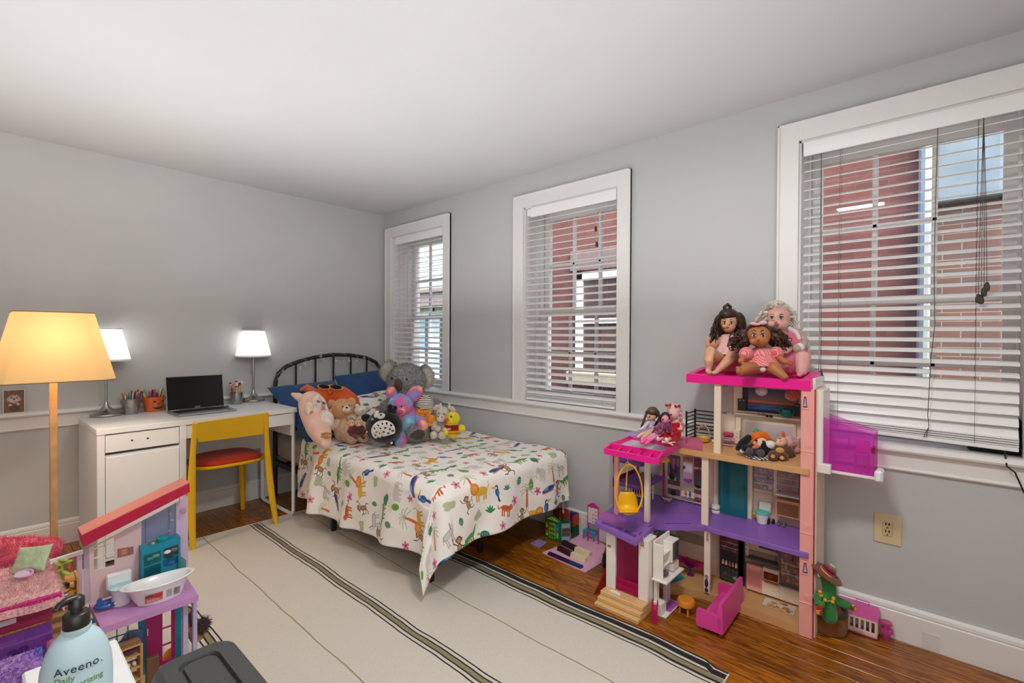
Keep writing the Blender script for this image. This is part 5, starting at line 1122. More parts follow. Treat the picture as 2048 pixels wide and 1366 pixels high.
# hot pink pool deck with its slatted front
P1, P2, P3, P4 = V((2.124, 1.232, 0)), V((2.131, .962, 0)), V((2.345, .985, 0)), V((2.37, 1.252, 0))
def wallseg(p, q, z0, z1, t, m, nm): d = (q - p).normalized(); n = V((-d.y, d.x, 0)) * t / 2; b = B(); b.prism([((p + n).x, (p + n).y), ((p - n).x, (p - n).y), ((q - n).x, (q - n).y), ((q + n).x, (q + n).y)], z0, z1); return part(nm, b, m, dh, w=1, sm=25)
for p, q in ((P1, P2), (P2, P3), (P3, P4), (P4, P1)): wallseg(p, q, .735, .768, .012, hp['hot'], 'deck_wall')
b = B(); b.prism([(p.x, p.y) for p in (P1, P2, P3, P4)], .738, .746); part('deck_floor', b, plastic('d5cfd8', .4), dh, w=1)
Q1, Q2 = V((2.004, 1.195, 0)), V((1.988, .922, 0)); wallseg(Q1, Q2, .742, .768, .012, hp['hot'], 'pergola_beam'); wallseg(Q2, P2, .742, .768, .012, hp['hot'], 'pergola_beam'); wallseg(Q1, P1, .742, .768, .010, hp['hot'], 'pergola_beam')
for f in (.22, .42, .62, .82): wallseg(Q1.lerp(Q2, f), P1.lerp(P2, f), .746, .760, .006, hp['hot'], 'pergola_slat')
p, q = at(1352, 893, z=.735), at(1406, 902, z=.735); b = B(); b.box((p.x - .012, q.y, .736), (p.x - .008, p.y - .005, .797), .001); part('pink_screen', b, clear('e77fb9', .55), dh, label='see-through pink railing panel', w=1, sm=25)
p, q = at(1192, 1041, z=.371), at(1247, 1058, z=.371); b = B(); b.quad(p + V((.012, 0, .003)), q + V((.012, 0, .003)), q + V((.016, 0, .05)), p + V((.012, 0, .052))); part('pink_screen', b, clear('dd7fc4', .5), dh, label='see-through lilac railing panel', w=1); 
# back walls
wallp = plastic('d9c3b0', .5)
hb('back_wall', (XB, .42, .037), (XB + .004, 1.21, .35), wallp); hb('back_wall', (XB, .42, .395), (XB + .004, 1.20, .71), plastic('d8bfb2', .5)); hb('back_wall', (XB, .42, .765), (XB + .004, .83, 1.09), hp['cream'])
X2 = XB - .004
# --- level 3 : sunset screen, speakers, console, white bed head
ss = Paint(220, 120, '42547e')
for i in range(120): ss.rect(0, i, 220, i + 1, '%02x%02x%02x' % tuple(int(q) for q in (np.array([70, 90, 140]) * (1 - i / 70) + np.array([160, 110, 95]) * (i / 70) if i < 62 else np.array([205, 110, 60]) if i < 72 else np.array([110, 75, 70]) if i < 80 else np.array([40, 80, 150]))))
for i in range(14): ss.line([(R.uniform(0, 200), 84 + i * 2.5), (R.uniform(60, 220), 84 + i * 2.5)], 1.5, R.choice(['5b7fb8', '2a4a8a', '7a96c2']))
ss.rect(0, 108, 220, 120, '26242c'); ss.rect(0, 0, 22, 120, '26242c'); ss.rect(202, 70, 220, 120, '26242c'); ss.rect(5, 5, 18, 50, '3c3a4a'); ss.rect(5, 56, 18, 100, '4a4a60')
a, c = at(1486, 775, x=X2), at(1597, 832, x=X2); b = B(); b.plate((X2, a.y, c.z), (0, c.y - a.y, 0), (0, 0, a.z - c.z), .002); part('sunset_panel', b, print_mat('sunset_print', ss, .35), dh, w=1, sm=None)
for (u0, v0, u1, v1) in ((1475.5, 797, 1491.5, 822), (1588.5, 808, 1598.5, 834)):
    f = panel('speaker', u0, v0, u1, v1, X2 - .014, hp['dark'], .012)
    for fy in (.3, .72):
        a, c = at(u0, v0, x=X2 - .014), at(u1, v1, x=X2 - .014); b = B(); b.lathe([(.0005, .0012), (.003, .0008), (.0042, 0)], (X2 - .0142, a.y + (c.y - a.y) * fy, a.z + (c.z - a.z) * .13), 10, rotm(0, -90, 0)); part('speaker_cone', b, plastic('9a98a0', .4), f, w=1)
panel('wall_strip', 1467, 772, 1484, 832, X2 - .003, hp['cream']); panel('shelf_ledge', 1470, 829, 1600, 838, X2 - .03, hp['cream'], .03)
b = rx(B(), 1485, 838, 1591, 905, X2 - .02, .02, .006); bh = part('white_bed_head', b, hp['cream'], dh, w=1, sm=60); b = rx(B(), 1489, 843, 1586, 906, X2 - .021, .003, .004); part('inset', b, plastic('cfc4c6', .35), bh, w=1, sm=60)
b = rx(B(), 1471, 834, 1481, 886, X2 - .016, .016); part('bed_post', b, hp['cream'], bh, w=1, sm=25); panel('cream_unit', 1467, 860, 1479, 888, X2 - .035, plastic('ede2cf'), .03)
for v in (866, 874): a = at(1473, v, x=X2 - .036); b = B(); b.lathe([(.0006, .001), (.003, .0006), (.0036, 0)], a, 10, rotm(0, -90, 0)); part('dial', b, plastic('d6c9b4'), dh, w=1)
panel('cream_unit', 1588, 875, 1598, 910, X2 - .03, plastic('e8d3d6'), .025)
panel('window_strip', 1440.5, 772, 1466, 826, X2 - .001, plastic('b7ada8'), .003); panel('low_wall', 1440, 827, 1470, 886, X2 - .003, hp['cream'], .004)
# --- level 2 : bathroom, teal door, closets
bw = lambda nm, u0, v0, u1, v1, d, m, t=.004, par=None: panel(nm, u0, v0, u1, v1, X2 - d, m, t, par)
def stuffed_print(name, cols, bg, w=64, h=64, n=26):
    p = Paint(w, h, bg)
    for i in range(n): (p.ell if i % 2 else (lambda x, y, a, b_, c: p.rect(x - a, y - b_, x + a, y + b_, c)))(R.uniform(0, w), R.uniform(0, h), R.uniform(2, 9), R.uniform(2, 7), R.choice(cols))
    for y in (h * .42, h * .72): p.rect(0, y, w, y + 2, 'd9c8c4')
    return print_mat(name, p, .4)
def pic(nm, u0, v0, u1, v1, d, m, par=None):
    x = X2 - d; a, c = at(u0, v0, x=x), at(u1, v1, x=x); b = B(); b.plate((x, a.y, c.z), (0, c.y - a.y, 0), (0, 0, a.z - c.z), .0015); return part(nm, b, m, par or dh, None, 1, None)
pic('bath_picture', 1508, 930, 1547, 984, .002, stuffed_print('plant_shelf_print', ['b9a3ac', '9a8a9a', '6f8f5a', 'c9b6b6', '8fa0b4'], 'a58b98')); pic('bath_picture', 1554, 938, 1598, 986, .002, stuffed_print('towel_shelf_print', ['b8a4a6', 'c7937c', '9fb0bc', 'd8c8c2'], 'a68f96'))
b = B()
for k in range(60): c_ = at(1538, 957, x=X2 - .012); d = V((R.gauss(0, .5), R.gauss(0, 1), R.gauss(0, 1))) * .010; o_ = c_ + d; b.add([o_ + V((R.uniform(-.004, .004), R.uniform(-.004, .004), R.uniform(-.004, .004))) for _ in range(3)], [(0, 1, 2)])
part('green_plant', b, plastic('5d8a3e', .6), dh, w=1, sm=None, kind='stuff')
bw('bath_divider', 1547.5, 925, 1553.5, 990, .004, hp['cream']); bw('bath_divider', 1494, 925, 1503, 1040, .02, hp['cream'], .02); bw('bath_ledge', 1503, 984, 1548, 992, .012, hp['cream'], .012)
sk = bw('wash_stand', 1551, 987, 1599, 1000, .06, hp['white'], .06); b = B(); a = at(1560, 985, x=X2 - .05); b.tube([a, a + V((0, 0, .012)), a + V((-.010, 0, .012)), a + V((-.012, 0, .007))], .0015, 6); part('tap', b, hp['dark'], sk, w=1)
lv = bw('louvre_cabinet', 1551, 997, 1599, 1041, .045, plastic('d79a72', .5), .045)
a, c = at(1554, 1003, x=X2 - .046), at(1597, 1037, x=X2 - .046)
for k in range(13): z = a.z + (c.z - a.z) * (k + .5) / 13; hb('louvre', (X2 - .0485, c.y, z - .001), (X2 - .0452, a.y, z + .001), plastic('8a5a3c', .6), 0, lv)
td = bw('teal_door', 1437, 920, 1494, 1038, .035, clear('1a7f8c', .82), .004); td.data.materials[0] = clear('187a86', .86)
bw('door_trim', 1437, 921, 1440, 1036, .037, plastic('0f5a66'), .003, td); bw('door_trim', 1490, 921, 1494, 1038, .037, plastic('0f5a66'), .003, td); bw('door_trim', 1440, 1024, 1490, 1037, .0365, plastic('126a7a'), .002, td)
a = at(1488, 972, x=X2 - .04); b = B(); b.tube([a, a + V((-.006, 0, -.004)), a + V((-.006, 0, -.022)), a + V((0, 0, -.026))], .0022, 6); part('door_handle', b, plastic('0d5560'), td, w=1)
bw('door_post', 1418, 915, 1436, 1026, .003, plastic('d9bfae')); bw('door_post', 1428, 917, 1437, 1028, .012, hp['cream'], .012)
cl = bw('closet', 1333, 905, 1404, 1010, .012, plastic('c9b2a6'), .012)
for (u0, v0, u1, v1) in ((1335, 908, 1360, 956), (1335, 958, 1360, 973), (1335, 975, 1360, 993), (1388, 915, 1403, 936), (1388, 938, 1403, 975), (1388, 978, 1403, 990), (1388, 993, 1403, 1006)): bw('closet_niche', u0, v0, u1, v1, .0125, plastic('6a5050', .7), .001, cl)
for (u, v, ru, rv, c_) in ((1347, 928, 5, 12, 'a0528c'), (1352, 937, 4, 10, '3c3a66'), (1343, 936, 3, 10, '3a2440'), (1356, 926, 3, 9, '8a7a50'), (1344, 953, 6, 7, '2d2430'), (1356, 958, 4, 6, '2f6f78'), (1346, 985, 6, 6, '20262a'), (1395, 925, 4, 6, 'a03a3a'), (1398, 943, 4, 6, '7a3f44'), (1398, 966, 5, 6, '3a6a70'), (1396, 974, 6, 2.5, '2a2420'), (1397, 1000, 4, 4, 'a3283a')):
    D = (V((X2 - .016, at(u, v, x=X2 - .016).y, at(u, v, x=X2 - .016).z)) - V((0, 0, EYE))).dot(C_F); b = B(); b.ell(at(u, v, x=X2 - .015), (.004, ru * D / F_PX, rv * D / F_PX), None, 12, 8); part('closet_item', b, plastic(c_, .6), cl, w=1)
a, c = at(1366, 906, x=X2 - .014), at(1385, 968, x=X2 - .014); b = B(); ym, r_ = (a.y + c.y) / 2, (a.y - c.y) / 2; b.prism([(ym + r_ * math.cos(k * pi / 8), c.z + r_ * 1.3 + r_ * 1.3 * math.sin(k * pi / 8)) for k in range(8, 17)] + [(a.y, a.z), (c.y, a.z)], X2 - .0145, X2 - .0125, 'x'); part('mirror', b, mat('toy_mirror', 'd9c4e0', .06, 1, var=.01), cl, w=1, sm=25)
bw('shoe_rack', 1362, 982, 1388, 998, .03, hp['cream'], .018, cl)
pd = lambda u, v, x: at(u, v, x=x)
for (u, v, x) in ((1326, 916, 2.36), (1374, 905, 2.52)): b = B(); b.lathe([(.004, .018), (.02, .016), (.034, .006), (.036, 0), (.030, -.004), (.0, -.006)], pd(u, v + 5, x), 48, pleat=.035, npl=16); part('pendant_and_reflection', b, plastic('e8a818', .4), dh, w=1)  # second shade stands for the yellow lamp's reflection in the closet mirror
b = B(); b.box((2.31, 1.345, .38), (2.60, 1.352, .72)); part('wing_wall', b, clear('e9dfe4', .25), dh, w=1)
# --- level 1 : kitchen
ks = bw('black_shelf_unit', 1440, 1066, 1487, 1172, .02, plastic('2e2b33', .5), .02)
pic('cupboard_print', 1442, 1068, 1476, 1108, .0215, stuffed_print('dark_room_print', ['6a3a4a', '8a5060', '4a2a38', 'a06a74'], '5a3644'), ks)
for i, c_ in enumerate(('e3dcd2', 'e3dcd2', 'd9772a', 'c3a06a', 'e0cf9a')): a = at(1446 + i * 6.5, 1127 + i * 2.2, x=X2 - .024); b = B(); b.lathe([(.0055, 0), (.006, .008), (.003, .02), (.0008, .024)], a, 10); part('bottle', b, plastic(c_, .5), ks, w=1)
for i in range(13): a, c = at(1443 + i * 2.7, 1130 + i * 1.0, x=X2 - .03), at(1443 + i * 2.7, 1155 + i * 1.2, x=X2 - .03); b = B(); b.rod(a, c, .0007, n=5); part('basket_wire', b, plastic('8a9a8e', .4), ks, w=1)
for (u, v, c_) in ((1450, 1146, '4a4a66'), (1458, 1150, '2f3040'), (1470, 1157, 'a8b25a'), (1476, 1161, '9aa24e')): b = B(); b.ell(at(u, v, x=X2 - .024), (.005, .012, .009)); part('basket_fill', b, plastic(c_, .6), ks, w=1)
bw('shelf_side', 1477, 1070, 1488, 1168, .02, plastic('3a3840', .5), .014, ks); bw('switch_board', 1487, 1076, 1497, 1112, .006, hp['cream'], .006)
for k in range(4): a = at(1492, 1081 + k * 8.5, x=X2 - .0065); b = B(); b.box(a - V((.001, .003, .0032)), a + V((0, .003, .0032)), .0006); part('switch', b, plastic('8d8378'), dh, w=1, sm=25)
bw('wall_tile_panel', 1497, 1098, 1552, 1125, .002, stuffed_print('fish_scale_print', ['3a2f33', 'd8b09a', '7a5a55', 'c48f7d'], 'a88478', n=60)); bw('window_panel', 1518, 1082, 1556, 1106, .004, plastic('4e4a46', .4)); bw('counter', 1494, 1118, 1556, 1132, .045, plastic('5d565a', .5), .045)
cp = bw('pink_cupboard', 1493, 1126, 1524, 1183, .04, plastic('d98e86', .5), .038)
bw('cupboard_door', 1496, 1140, 1521, 1174, .0415, plastic('cf837c', .5), .002, cp); bw('cupboard_trim', 1493, 1134, 1524, 1137, .042, plastic('e3aaa2', .5), .002, cp); bw('cupboard_trim', 1493, 1177, 1524, 1180, .042, plastic('e3aaa2', .5), .002, cp)
bw('oven_base', 1524, 1160, 1558, 1198, .04, hp['cream'], .038); ov = bw('oven', 1525, 1134, 1558, 1168, .042, plastic('e2cdb4', .4), .04); bw('oven_window', 1527, 1142, 1556, 1166, .0435, plastic('6a2a18', .2), .002, ov); b = B(); b.ell(at(1541, 1153, x=X2 - .044), (.002, .011, .005)); part('roast', b, plastic('8a4422', .5), ov, w=1); bw('oven_panel', 1534, 1135.5, 1545, 1140, .0435, hp['dark'], .002, ov); bw('oven_handle', 1528, 1164, 1556, 1170, .050, plastic('b5552e', .4), .006, ov)
fg = bw('fridge_frame', 1556, 1095, 1599, 1178, .03, plastic('6d676c', .5), .028); pic('fridge_print', 1563, 1098, 1598, 1172, .0315, stuffed_print('fridge_food_print', ['a8545a', '5d8a5a', 'c7a04a', '9a6a86', '4a4a5a', 'c9a8a8'], '8a7a84', n=44), fg); bw('fridge_base', 1558, 1172, 1599, 1212, .035, hp['cream'], .033)
kp = Paint(128, 64, 'd8cdbc')
for i in range(16): kp.ell(R.uniform(8, 120), R.uniform(6, 58), R.uniform(8, 16), R.uniform(7, 11), R.choice(['b9694a', 'c98a5a', 'a8583f', 'd2a06a'])); kp.ell(R.uniform(8, 120), R.uniform(6, 58), 4, 3, R.choice(['4a6a72', 'e8e0d2']))
ms = [on(1531, 1195, 1), on(1593, 1215, 1), on(1586, 1231, 1), on(1524, 1209, 1)]; b = B(); u_ = V((0, 0, .0012)); b.quad(ms[3] + u_, ms[2] + u_, ms[1] + u_, ms[0] + u_); part('kitchen_mat', b, print_mat('leaf_mat_print', kp, .6), dh, w=1)
# --- entrance tower, steps, living-room wall
def tcol(y0, y1, x0, x1, m=None): return hb('tower_column', (x0, y0, .06), (x1, y1, .35), m or hp['white'], .002)
tcol(1.181, 1.232, 2.082, 2.17); tcol(1.008, 1.058, 2.082, 2.17)
lancet(1281, 1073, 1289, 1095, 2.081); a = at(1215, 1090, x=2.081); b = B(); b.box((2.0795, a.y - .018, a.z - .008), (2.082, a.y, a.z + .003), .0008); part('house_plate', b, plastic('a0526e'), dh, w=1, sm=25)
hb('entry_door', (2.095, 1.058, .065), (2.102, 1.181, .345), clear('c8206a', .45), .001); hb('door_kick', (2.090, 1.06, .065), (2.096, 1.186, .125), clear('c4125f', .8), .001); hb('tower_back', (2.165, 1.06, .06), (2.17, 1.18, .35), clear('8a1f5a', .7), .001)
for k in range(3): hb('step', (1.983 + k * .024, 1.008, k * .020), (2.19, 1.238 - .002 * k, (k + 1) * .020), plastic('d9b078', .5), .003)
hb('red_wing', (2.19, 1.02, .04), (2.215, 1.026, .35), plastic('a0174a', .4)); q = at(1307, 1115, x=XB - .02)
panel('teal_wall', 1307, 1058, 1351, 1118, XB - .035, hp['teal'], .004); panel('door_panel', 1352, 1093, 1408, 1150, XB - .006, plastic('e5bfa6', .5), .004); panel('roller_door', 1352, 1058, 1408, 1094, XB - .005, plastic('a08f80', .6), .003)
# --- translucent balcony on the right side
cr_ = hp['white']
mg = clear('f062e2', .26); bc = B(); y0_, y1_ = .20, .392; xa, xb_ = 2.44, 2.585; zb = .735
def zt(y): return .905 + (y - y0_) * .30
for (p, q, nm) in (((xa, y0_), (xa, y1_), 'balcony_front'), ((xb_, y0_), (xb_, y1_), 'balcony_back')): b = B(); b.prism([(p[1], zb), (q[1], zb), (q[1], zt(q[1])), (p[1], zt(p[1]))], p[0], p[0] + .003, 'x'); part(nm, b, mg, dh, w=1, sm=25)
b = B(); b.box((xa, y0_, zb), (xb_, y0_ + .003, zt(y0_) - .006)); part('balcony_end', b, clear('e23fb4', .4), dh, w=1); b = B(); b.box((xa, y0_, zb), (xb_, y1_, zb + .003)); part('balcony_floor', b, clear('f07fe6', .3), dh, w=1)
hb('balcony_beam', (xa - .004, y0_ - .004, zb - .012), (xb_, y1_ + .005, zb), cr_); hb('balcony_foot', (xa - .02, y0_ - .03, zb - .018), (xa + .06, y0_ - .002, zb + .03), plastic('eef0f4', .3), .008); hb('balcony_bracket', (xa - .02, .375, zb - .014), (xb_, .398, 1.075), cr_, .003); hb('balcony_bracket', (xa - .024, .345, zb - .016), (xa + .012, .395, zb + .025), cr_, .003)
for y in (.345, .285): b = B(); b.tube([(xa - .002, y, .905 - (0 if y > .3 else .02)), (xa - .002, y, .83)], .0018, 6); part('handle', b, plastic('c4149c'), dh, w=1)
hb('red_knob', (xa - .004, y0_ - .004, .83), (xa + .03, y0_ + .008, .855), plastic('8a0f3c'))
ch = B(); m = (.515, .265); ch.box((2.50, .225, .80), (2.56, .275, .808), .003); ch.box((2.555, .225, .80), (2.561, .275, .86), .003)
for x in (2.503, 2.556):
    for y in (.228, .271): ch.rod((x, y, .738), (x, y, .80), .0028, n=6)
solo('toy_chair', ch, clear('ee60c8', .6), 'see-through pink toy chair inside the magenta balcony', 'toy chair')
# ================================================================== dolls
def curl(p, d, ln, rad, turns, out=0, seg=None):
    """points of a lock of hair hanging from p"""
    seg = seg or int(8 + turns * 6); x, y, z = frame(d); ph = R.uniform(0, 6.28); pts = []
    for i in range(seg):
        s = i / (seg - 1); a = ph + turns * 2 * pi * s; q = z * (ln * s) + V((0, 0, -out * s * s)); pts.append(V(p) + q + (x * math.cos(a) + y * math.sin(a)) * rad * min(1, s * 3))
    return pts
def face(t, head, u, v, D, k, ir, lipc='b5584e', ed=.40, ey=-.05, yaw=0, brow='5a4030', skin=None, er=.15):
    """eyes, brows, nose, mouth on a head of pixel radius k centred at u, v; yaw shifts features sideways"""
    Z = lambda x, y, lift=1.0: (u + (x + yaw) * k, v + y * k, D - k / F_PX * D * math.sqrt(max(.05, 1 - (x + yaw) ** 2 * .85 - (y * .9) ** 2)) * lift)
    for s in (-1, 1):
        e = part('eye', EL(B(), *Z(s * ed, ey, 1.0), er * k, er * .8 * k, .06 * k, n=14, m=9), plastic('efe9e4', .2), head, w=1)
        part('iris', EL(B(), *Z(s * ed, ey + .01, 1.06), er * .68 * k, er * .7 * k, .04 * k, n=12, m=8), plastic(ir, .15), e, w=1) if False else None
        o = part('iris', EL(B(), *Z(s * ed, ey + .01, 1.06), er * .66 * k, er * .7 * k, .04 * k, n=12, m=8), plastic(ir, .15), t, w=1)
        b = B(); a, m_, c = Z(s * ed - er * 1.2, ey - er * .6, 1.04), Z(s * ed, ey - er * 1.05, 1.05), Z(s * ed + er * 1.2, ey - er * .6, 1.04); b.tube([PP(*a), PP(*m_), PP(*c)], .05 * k * D / F_PX, 5); part('lash', b, plastic('2a1c18', .6), t, w=1)
        b = B(); a, m_, c = Z(s * ed - er * 1.3, ey - er * 2.2), Z(s * ed, ey - er * 2.8), Z(s * ed + er * 1.3, ey - er * 2.3); b.tube([PP(*a), PP(*m_), PP(*c)], .035 * k * D / F_PX, 5); part('brow', b, plastic(brow, .8), t, w=1)
    b = EL(B(), *Z(0, .5, 1.0), .22 * k, .07 * k, .09 * k); EL(b, *Z(0, .6, .98), .17 * k, .07 * k, .09 * k); part('lips', b, plastic(lipc, .45), t, w=1)
def skin(hx): return mat('doll_skin_' + hx, hx, .5, var=.05, scale=20, spec=.35)
def hand(b, u, v, D, r, ang):
    """a small doll hand: palm, four fingers and a thumb"""
    EL(b, u, v, D, r, r * .85, r * .55, rot=ang); a0 = math.radians(ang)
    for i, f in enumerate((-.55, -.2, .15, .5)):
        a = a0 + f; L_ = r * (1.5, 1.75, 1.7, 1.45)[i]; LIMB(b, [(u + r * .6 * math.cos(a), v + r * .6 * math.sin(a), D - .002), (u + L_ * math.cos(a), v + L_ * math.sin(a), D - .004), (u + (L_ + r * .3) * math.cos(a + .2), v + (L_ + r * .3) * math.sin(a + .2), D + .002)], [r * .26, r * .24, r * .2], 7)
    a = a0 - 1.25; LIMB(b, [(u + r * .4 * math.cos(a), v + r * .4 * math.sin(a), D - .003), (u + r * 1.15 * math.cos(a + .25), v + r * 1.15 * math.sin(a + .25), D - .008)], [r * .28, r * .22], 7)
def foot(b, u, v, D, r, ang):
    a0 = math.radians(ang); EL(b, u, v, D, r * 1.25, r * .75, r * .8, rot=ang)
    for i in range(5):
        f = -.5 + i * .25; a = a0 + f; EL(b, u + r * 1.25 * math.cos(a), v + r * 1.15 * math.sin(a) - .5, D - .006 + .003 * abs(i - 1), r * (.3 - .03 * i), r * (.26 - .025 * i), r * .3, n=8, m=6)
def hairmat(hx, hx2): return mat('doll_hair_' + hx, hx, .42, var=.2, scale=60, hx2=hx2, spec=.4)
rh = random.Random(4)
def hairpart(t, caps, locks, m, r=.0024, name='hair'):
    b = B()
    for c in caps: EL(b, *c[:5], rd=c[5], rot=c[6] if len(c) > 6 else 0)
    for pts in locks: b.tube(pts, [r * (1 - .55 * i / (len(pts) - 1)) for i in range(len(pts))], 5)
    return part(name, b, m, t, w=1)
def seated(name, label, u, v, D): return thing(name, label, 'doll', PP(u, v, D))
D0 = 2.36
# 1: long brown hair, pale pink dress, knees drawn up
sk1 = skin('d9a383'); t = seated('baby_doll', 'long brown haired doll in a pale pink dress, knees drawn up', 1447, 747, D0)
b = B(); EL(b, 1456, 645, D0 + .07, 16.5, 20, 16); EL(b, 1458, 655, D0 + .055, 12, 10, 12); EL(b, 1458, 648, D0 + .025, 2.6, 2.2, 2.4); EL(b, 1450, 652, D0 + .04, 6, 5, 5); EL(b, 1463, 652, D0 + .04, 6, 5, 5); LIMB(b, [(1457, 660, D0 + .09), (1456, 672, D0 + .10)], [8, 9]); EL(b, 1455, 696, D0 + .10, 17, 28, 13)
LIMB(b, [(1440, 680, D0 + .09), (1424, 692, D0 + .07), (1416, 690, D0 + .05)], [8, 6.5, 5]); hand(b, 1415, 684, D0 + .045, 5.5, -80)
LIMB(b, [(1443, 722, D0 + .06), (1419, 703, D0 - .01), (1418, 722, D0 - .02), (1417, 741, D0 - .01)], [13, 11.5, 9.5, 5.5]); LIMB(b, [(1462, 724, D0 + .06), (1470, 706, D0 - .02), (1455, 723, D0 - .03), (1436, 740, D0 - .03)], [14, 12, 10.5, 6]); foot(b, 1417, 744, D0 - .02, 6, 40); foot(b, 1432, 744, D0 - .04, 6, 165)
bdy = blend_part('body', b, sk1, t, .0042, 3, w=1)
face(t, bdy, 1456, 646, D0 + .068, 17, '2a2420', 'bb6257', .42, -.02, -.02)
dr = cloth('efc3c0', scale=60)
b = B(); M = CAMM; k = (D0 + .09) / F_PX
b.shell([(11 * k, 22 * k), (15 * k, 14 * k), (19 * k, 2 * k), (24 * k, -8 * k), (31 * k, -17 * k)], c=PP(1456, 691, D0 + .078), n=40, rot=M, sy=.85, pleat=.05, npl=9); part('dress', b, dr, t, w=1, sm=180)
b = B()
def skirt(uu, vv):
    a = pi * (-.08 + 1.16 * uu); p = PP(1452 + (28 + 12 * vv) * -math.cos(a) * (1 - .12 * vv), 706 + 37 * vv - 5 * math.sin(a) * (1 - vv), D0 + .08 - .05 * math.sin(a) * (1 - vv)); return p + C_F * (.006 * math.sin(uu * 26) * vv)
b.grid(skirt, 44, 8, uv=False); sk_ = part('skirt', b, dr, t, w=1, sm=180); sk_.modifiers.new('thickness', 'SOLIDIFY').thickness = .002
hm = hairmat('4a3527', '2e2018'); locks = []
for i in range(110):
    sd = rh.choice((-1, 1)); a = rh.uniform(.1, 1.4); u0 = 1456 + sd * (5 + 15 * math.sin(a)); v0 = 645 - 20 * math.cos(a) - 2; d0 = D0 + .06 + rh.uniform(0, .09); n_ = 9; pts = []
    uw = sd * rh.uniform(14, 37 if sd < 0 else 40); vl = rh.uniform(668, 690) if abs(uw) > 20 else rh.uniform(664, 676)
    for j in range(n_): s = j / (n_ - 1); pts.append(PP(u0 + (1456 + uw - u0) * (s ** .7) + 2.2 * math.sin(s * 9 + i), v0 + (vl - v0) * s, d0 + .012 * math.sin(s * 7 + i)))
    locks.append(pts)
hairpart(t, [(1457, 640, D0 + .095, 22, 24, 18), (1455, 629, D0 + .06, 17, 12, 13), (1440, 650, D0 + .10, 12, 22, 14), (1477, 648, D0 + .10, 14, 24, 14)], locks, hm, .0042)
b = B(); b.tube([PP(1450, 622, D0 + .06), PP(1449, 614, D0 + .055), PP(1455, 609, D0 + .055), PP(1461, 614, D0 + .06), PP(1458, 621, D0 + .06)], .009, 8); part('top_knot', b, hm, t, w=1)
# 3: white fluffy hair, pink romper
D3 = 2.31; sk3 = skin('dba79c'); t = seated('baby_doll', 'baby doll with fluffy white hair in a pink romper leaning on the window frame', 1590, 746, D3 - .05)
b = B(); EL(b, 1554, 636, D3, 25, 24, 22); EL(b, 1556, 648, D3 - .012, 20, 15, 19); EL(b, 1553, 643, D3 - .062, 3.4, 2.8, 3); EL(b, 1543, 648, D3 - .04, 8, 7, 6); EL(b, 1565, 646, D3 - .04, 8, 7, 6); EL(b, 1582, 700, D3 + .03, 26, 38, 22); LIMB(b, [(1560, 660, D3), (1566, 670, D3 + .01)], [11, 12]); LIMB(b, [(1600, 672, D3 + .01), (1606, 690, D3 - .02)], [9, 8]); hand(b, 1578, 698, D3 - .07, 7.5, 160); LIMB(b, [(1594, 722, D3), (1606, 716, D3 - .09), (1603, 742, D3 - .10)], [16, 15, 11]); LIMB(b, [(1572, 726, D3), (1560, 728, D3 - .05)], [15, 12]); foot(b, 1602, 744, D3 - .11, 8, 120)
bdy = blend_part('body', b, sk3, t, .0048, 3, w=1); face(t, bdy, 1553, 636, D3, 25, '241c1a', 'b46a60', .38, -.0, -.0, '8a7468', er=.12)
pkc = cloth('d9748e', scale=40); k = (D3 + .02) / F_PX
b = B(); LIMB(b, [(1577, 676, D3 + .02), (1582, 700, D3 + .02), (1582, 722, D3 + .0)], [23, 29, 31], 18); LIMB(b, [(1586, 720, D3), (1602, 716, D3 - .06)], [18, 17.5], 14); LIMB(b, [(1574, 722, D3), (1564, 727, D3 - .035)], [17, 15], 14); blend_part('romper', b, pkc, t, .006, 5, w=1)
part('sleeve', LIMB(B(), [(1596, 668, D3 + .01), (1607, 683, D3 - .0), (1603, 694, D3 - .05), (1593, 697, D3 - .06)], [10, 10, 9.5, 9]), cloth('b9a796'), t, w=1, label='beige sleeve'); part('collar', LIMB(B(), [(1576, 656, D3 - .02), (1590, 664, D3 - .02), (1597, 676, D3 - .03)], [5, 6, 5]), cloth('e9dfe0'), t, w=1, label='white collar'); part('cuff', EL(B(), 1599, 695, D3 - .06, 9.5, 9, 8), cloth('eee8e6'), t, w=1)
b = B(); p = PP(1598, 710, D3 - .085); b.box(p - V((.006, .002, .005)), p + V((.006, .002, .005)), .001); part('label_patch', b, cloth('ece8e2'), t, w=1)
hm = hairmat('e4ddd2', 'bdb3a6'); locks = []
for i in range(170):
    a = rh.uniform(-2.1, 2.1); u0 = 1553 + 22 * math.sin(a); v0 = 632 - 21 * math.cos(a); d0 = D3 + rh.uniform(-.03, .07); L_ = rh.uniform(10, 22); pts = []
    for j in range(8): s = j / 7; pts.append(PP(u0 + L_ * s * math.sin(a) + 3 * math.sin(s * 8 + i * 2.1), v0 - L_ * s * math.cos(a) * .7 + 9 * s * s + 3 * math.cos(s * 7 + i), d0 + .02 * s * math.sin(i)))
    locks.append(pts)
hairpart(t, [(1553, 626, D3 + .035, 28, 26, 22), (1527, 636, D3 + .02, 9, 17, 12), (1582, 634, D3 + .02, 9, 17, 12)], locks, hm, .0042)
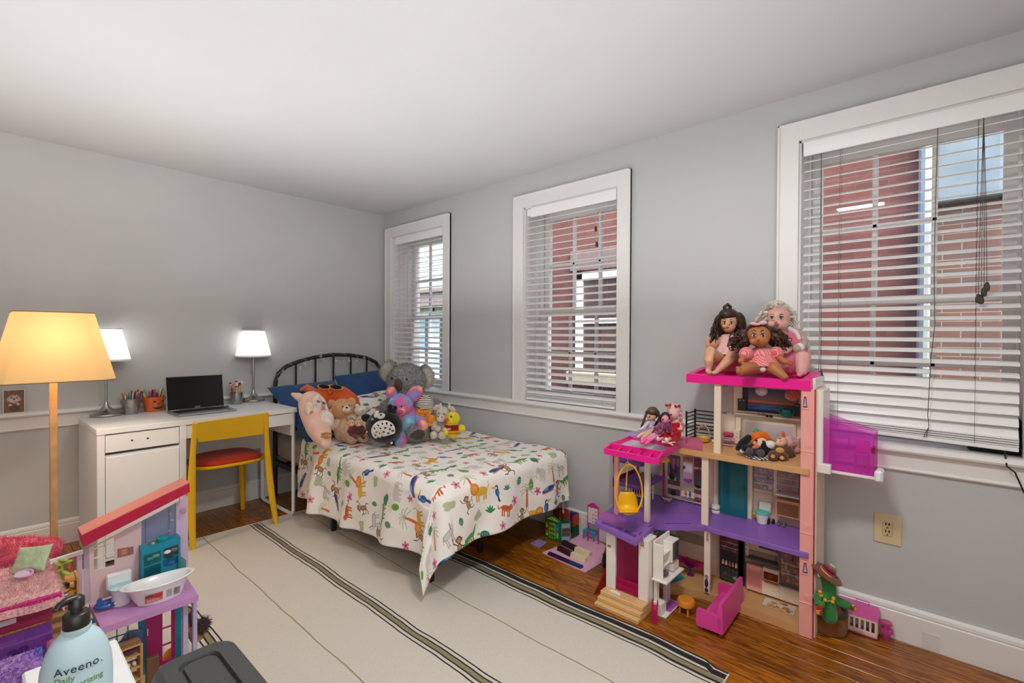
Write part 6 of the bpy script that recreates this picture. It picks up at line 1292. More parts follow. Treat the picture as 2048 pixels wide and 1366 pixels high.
# 2: dark curls, red gingham dress, in front
D2 = 2.19; sk2 = skin('b06f45'); t = seated('baby_doll', 'brown-skinned doll with dark curls and a red gingham dress, sitting foremost', 1524, 748, D2)
b = B(); EL(b, 1517, 672, D2 + .045, 22.5, 21, 21); EL(b, 1518, 681, D2 + .03, 18, 13, 18); EL(b, 1516, 679, D2 - .012, 3.2, 2.6, 2.8); EL(b, 1507, 683, D2 + .005, 8, 6.5, 6); EL(b, 1528, 682, D2 + .005, 8, 6.5, 6); LIMB(b, [(1520, 690, D2 + .06), (1521, 698, D2 + .06)], [9, 10]); EL(b, 1524, 716, D2 + .06, 23, 24, 18)
LIMB(b, [(1552, 708, D2 + .04), (1562, 718, D2 - .0), (1570, 724, D2 - .02)], [7, 6.5, 5.5]); hand(b, 1574, 725, D2 - .025, 6, 10); LIMB(b, [(1490, 708, D2 + .04), (1482, 722, D2 + .0)], [7, 6])
LIMB(b, [(1530, 732, D2 + .05), (1549, 737, D2 - .02), (1566, 752, D2 - .06)], [14, 13, 8]); LIMB(b, [(1516, 734, D2 + .05), (1494, 737, D2 - .02), (1480, 744, D2 - .06)], [14, 12, 8]); foot(b, 1477, 741, D2 - .07, 6.5, -95); EL(b, 1569, 754, D2 - .07, 8, 6, 8)
bdy = blend_part('body', b, sk2, t, .0042, 3, w=1); face(t, bdy, 1517, 672, D2 + .045, 22, '3a2a1e', '9a4a38', .42, -.06, .0, '3a251a', er=.17)
gm = mat('red_gingham', 'd9434a', .85, var=0); N, L = gm.node_tree.nodes, gm.node_tree.links; g = N.new('ShaderNodeTexCoord'); s3 = N.new('ShaderNodeSeparateXYZ'); L.new(g.outputs['Object'], s3.inputs[0]); ad = None
def stripe(sock):
    q = N.new('ShaderNodeMath'); q.operation = 'MULTIPLY'; q.inputs[1].default_value = 900; L.new(sock, q.inputs[0]); s_ = N.new('ShaderNodeMath'); s_.operation = 'SINE'; L.new(q.outputs[0], s_.inputs[0]); g_ = N.new('ShaderNodeMath'); g_.operation = 'GREATER_THAN'; g_.inputs[1].default_value = 0; L.new(s_.outputs[0], g_.inputs[0]); return g_.outputs[0]
sm_ = N.new('ShaderNodeMath'); sm_.operation = 'ADD'; L.new(s3.outputs[0], sm_.inputs[0]); L.new(s3.outputs[1], sm_.inputs[1]); sm_.inputs[1].default_value = 0; ad = N.new('ShaderNodeMath'); ad.operation = 'ADD'; L.new(stripe(s3.outputs[0]), ad.inputs[0]); L.new(stripe(s3.outputs[2]), ad.inputs[1]); rp = N.new('ShaderNodeValToRGB'); rp.color_ramp.elements[0].color = lin('cf343e'); rp.color_ramp.elements[1].color = lin('f0b0b0'); hv = N.new('ShaderNodeMath'); hv.operation = 'MULTIPLY'; hv.inputs[1].default_value = .5; L.new(ad.outputs[0], hv.inputs[0]); L.new(hv.outputs[0], rp.inputs[0]); L.new(rp.outputs[0], N['Principled BSDF'].inputs['Base Color'])
k = (D2 + .05) / F_PX; b = B(); b.shell([(12 * k, 17 * k), (20 * k, 12 * k), (23 * k, 0), (29 * k, -9 * k), (37 * k, -19 * k)], c=PP(1523, 712, D2 + .05), n=48, rot=CAMM, sy=.8, pleat=.045, npl=11); part('dress', b, gm, t, w=1, sm=180)
for (u, v, r) in ((1492, 707, 14), (1553, 706, 14)): part('puff_sleeve', EL(B(), u, v, D2 + .035, r, r * .95, r * .9, rot=20 if u > 1520 else -20), gm, t, w=1)
part('pants', EL(B(), 1524, 738, D2 + .012, 7, 7, 10), cloth('e6cfd0'), t, w=1)
hm = hairmat('33221a', '55382a'); locks = []
for i in range(120):
    sd = -1 if i % 2 else 1; cu, cv = (1484, 682) if sd < 0 else (1556, 680); a = rh.uniform(0, 6.28); q = rh.uniform(.1, .8); u0 = cu + 20 * q * math.cos(a); v0 = cv + 20 * q * math.sin(a) - 8; d0 = D2 + .06 + rh.uniform(-.04, .04); p = PP(u0, v0, d0)
    locks.append(curl(p, (C_R * sd * rh.uniform(.2, 1.1) - C_U * rh.uniform(.5, 1)), rh.uniform(.035, .06), rh.uniform(.004, .008), rh.uniform(1.2, 2.4)))
for i in range(26): a = -1.35 + 2.7 * i / 25; locks.append([PP(1517 + 20 * math.sin(a) * s_, 672 - 23 * math.cos(a * s_) , D2 + .02 + .05 * s_) for s_ in (.1, .5, .8, 1, 1.12)])
hairpart(t, [(1517, 666, D2 + .075, 24, 23, 20), (1486, 678, D2 + .075, 17, 19, 15), (1554, 678, D2 + .075, 19, 18, 15)], locks, hm, .0042)
b = B(); b.tube([PP(1517 + 24 * math.sin(a), 670 - 22.5 * math.cos(a), D2 + .035 + .03 * abs(math.sin(a))) for a in np.linspace(-1.4, 1.4, 16)], .0048, 6, flat=1); hb_ = part('hairband', b, plastic('2a1a14', .6), t, w=1); b = B()
EL(b, 1509, 648, D2 + .02, 9, 3.5, 4, rot=8); EL(b, 1526, 646, D2 + .02, 9, 3.8, 4, rot=-6); EL(b, 1517, 648, D2 + .012, 3, 3, 3); part('bow', b, cloth('e9b3bd'), hb_, w=1)

# three fashion dolls on the pink deck
def small_doll(label, u, v, D, parts_): t = seated('fashion_doll', label, u, v, D); [part(n, f(), m, t, w=1) for n, f, m in parts_]; return t
def sd_face(t, u, v, D, k, ir):
    for s in (-.42, .42): part('eye', EL(B(), u + s * k, v + .05 * k, D - k * D / F_PX * .92, k * .2, k * .2, k * .1, n=10, m=7), plastic(ir, .2), t, w=1)
    part('lips', EL(B(), u, v + .55 * k, D - k * D / F_PX * .84, k * .16, k * .07, k * .1, n=8, m=6), plastic('b8505e', .4), t, w=1)
def strands(n, fn): return [fn(i) for i in range(n)]
D = 2.44; s_a = skin('e3b9a4')
def bod(lst, vx=.0028): b = B(); [LIMB(b, *l) for l in lst]; return b
t = seated('fashion_doll', 'doll with straight brown hair and fringe in a lilac tulle skirt', 1290, 873, D)
part('head', EL(B(), 1303, 832, D, 9.5, 10, 9), s_a, t, w=1); sd_face(t, 1303, 833, D, 8.5, '5a3a2a'); part('top', bod([([(1303, 843, D + .01), (1302, 858, D + .01)], [8, 9]), ([(1296, 846, D), (1286, 857, D - .01), (1279, 859, D - .02)], [4, 3.6, 3]), ([(1310, 847, D), (1314, 858, D)], [4, 3.5])]), cloth('cfcad4'), t, w=1)
b = B()
def tul(uu, vv): a = -1.0 + 2.0 * uu; return PP(1300 - 34 * vv + 14 * a * (.4 + vv) * .8, 855 + 20 * vv + 9 * a * vv, D - .01 - .05 * vv + .02 * math.cos(a * 2) * -1 + .004 * math.sin(uu * 40) * vv)
b.grid(tul, 40, 8, uv=False); part('tulle_skirt', b, clear('b7a3d8', .72, .8), t, w=1, sm=180); part('legs', bod([([(1298, 862, D - .02), (1284, 868, D - .05), (1276, 874, D - .07)], [6, 4.5, 3]), ([(1304, 863, D - .02), (1292, 872, D - .06), (1284, 878, D - .08)], [6, 4.5, 3])]), s_a, t, w=1)
hairpart(t, [(1305, 826, D + .012, 12.5, 13, 12), (1304, 823, D - .012, 10.5, 7, 9)], [[PP(1305 + sd * (9 + 4 * rh.random()) + sd * 5 * s - (8 * s if sd < 0 else -4 * s), 822 + (34 + 14 * rh.random()) * s, D + rh.uniform(-.004, .03)) for s in (0, .25, .5, .75, 1)] for sd in (-1, 1) for _ in range(34)], hairmat('5d4a38', '3f3226'), .0022)
D = 2.33; s_b = skin('d98fa4')
t = seated('fashion_doll', 'pink-skinned doll with black and magenta hair in a black and pink outfit', 1310, 878, D)
part('head', EL(B(), 1330, 838, D, 7, 9, 7.5, rot=14), s_b, t, w=1); sd_face(t, 1329, 838, D, 7, '2a1420'); part('outfit', bod([([(1328, 848, D + .005), (1320, 860, D)], [7, 8]), ([(1320, 862, D), (1312, 866, D - .02)], [9, 8]), ([(1335, 850, D), (1336, 862, D - .01)], [4, 4]), ([(1320, 848, D), (1310, 858, D - .01)], [4, 3.5])]), cloth('2b1c28', 'b05a84', scale=90), t, w=1)
part('legs', bod([([(1314, 866, D - .02), (1300, 874, D - .05), (1292, 880, D - .06)], [4.2, 3.4, 2.8]), ([(1318, 868, D - .02), (1306, 876, D - .05), (1299, 881, D - .06)], [4.2, 3.4, 2.8])]), s_b, t, w=1); part('boots', bod([([(1290, 879, D - .06), (1284, 884, D - .07)], [5, 4.2]), ([(1298, 881, D - .06), (1292, 887, D - .07)], [4.5, 4])]), plastic('e8559c', .4), t, w=1)
hairpart(t, [(1331, 833, D + .012, 9.5, 9.5, 9)], [[PP(1326 - 14 * s - rh.random() * 6, 830 + 22 * s, D + .01 + rh.uniform(0, .015)) for s in (0, .3, .6, 1)] for _ in range(30)], hairmat('1c1418', '33202a'), .0024); hairpart(t, [], [[PP(1336 + 6 * s + rh.random() * 5, 829 + 42 * s, D + .006 + rh.uniform(-.008, .012)) for s in (0, .3, .6, 1)] for _ in range(34)], hairmat('c2487c', '8a2a58'), .0024, 'magenta_hair'); part('ear', EL(B(), 1338.5, 841, D, 3, 1.6, 1, rot=-30), s_b, t, w=1)
D = 2.42; s_c = skin('e6b0ae')
t = seated('fashion_doll', 'doll with long pale pink hair and red bows in a red dress', 1336, 882, D)
part('head', EL(B(), 1347, 828, D, 11, 11.5, 10.5), s_c, t, w=1); sd_face(t, 1346, 829, D, 10, '3a2026'); part('body', bod([([(1351, 842, D + .01), (1351, 852, D + .01)], [8, 9]), ([(1358, 848, D), (1362, 858, D - .02), (1346, 861, D - .04)], [4, 3.6, 3]), ([(1340, 872, D - .04), (1317, 879, D - .12)], [5, 3]), ([(1346, 874, D - .05), (1334, 881, D - .12)], [5, 3])]), s_c, t, w=1)
part('dress', bod([([(1352, 852, D + .005), (1348, 866, D)], [10, 14]), ([(1346, 868, D - .02), (1326, 873, D - .07)], [15, 12]), ([(1348, 874, D - .03), (1340, 880, D - .08)], [11, 8])]), cloth('b3121c'), t, w=1)
for (u, v) in ((1315, 877), (1333, 880)): part('shoe', EL(B(), u, v, D - .125, 4, 5.5, 4, rot=-25), plastic('eadcc6', .4), t, w=1)
hairpart(t, [(1348, 819, D + .022, 14, 13, 12)], [[PP(1349 + sd * (10 + 3 * rh.random()) + sd * (5 if sd > 0 else 3) * s + 2 * math.sin(s * 8 + i), 820 + (44 if sd > 0 else 30) * s, D + .004 + rh.uniform(-.01, .03)) for s in (0, .2, .4, .6, .8, 1)] for sd in (-1, 1, 1) for i in range(28)], hairmat('e3b6b4', 'c69a98'), .0026)
for (u, v, a) in ((1337, 810, -20), (1355, 812, 20)): b = EL(B(), u - 3.5, v + 1, D - .005, 4, 2.6, 2, rot=35 + a); EL(b, u + 3, v, D - .005, 3.5, 2.4, 2, rot=-50 + a); part('bow', b, cloth('a32a2a'), t, w=1)
# little figure lying on the deck
D = 2.30; t = seated('tiny_doll', 'tiny pink doll lying at the front of the pink deck', 1340, 885, D); b = bod([([(1328, 884, D), (1338, 886, D - .005), (1346, 890, D - .01)], [2.2, 2, 1.5]), ([(1338, 886, D), (1350, 884, D)], [1.8, 1.2])]); part('body', b, skin('e2b1a0'), t, w=1); part('head', EL(B(), 1326, 884, D, 3.4, 3, 3), skin('e2b1a0'), t, w=1)

# ---- things standing about in the dollhouse
def put(name, label, cat, p): return thing(name, label, cat, p)
p = on(1524, 1047, 2); t = put('toy_toilet', 'white toy toilet with a turquoise lid in the dollhouse bathroom', 'toy', p)
b = B(); b.lathe([(.018, 0), (.022, .004), (.024, .02), (.031, .045), (.033, .052)], p, 24, sx=.95); part('bowl', b, hp['white'], t, w=1); b = B(); b.lathe([(.0335, .052), (.035, .055), (.033, .060), (.0001, .062)], p, 24); part('lid', b, plastic('4fc4b4', .35), t, w=1); q = p + V((.028, -.004, .05)); b = B(); b.box(q + V((0, -.028, 0)), q + V((.012, .026, .048)), .003); part('cistern', b, hp['white'], t, w=1, sm=25)
for i, (u, v, c, lab) in enumerate(((1537, 1047, '1c1a1c', 'black toy shoe nearest the toy toilet'), (1546.5, 1047, '201d20', 'black toy shoe beside the grey pair'), (1558, 1050, '6f6c70', 'grey toy shoe beside the black pair'), (1568, 1053, '77747a', 'grey toy shoe nearest the pink column'))):
    p = on(u, v, 2); t = put('toy_shoe', lab, 'toy shoe', p); b = B(); b.ell(p + V((-.004, 0, .005)), (.012, .0065, .005), rotm(0, 0, 20)); part('sole', b, plastic(c, .3), t, w=1); b = B(); b.ell(p + V((.005, 0, .011)), (.007, .006, .011)); part('heel', b, plastic(c, .3), t, w=1)
p = on(1431, 1026, 2); t = put('toy_jar', 'small white toy pot with a black band beside the teal door', 'toy', p); b = B(); b.lathe([(.016, 0), (.021, .004), (.021, .014), (.017, .018), (.018, .022), (.021, .026), (.020, .042), (.0001, .044)], p, 20); part('pot', b, hp['white'], t, w=1); b = B(); b.lathe([(.0175, .018), (.0182, .0225)], p, 20); part('band', b, hp['dark'], t, w=1)
p = on(1509, 1034, 2); t = put('toy_brush', 'yellow toy brush with brown handle behind the toy toilet', 'toy', p); b = B(); b.lathe([(.013, 0), (.015, .02), (.008, .03)], p, 12); part('brush_head', b, plastic('c9a82c', .5), t, w=1); b = B(); b.rod(p + V((0, 0, .03)), p + V((0, 0, .07)), .0045); part('handle', b, plastic('b98f5c', .5), t, w=1)
p = on(1335, 1003, 2); t = put('toy_animal', 'small pale pink toy dinosaur by the closet', 'toy', p); b = B(); b.ell(p + V((0, 0, .012)), (.012, .02, .008)); b.ell(p + V((0, -.02, .017)), (.006, .008, .006)); [b.rod(p + V((x, y, 0)), p + V((x, y, .012)), .003) for x in (-.007, .007) for y in (-.012, .012)]; b.tube([p + V((0, .018, .012)), p + V((0, .034, .02))], [.005, .002]); part('body', b, plastic('d9a8a4', .5), t, w=1)
for (u, v, c, lab) in ((1371, 990, 'c47a4a', 'tiny brown figurine on the closet shoe rack'), (1380, 992, '44597a', 'tiny blue figurine on the closet shoe rack')): p = at(u, v, x=XB - .045); p.z += .002; b = B(); b.lathe([(.005, 0), (.007, .008), (.004, .014), (.006, .02), (.0001, .025)], p, 10); solo('tiny_figurine', b, plastic(c, .5), lab, 'figurine')
# hanging egg chair
p = at(1261, 1003, x=2.06); t = thing('hanging_egg_chair', 'yellow toy egg chair hanging from the pink deck', 'toy chair', p); D = (p - V((0, 0, EYE))).dot(C_F)
yel2 = plastic('eab414', .35); ring_ = [PP(1258 + 26.5 * math.sin(a) * (1 - .16 * math.cos(a)), 979 - 50 * math.cos(a), D) for a in np.linspace(0, 2 * pi, 41)[:-1]]; b = B(); b.tube(ring_, .0042, 8, closed=True); part('hoop', b, yel2, t, w=1)
b = B(); b.tube([PP(1255, 931, D), PP(1252, 981, D + .02)], .003, 6); b.tube([PP(1255 + 4 * math.sin(a), 929 - 4 * math.cos(a), D - .004) for a in np.linspace(0, 6.28, 13)[:-1]], .0022, 6, closed=True); part('stem', b, yel2, t, w=1)
b = B()
def eggseat(uu, vv):
    w = 16 + 4 * math.sin(vv * 2.4) - 5 * max(0, .15 - vv) * 6; s = vv * 1.9
    return PP(1254 + (uu * 2 - 1) * w + 4 * vv, 984 + 38 * min(1, s) + 4 * max(0, s - 1), D + .02 - .022 * (uu * 2 - 1) ** 2 * -1 - .075 * max(0, s - .75))
b.grid(eggseat, 14, 16, uv=False); s_ = part('seat', b, yel2, t, w=1, sm=180); s_.modifiers.new('thickness', 'SOLIDIFY').thickness = .006
b = B(); b.tube([PP(1255, 926, D), PP(1255, 915, D)], .0014, 5); part('chain', b, plastic('d9d2c8'), t, w=1)
# bunk bed and white cot
t = thing('toy_bunk_bed', 'purple toy bunk bed with maroon ends under the pink deck', 'toy bed', (2.45, 1.27, .38)); bm_ = plastic('7a4a9a', .6); mr_ = plastic('8e2a4e', .45)
for z in (.50, .625): b = B(); b.box((2.30, 1.15, z), (2.57, 1.31, z + .022), .006); part('mattress', b, bm_, t, w=1, sm=25)
for z in (.49, .615): b = B(); b.box((2.29, 1.312, z), (2.58, 1.318, z + .05), .002); part('guard_rail', b, mr_, t, w=1, sm=25)
for (x, y) in ((2.30, 1.312), (2.57, 1.312), (2.57, 1.155)): b = B(); b.box((x - .005, y - .005, .376 if x < 2.4 else .395), (x + .005, y + .005, .68), .001); part('post', b, mr_, t, w=1, sm=25)
t = thing('toy_cot', 'white toy cot with bars on the purple floor behind the egg chair', 'toy bed', (2.46, 1.24, .379)); wc = plastic('e8d7dc', .4); za = .43
for (x, y) in ((2.40, 1.275), (2.40, 1.20), (2.53, 1.275), (2.53, 1.20)): b = B(); b.rod((x, y, f2(x)), (x, y, .50 if x < 2.5 else .53), .004, n=8); part('leg', b, wc, t, w=1)
for x in (2.40, 2.53):
    for zz in (.435, .495): b = B(); b.rod((x, 1.20, zz), (x, 1.275, zz), .003, n=6); part('rail', b, wc, t, w=1)
    for k in range(4): b = B(); y = 1.215 + k * .015; b.rod((x, y, .435), (x, y, .495), .002, n=6); part('bar', b, wc, t, w=1)
b = B(); b.box((2.40, 1.2, .43), (2.53, 1.275, .445), .004); part('mattress', b, plastic('c9b32a', .6), t, w=1, sm=25); b = B(); b.box((2.41, 1.205, .445), (2.52, 1.27, .46), .006); part('cover', b, plastic('9a1f2a', .7), t, w=1, sm=25)
# storey three: plush, towels, basket, fence, backpack, glasses, lamps
D = (on(1520, 915, 3) - V((0, 0, EYE))).dot(C_F) + .03
p = on(1517, 913, 3); b = B(); chk = mat('checker_braid', 'e4ded6', .9, var=0); N, L = chk.node_tree.nodes, chk.node_tree.links; ck = N.new('ShaderNodeTexChecker'); ck.inputs['Scale'].default_value = 90; ck.inputs[1].default_value = lin('1d1b1c'); ck.inputs[2].default_value = lin('d9d4cc'); tc = N.new('ShaderNodeTexCoord'); L.new(tc.outputs['Object'], ck.inputs[0]); L.new(ck.outputs[0], N['Principled BSDF'].inputs['Base Color'])
b.lathe([(.0001, .004), (.066, .004), (.07, .002), (.066, 0)], p + V((.012, 0, .004)), 28, rotm(0, -8, 0)); solo('woven_mat', b, chk, 'round black and white woven mat under the orange-haired plush', 'mat')
t = thing('plush_doll', 'plush doll with orange hair, green leaf and black coat lying in the dollhouse attic', 'soft toy', PP(1518, 916, D))
part('head', EL(B(), 1518, 884, D, 15, 12, 13), plush('f0c3a8'), t, w=1); part('hair', LIMB(B(), [(1502, 882, D), (1508, 873, D - .005), (1520, 869, D), (1532, 873, D), (1540, 882, D + .01)], [5, 8, 9, 8, 5]), plush('e5701a'), t, w=1); part('leaf', LIMB(B(), [(1519, 864, D + .01), (1513, 861, D), (1509, 863, D)], [4, 5, 3]), plush('4a9a5a'), t, w=1)
for (u, v) in ((1512.5, 881), (1527, 883)): part('eye', EL(B(), u, v, D - .030, 3, 2.2, 1.2), plastic('2c1a24', .3), t, w=1)
part('coat', bod([([(1497, 876, D), (1484, 888, D - .005), (1477, 896, D)], [7, 8, 6]), ([(1504, 893, D - .01), (1489, 896, D - .02)], [6, 7]), ([(1524, 888, D - .015), (1534, 896, D - .02)], [8, 11]), ([(1514, 900, D), (1530, 906, D)], [10, 12])]), blackp, t, w=1); part('scarf', EL(B(), 1510, 894, D - .02, 9, 4, 6, rot=-10), plush('e5701a'), t, w=1); part('trousers', EL(B(), 1511, 903, D - .02, 9, 9, 8), cloth('24385a'), t, w=1); part('pompom', EL(B(), 1540, 890, D - .03, 9.5, 9, 9), plush('e9e4e0'), t, w=1); part('cuff', EL(B(), 1485, 901, D - .01, 6, 5, 5), plush('e9e4e0'), t, w=1)
for (u, v) in ((1499, 903), (1521, 906)): part('boot', EL(B(), u, v, D - .045, 8 if u > 1510 else 6.5, 7.5, 7), plush('5a4c48'), t, w=1)
D = (on(1563, 918, 3) - V((0, 0, EYE))).dot(C_F) + .015
t = thing('plush_bear', 'brown plush bear body with shiny pink bear hood lying in the dollhouse attic', 'soft toy', PP(1564, 920, D)); br_ = plush('6e4630', '5a3826', scale=90); ph_ = plush('e8b4bc'); tn = plush('d9a062')
b = bod([([(1560, 902, D + .01), (1573, 905, D + .01)], [14, 15])]); part('body', b, br_, t, w=1)
for (u, v) in ((1546, 911), (1566, 914)): f = part('foot', EL(B(), u, v, D - .03, 10, 10, 9), br_, t, w=1); part('sole', EL(B(), u - 2 if u > 1550 else u, v + 2, D - .05, 4.5, 4, 2, rot=30), tn, f, w=1)
part('tummy', EL(B(), 1560, 901, D - .028, 9, 6, 3, rot=10), tn, t, w=1); part('hood', LIMB(B(), [(1575, 884, D + .03), (1588, 886, D + .04), (1592, 898, D + .03)], [14, 13, 8]), ph_, t, w=1); part('face', EL(B(), 1562, 884, D + .01, 13, 10, 10, rot=-22), mat('shiny_peach', 'e9b79a', .12, var=.05, coat=.6), t, w=1); part('ear', LIMB(B(), [(1567, 872, D + .02), (1566, 866, D + .02)], [3, 3]), plush('d9703a'), t, w=1); part('paw', EL(B(), 1585, 906, D + .0, 5, 6, 5, rot=40), ph_, t, w=1)
for (u, v) in ((1560, 877), (1551, 882)): part('eye', EL(B(), u, v, D - .020, 2.6, 1.5, 2, rot=-25), plastic('a8582e', .2), t, w=1)
for i, (v, ht) in enumerate(((893, 8), (883, 7))): p = on(1456, 891, 3); p = at(1456, v - 2, x=p.x); b = B(); b.box(p - V((.02, .026, .008)), p + V((.02, .026, .010)), .006); solo('toy_towel', b, plush('e3a9b8', scale=90), ('lower' if i == 0 else 'upper') + ' folded pink toy towel in the dollhouse attic', 'towel', sm=180)
p = at(1457, 872, x=on(1456, 891, 3).x); t = thing('toy_bag', 'little red and blue toy bag lying on the folded pink towels', 'toy bag', p - V((0, 0, .006))); b = B(); b.box(p - V((.012, .024, .006)), p + V((.012, .024, .02)), .007); part('bag', b, plastic('b8384a', .5), t, w=1); b = B(); b.box(p - V((.0135, .012, .003)), p + V((.0, .004, .012)), .003); part('pocket', b, plastic('3a4f9a', .5), t, w=1)
p = on(1407, 884, 3); t = thing('toy_basket', 'yellow toy basket with a flowered handle by the black fence', 'toy basket', p); b = B(); b.lathe([(.016, 0), (.028, .008), (.034, .026), (.031, .026), (.024, .010), (.0001, .008)], p, 20); part('basket', b, plastic('dcb23c', .5), t, w=1)
hp_ = [p + V((0, .033 * math.cos(a), .026 + .062 * math.sin(a))) for a in np.linspace(0, pi, 15)]; b = B(); b.tube(hp_, .0022, 6); part('handle', b, plastic('c99a5a', .5), t, w=1)
for q in hp_[3:13]: b = B(); b.ell(q + V((R.uniform(-.004, .004), 0, R.uniform(-.003, .004))), R.uniform(.003, .0048), None, 8, 6); part('flower', b, plastic(R.choice(['d9a39a', 'e3b8ae', 'c98a80'])), t, w=1)
t = thing('toy_fence', 'black slatted toy corner fence behind the basket', 'toy fence', at(1390, 870, x=2.575)); c0 = at(1390, 868, x=2.585); c1 = V((2.47, c0.y + .02, 0)); fb = plastic('211d1f', .4); z0 = f3(2.58)
zt_ = at(1388, 819, x=2.585).z; yl_, yr_ = c0.y, at(1428, 880, x=2.585).y - .01
for k in range(8):
    z = z0 + (zt_ - z0) * (k + .35) / 7.7; b = B(); b.box((2.583, yr_, z), (2.588, yl_, z + .006), .001); part('slat', b, fb, t, w=1, sm=25); b = B(); b.box((2.47, yl_, z - .004), (2.583, yl_ + .004, z + .002), .001); part('slat', b, fb, t, w=1, sm=25)
for (x, y) in ((2.585, yl_), (2.585, yr_), (2.472, yl_ + .002)): b = B(); b.box((x - .004, y - .004, f3(x)), (x + .004, y + .004, zt_ + .005), .001); part('post', b, fb, t, w=1, sm=25)
p = at(1573, 834, x=2.565); t = thing('toy_backpack', 'teal toy backpack on the attic ledge of the dollhouse', 'toy bag', p); tl_ = plastic('12877e', .4); b = B(); b.lathe([(.018, 0), (.023, .006), (.024, .022), (.020, .034), (.0001, .038)], p, 18, sx=.7); part('bag', b, tl_, t, w=1)
for s in (-1, 1): b = B(); b.tube([p + V((0, s * .018, .008)), p + V((-.004, s * .031, .022)), p + V((-.004, s * .030, .040)), p + V((0, s * .020, .046)), p + V((.002, s * .014, .034))], .0032, 6); part('strap', b, tl_, t, w=1)
b = B(); b.box(p + V((-.02, -.012, .004)), p + V((-.014, .012, .018)), .003); part('pocket', b, plastic('107a72', .4), t, w=1)
for (u, v, c, lab) in ((1512, 830, 'c9c2c0', 'pale toy spectacles on the attic ledge'), (1522, 831, '1c1819', 'round black toy glasses on the attic ledge'), (1538, 835, '191618', 'black toy sunglasses lying next to the teal backpack')):
    p = at(u, v, x=2.562); t = thing('toy_glasses', lab, 'toy glasses', p); gmt = plastic(c, .3)
    for s in (-1, 1): b = B(); b.tube([p + V((0, s * .0085 + .0065 * math.cos(a), .006 + .0055 * math.sin(a))) for a in np.linspace(0, 6.28, 13)[:-1]], .0013, 5, closed=True); part('rim', b, gmt, t, w=1); b = B(); b.tube([p + V((0, s * .015, .008)), p + V((.018, s * .015, .004))], .0011, 5); part('temple', b, gmt, t, w=1)
    if c == '191618': b = B(); [b.ell(p + V((.001, s * .0085, .006)), (.0012, .006, .005), None, 10, 7) for s in (-1, 1)]; part('lens', b, gmt, t, w=1)
D = (V((2.50, .68, 1.05)) - V((0, 0, EYE))).dot(C_F); b = B(); EL(b, 1523, 782, D, 11.5, 10.5, 11); solo('pearl_lamp', b, mat('pearl_plastic', 'd8ccd0', .2, var=.04, coat=.5), 'pearly white ball hanging under the pink roof', 'toy lamp'); b = B(); b.tube([PP(1523, 772, D), PP(1522, 764, D)], .0012, 5); solo('lamp_thread', b, hp['dark'], 'short dark thread holding the pearly ball', 'thread')
b = B(); EL(b, 1585, 789, D - .06, 14, 13, 10, rot=-15); EL(b, 1578, 793, D - .075, 8, 7, 6, rot=20); t = solo('toy_beret', b, plush('ee9a94', sheen=.1), 'soft pink toy beret hanging beside the pink column', 'toy hat')
p = on(1430, 884, 3); b = B(); b.lathe([(.008, 0), (.012, .006), (.011, .014), (.0001, .016)], p + V((-.015, .0, 0)), 12); solo('toy_cup', b, hp['white'], 'tiny white toy cup behind the attic post', 'toy cup')
# ================================================================== toys on the floor
z0 = .0015
def flat(name, label, cat, pts, th, m, z=.0005): b = B(); b.prism([(p.x, p.y) for p in pts], z, z + th); return solo(name, b, m, label, cat, sm=None)
gz = lambda *uv: [at(u, v, z=0) for u, v in uv]
ft = B(); fp = gz((1084, 1106), (1105, 1098), (1124, 1090), (1145, 1078), (1166, 1066), (1186, 1078), (1212, 1092), (1206, 1110), (1203, 1127), (1186, 1137), (1170, 1146), (1128, 1127))
flat('felt_cloth', 'pale pink felt cloth spread on the wooden floor', 'cloth', fp, .004, cloth('e6a9c6', scale=6))
cd = flat('card', 'small lilac card lying on the floor by the green toy house', 'card', gz((1060, 1087), (1077, 1079), (1094, 1085), (1078, 1096)), .0015, plastic('a68fd0', .6))
for (u, v) in ((1069, 1086), (1078, 1082), (1085, 1087), (1077, 1091)): p = at(u, v, z=.002); b = B(); b.prism([(.006 * math.cos(k), .004 * math.sin(k)) for k in range(6)], .0015, .0022); o = part('card_print', b, plastic('4a3a86'), cd, sm=None); o.location = p - V(cd.location) - V((0, 0, .002))
def bar(nm, lab, u0, v0, u1, v1, w, h, m, z=.0045, bumps=4):
    a, c = at(u0, v0, z=z), at(u1, v1, z=z); d = (c - a); L = d.length; d.normalize(); n = V((-d.y, d.x, 0)); t = thing(nm, lab, 'toy block', a.lerp(c, .5), math.degrees(math.atan2(d.y, d.x)))
    b = B(); b.prism([(-w / 2, 0), (w / 2, 0), (w * .36, h), (-w * .36, h)], -L / 2, L / 2, 'x'); part('block', b, m, t, sm=25)
    for k in range(bumps): b = B(); x = -L / 2 + L * (k + .5) / bumps; b.box((x - L / bumps * .36, -w * .2, h - .001), (x + L / bumps * .36, w * .2, h + .0025), .002); part('raised_piece', b, m, t, sm=25)
ch1, ch2 = plastic('33191a', .5), plastic('e6d9b0', .5)
bar('toy_chocolate_bar', 'dark brown toy chocolate bar on the pink felt, the farther brown one', 1126, 1088, 1152, 1101, .036, .024, ch1, bumps=2); bar('toy_chocolate_bar', 'dark brown toy chocolate bar on the pink felt, the nearer brown one', 1118, 1099, 1143, 1112, .036, .024, ch1, bumps=2)
bar('toy_chocolate_bar', 'cream toy chocolate bar on the pink felt, the farther cream one', 1152, 1101, 1181, 1113, .036, .024, ch2, bumps=3); bar('toy_chocolate_bar', 'cream toy chocolate bar on the pink felt, the nearer cream one', 1144, 1112, 1173, 1124, .036, .024, ch2, bumps=3)
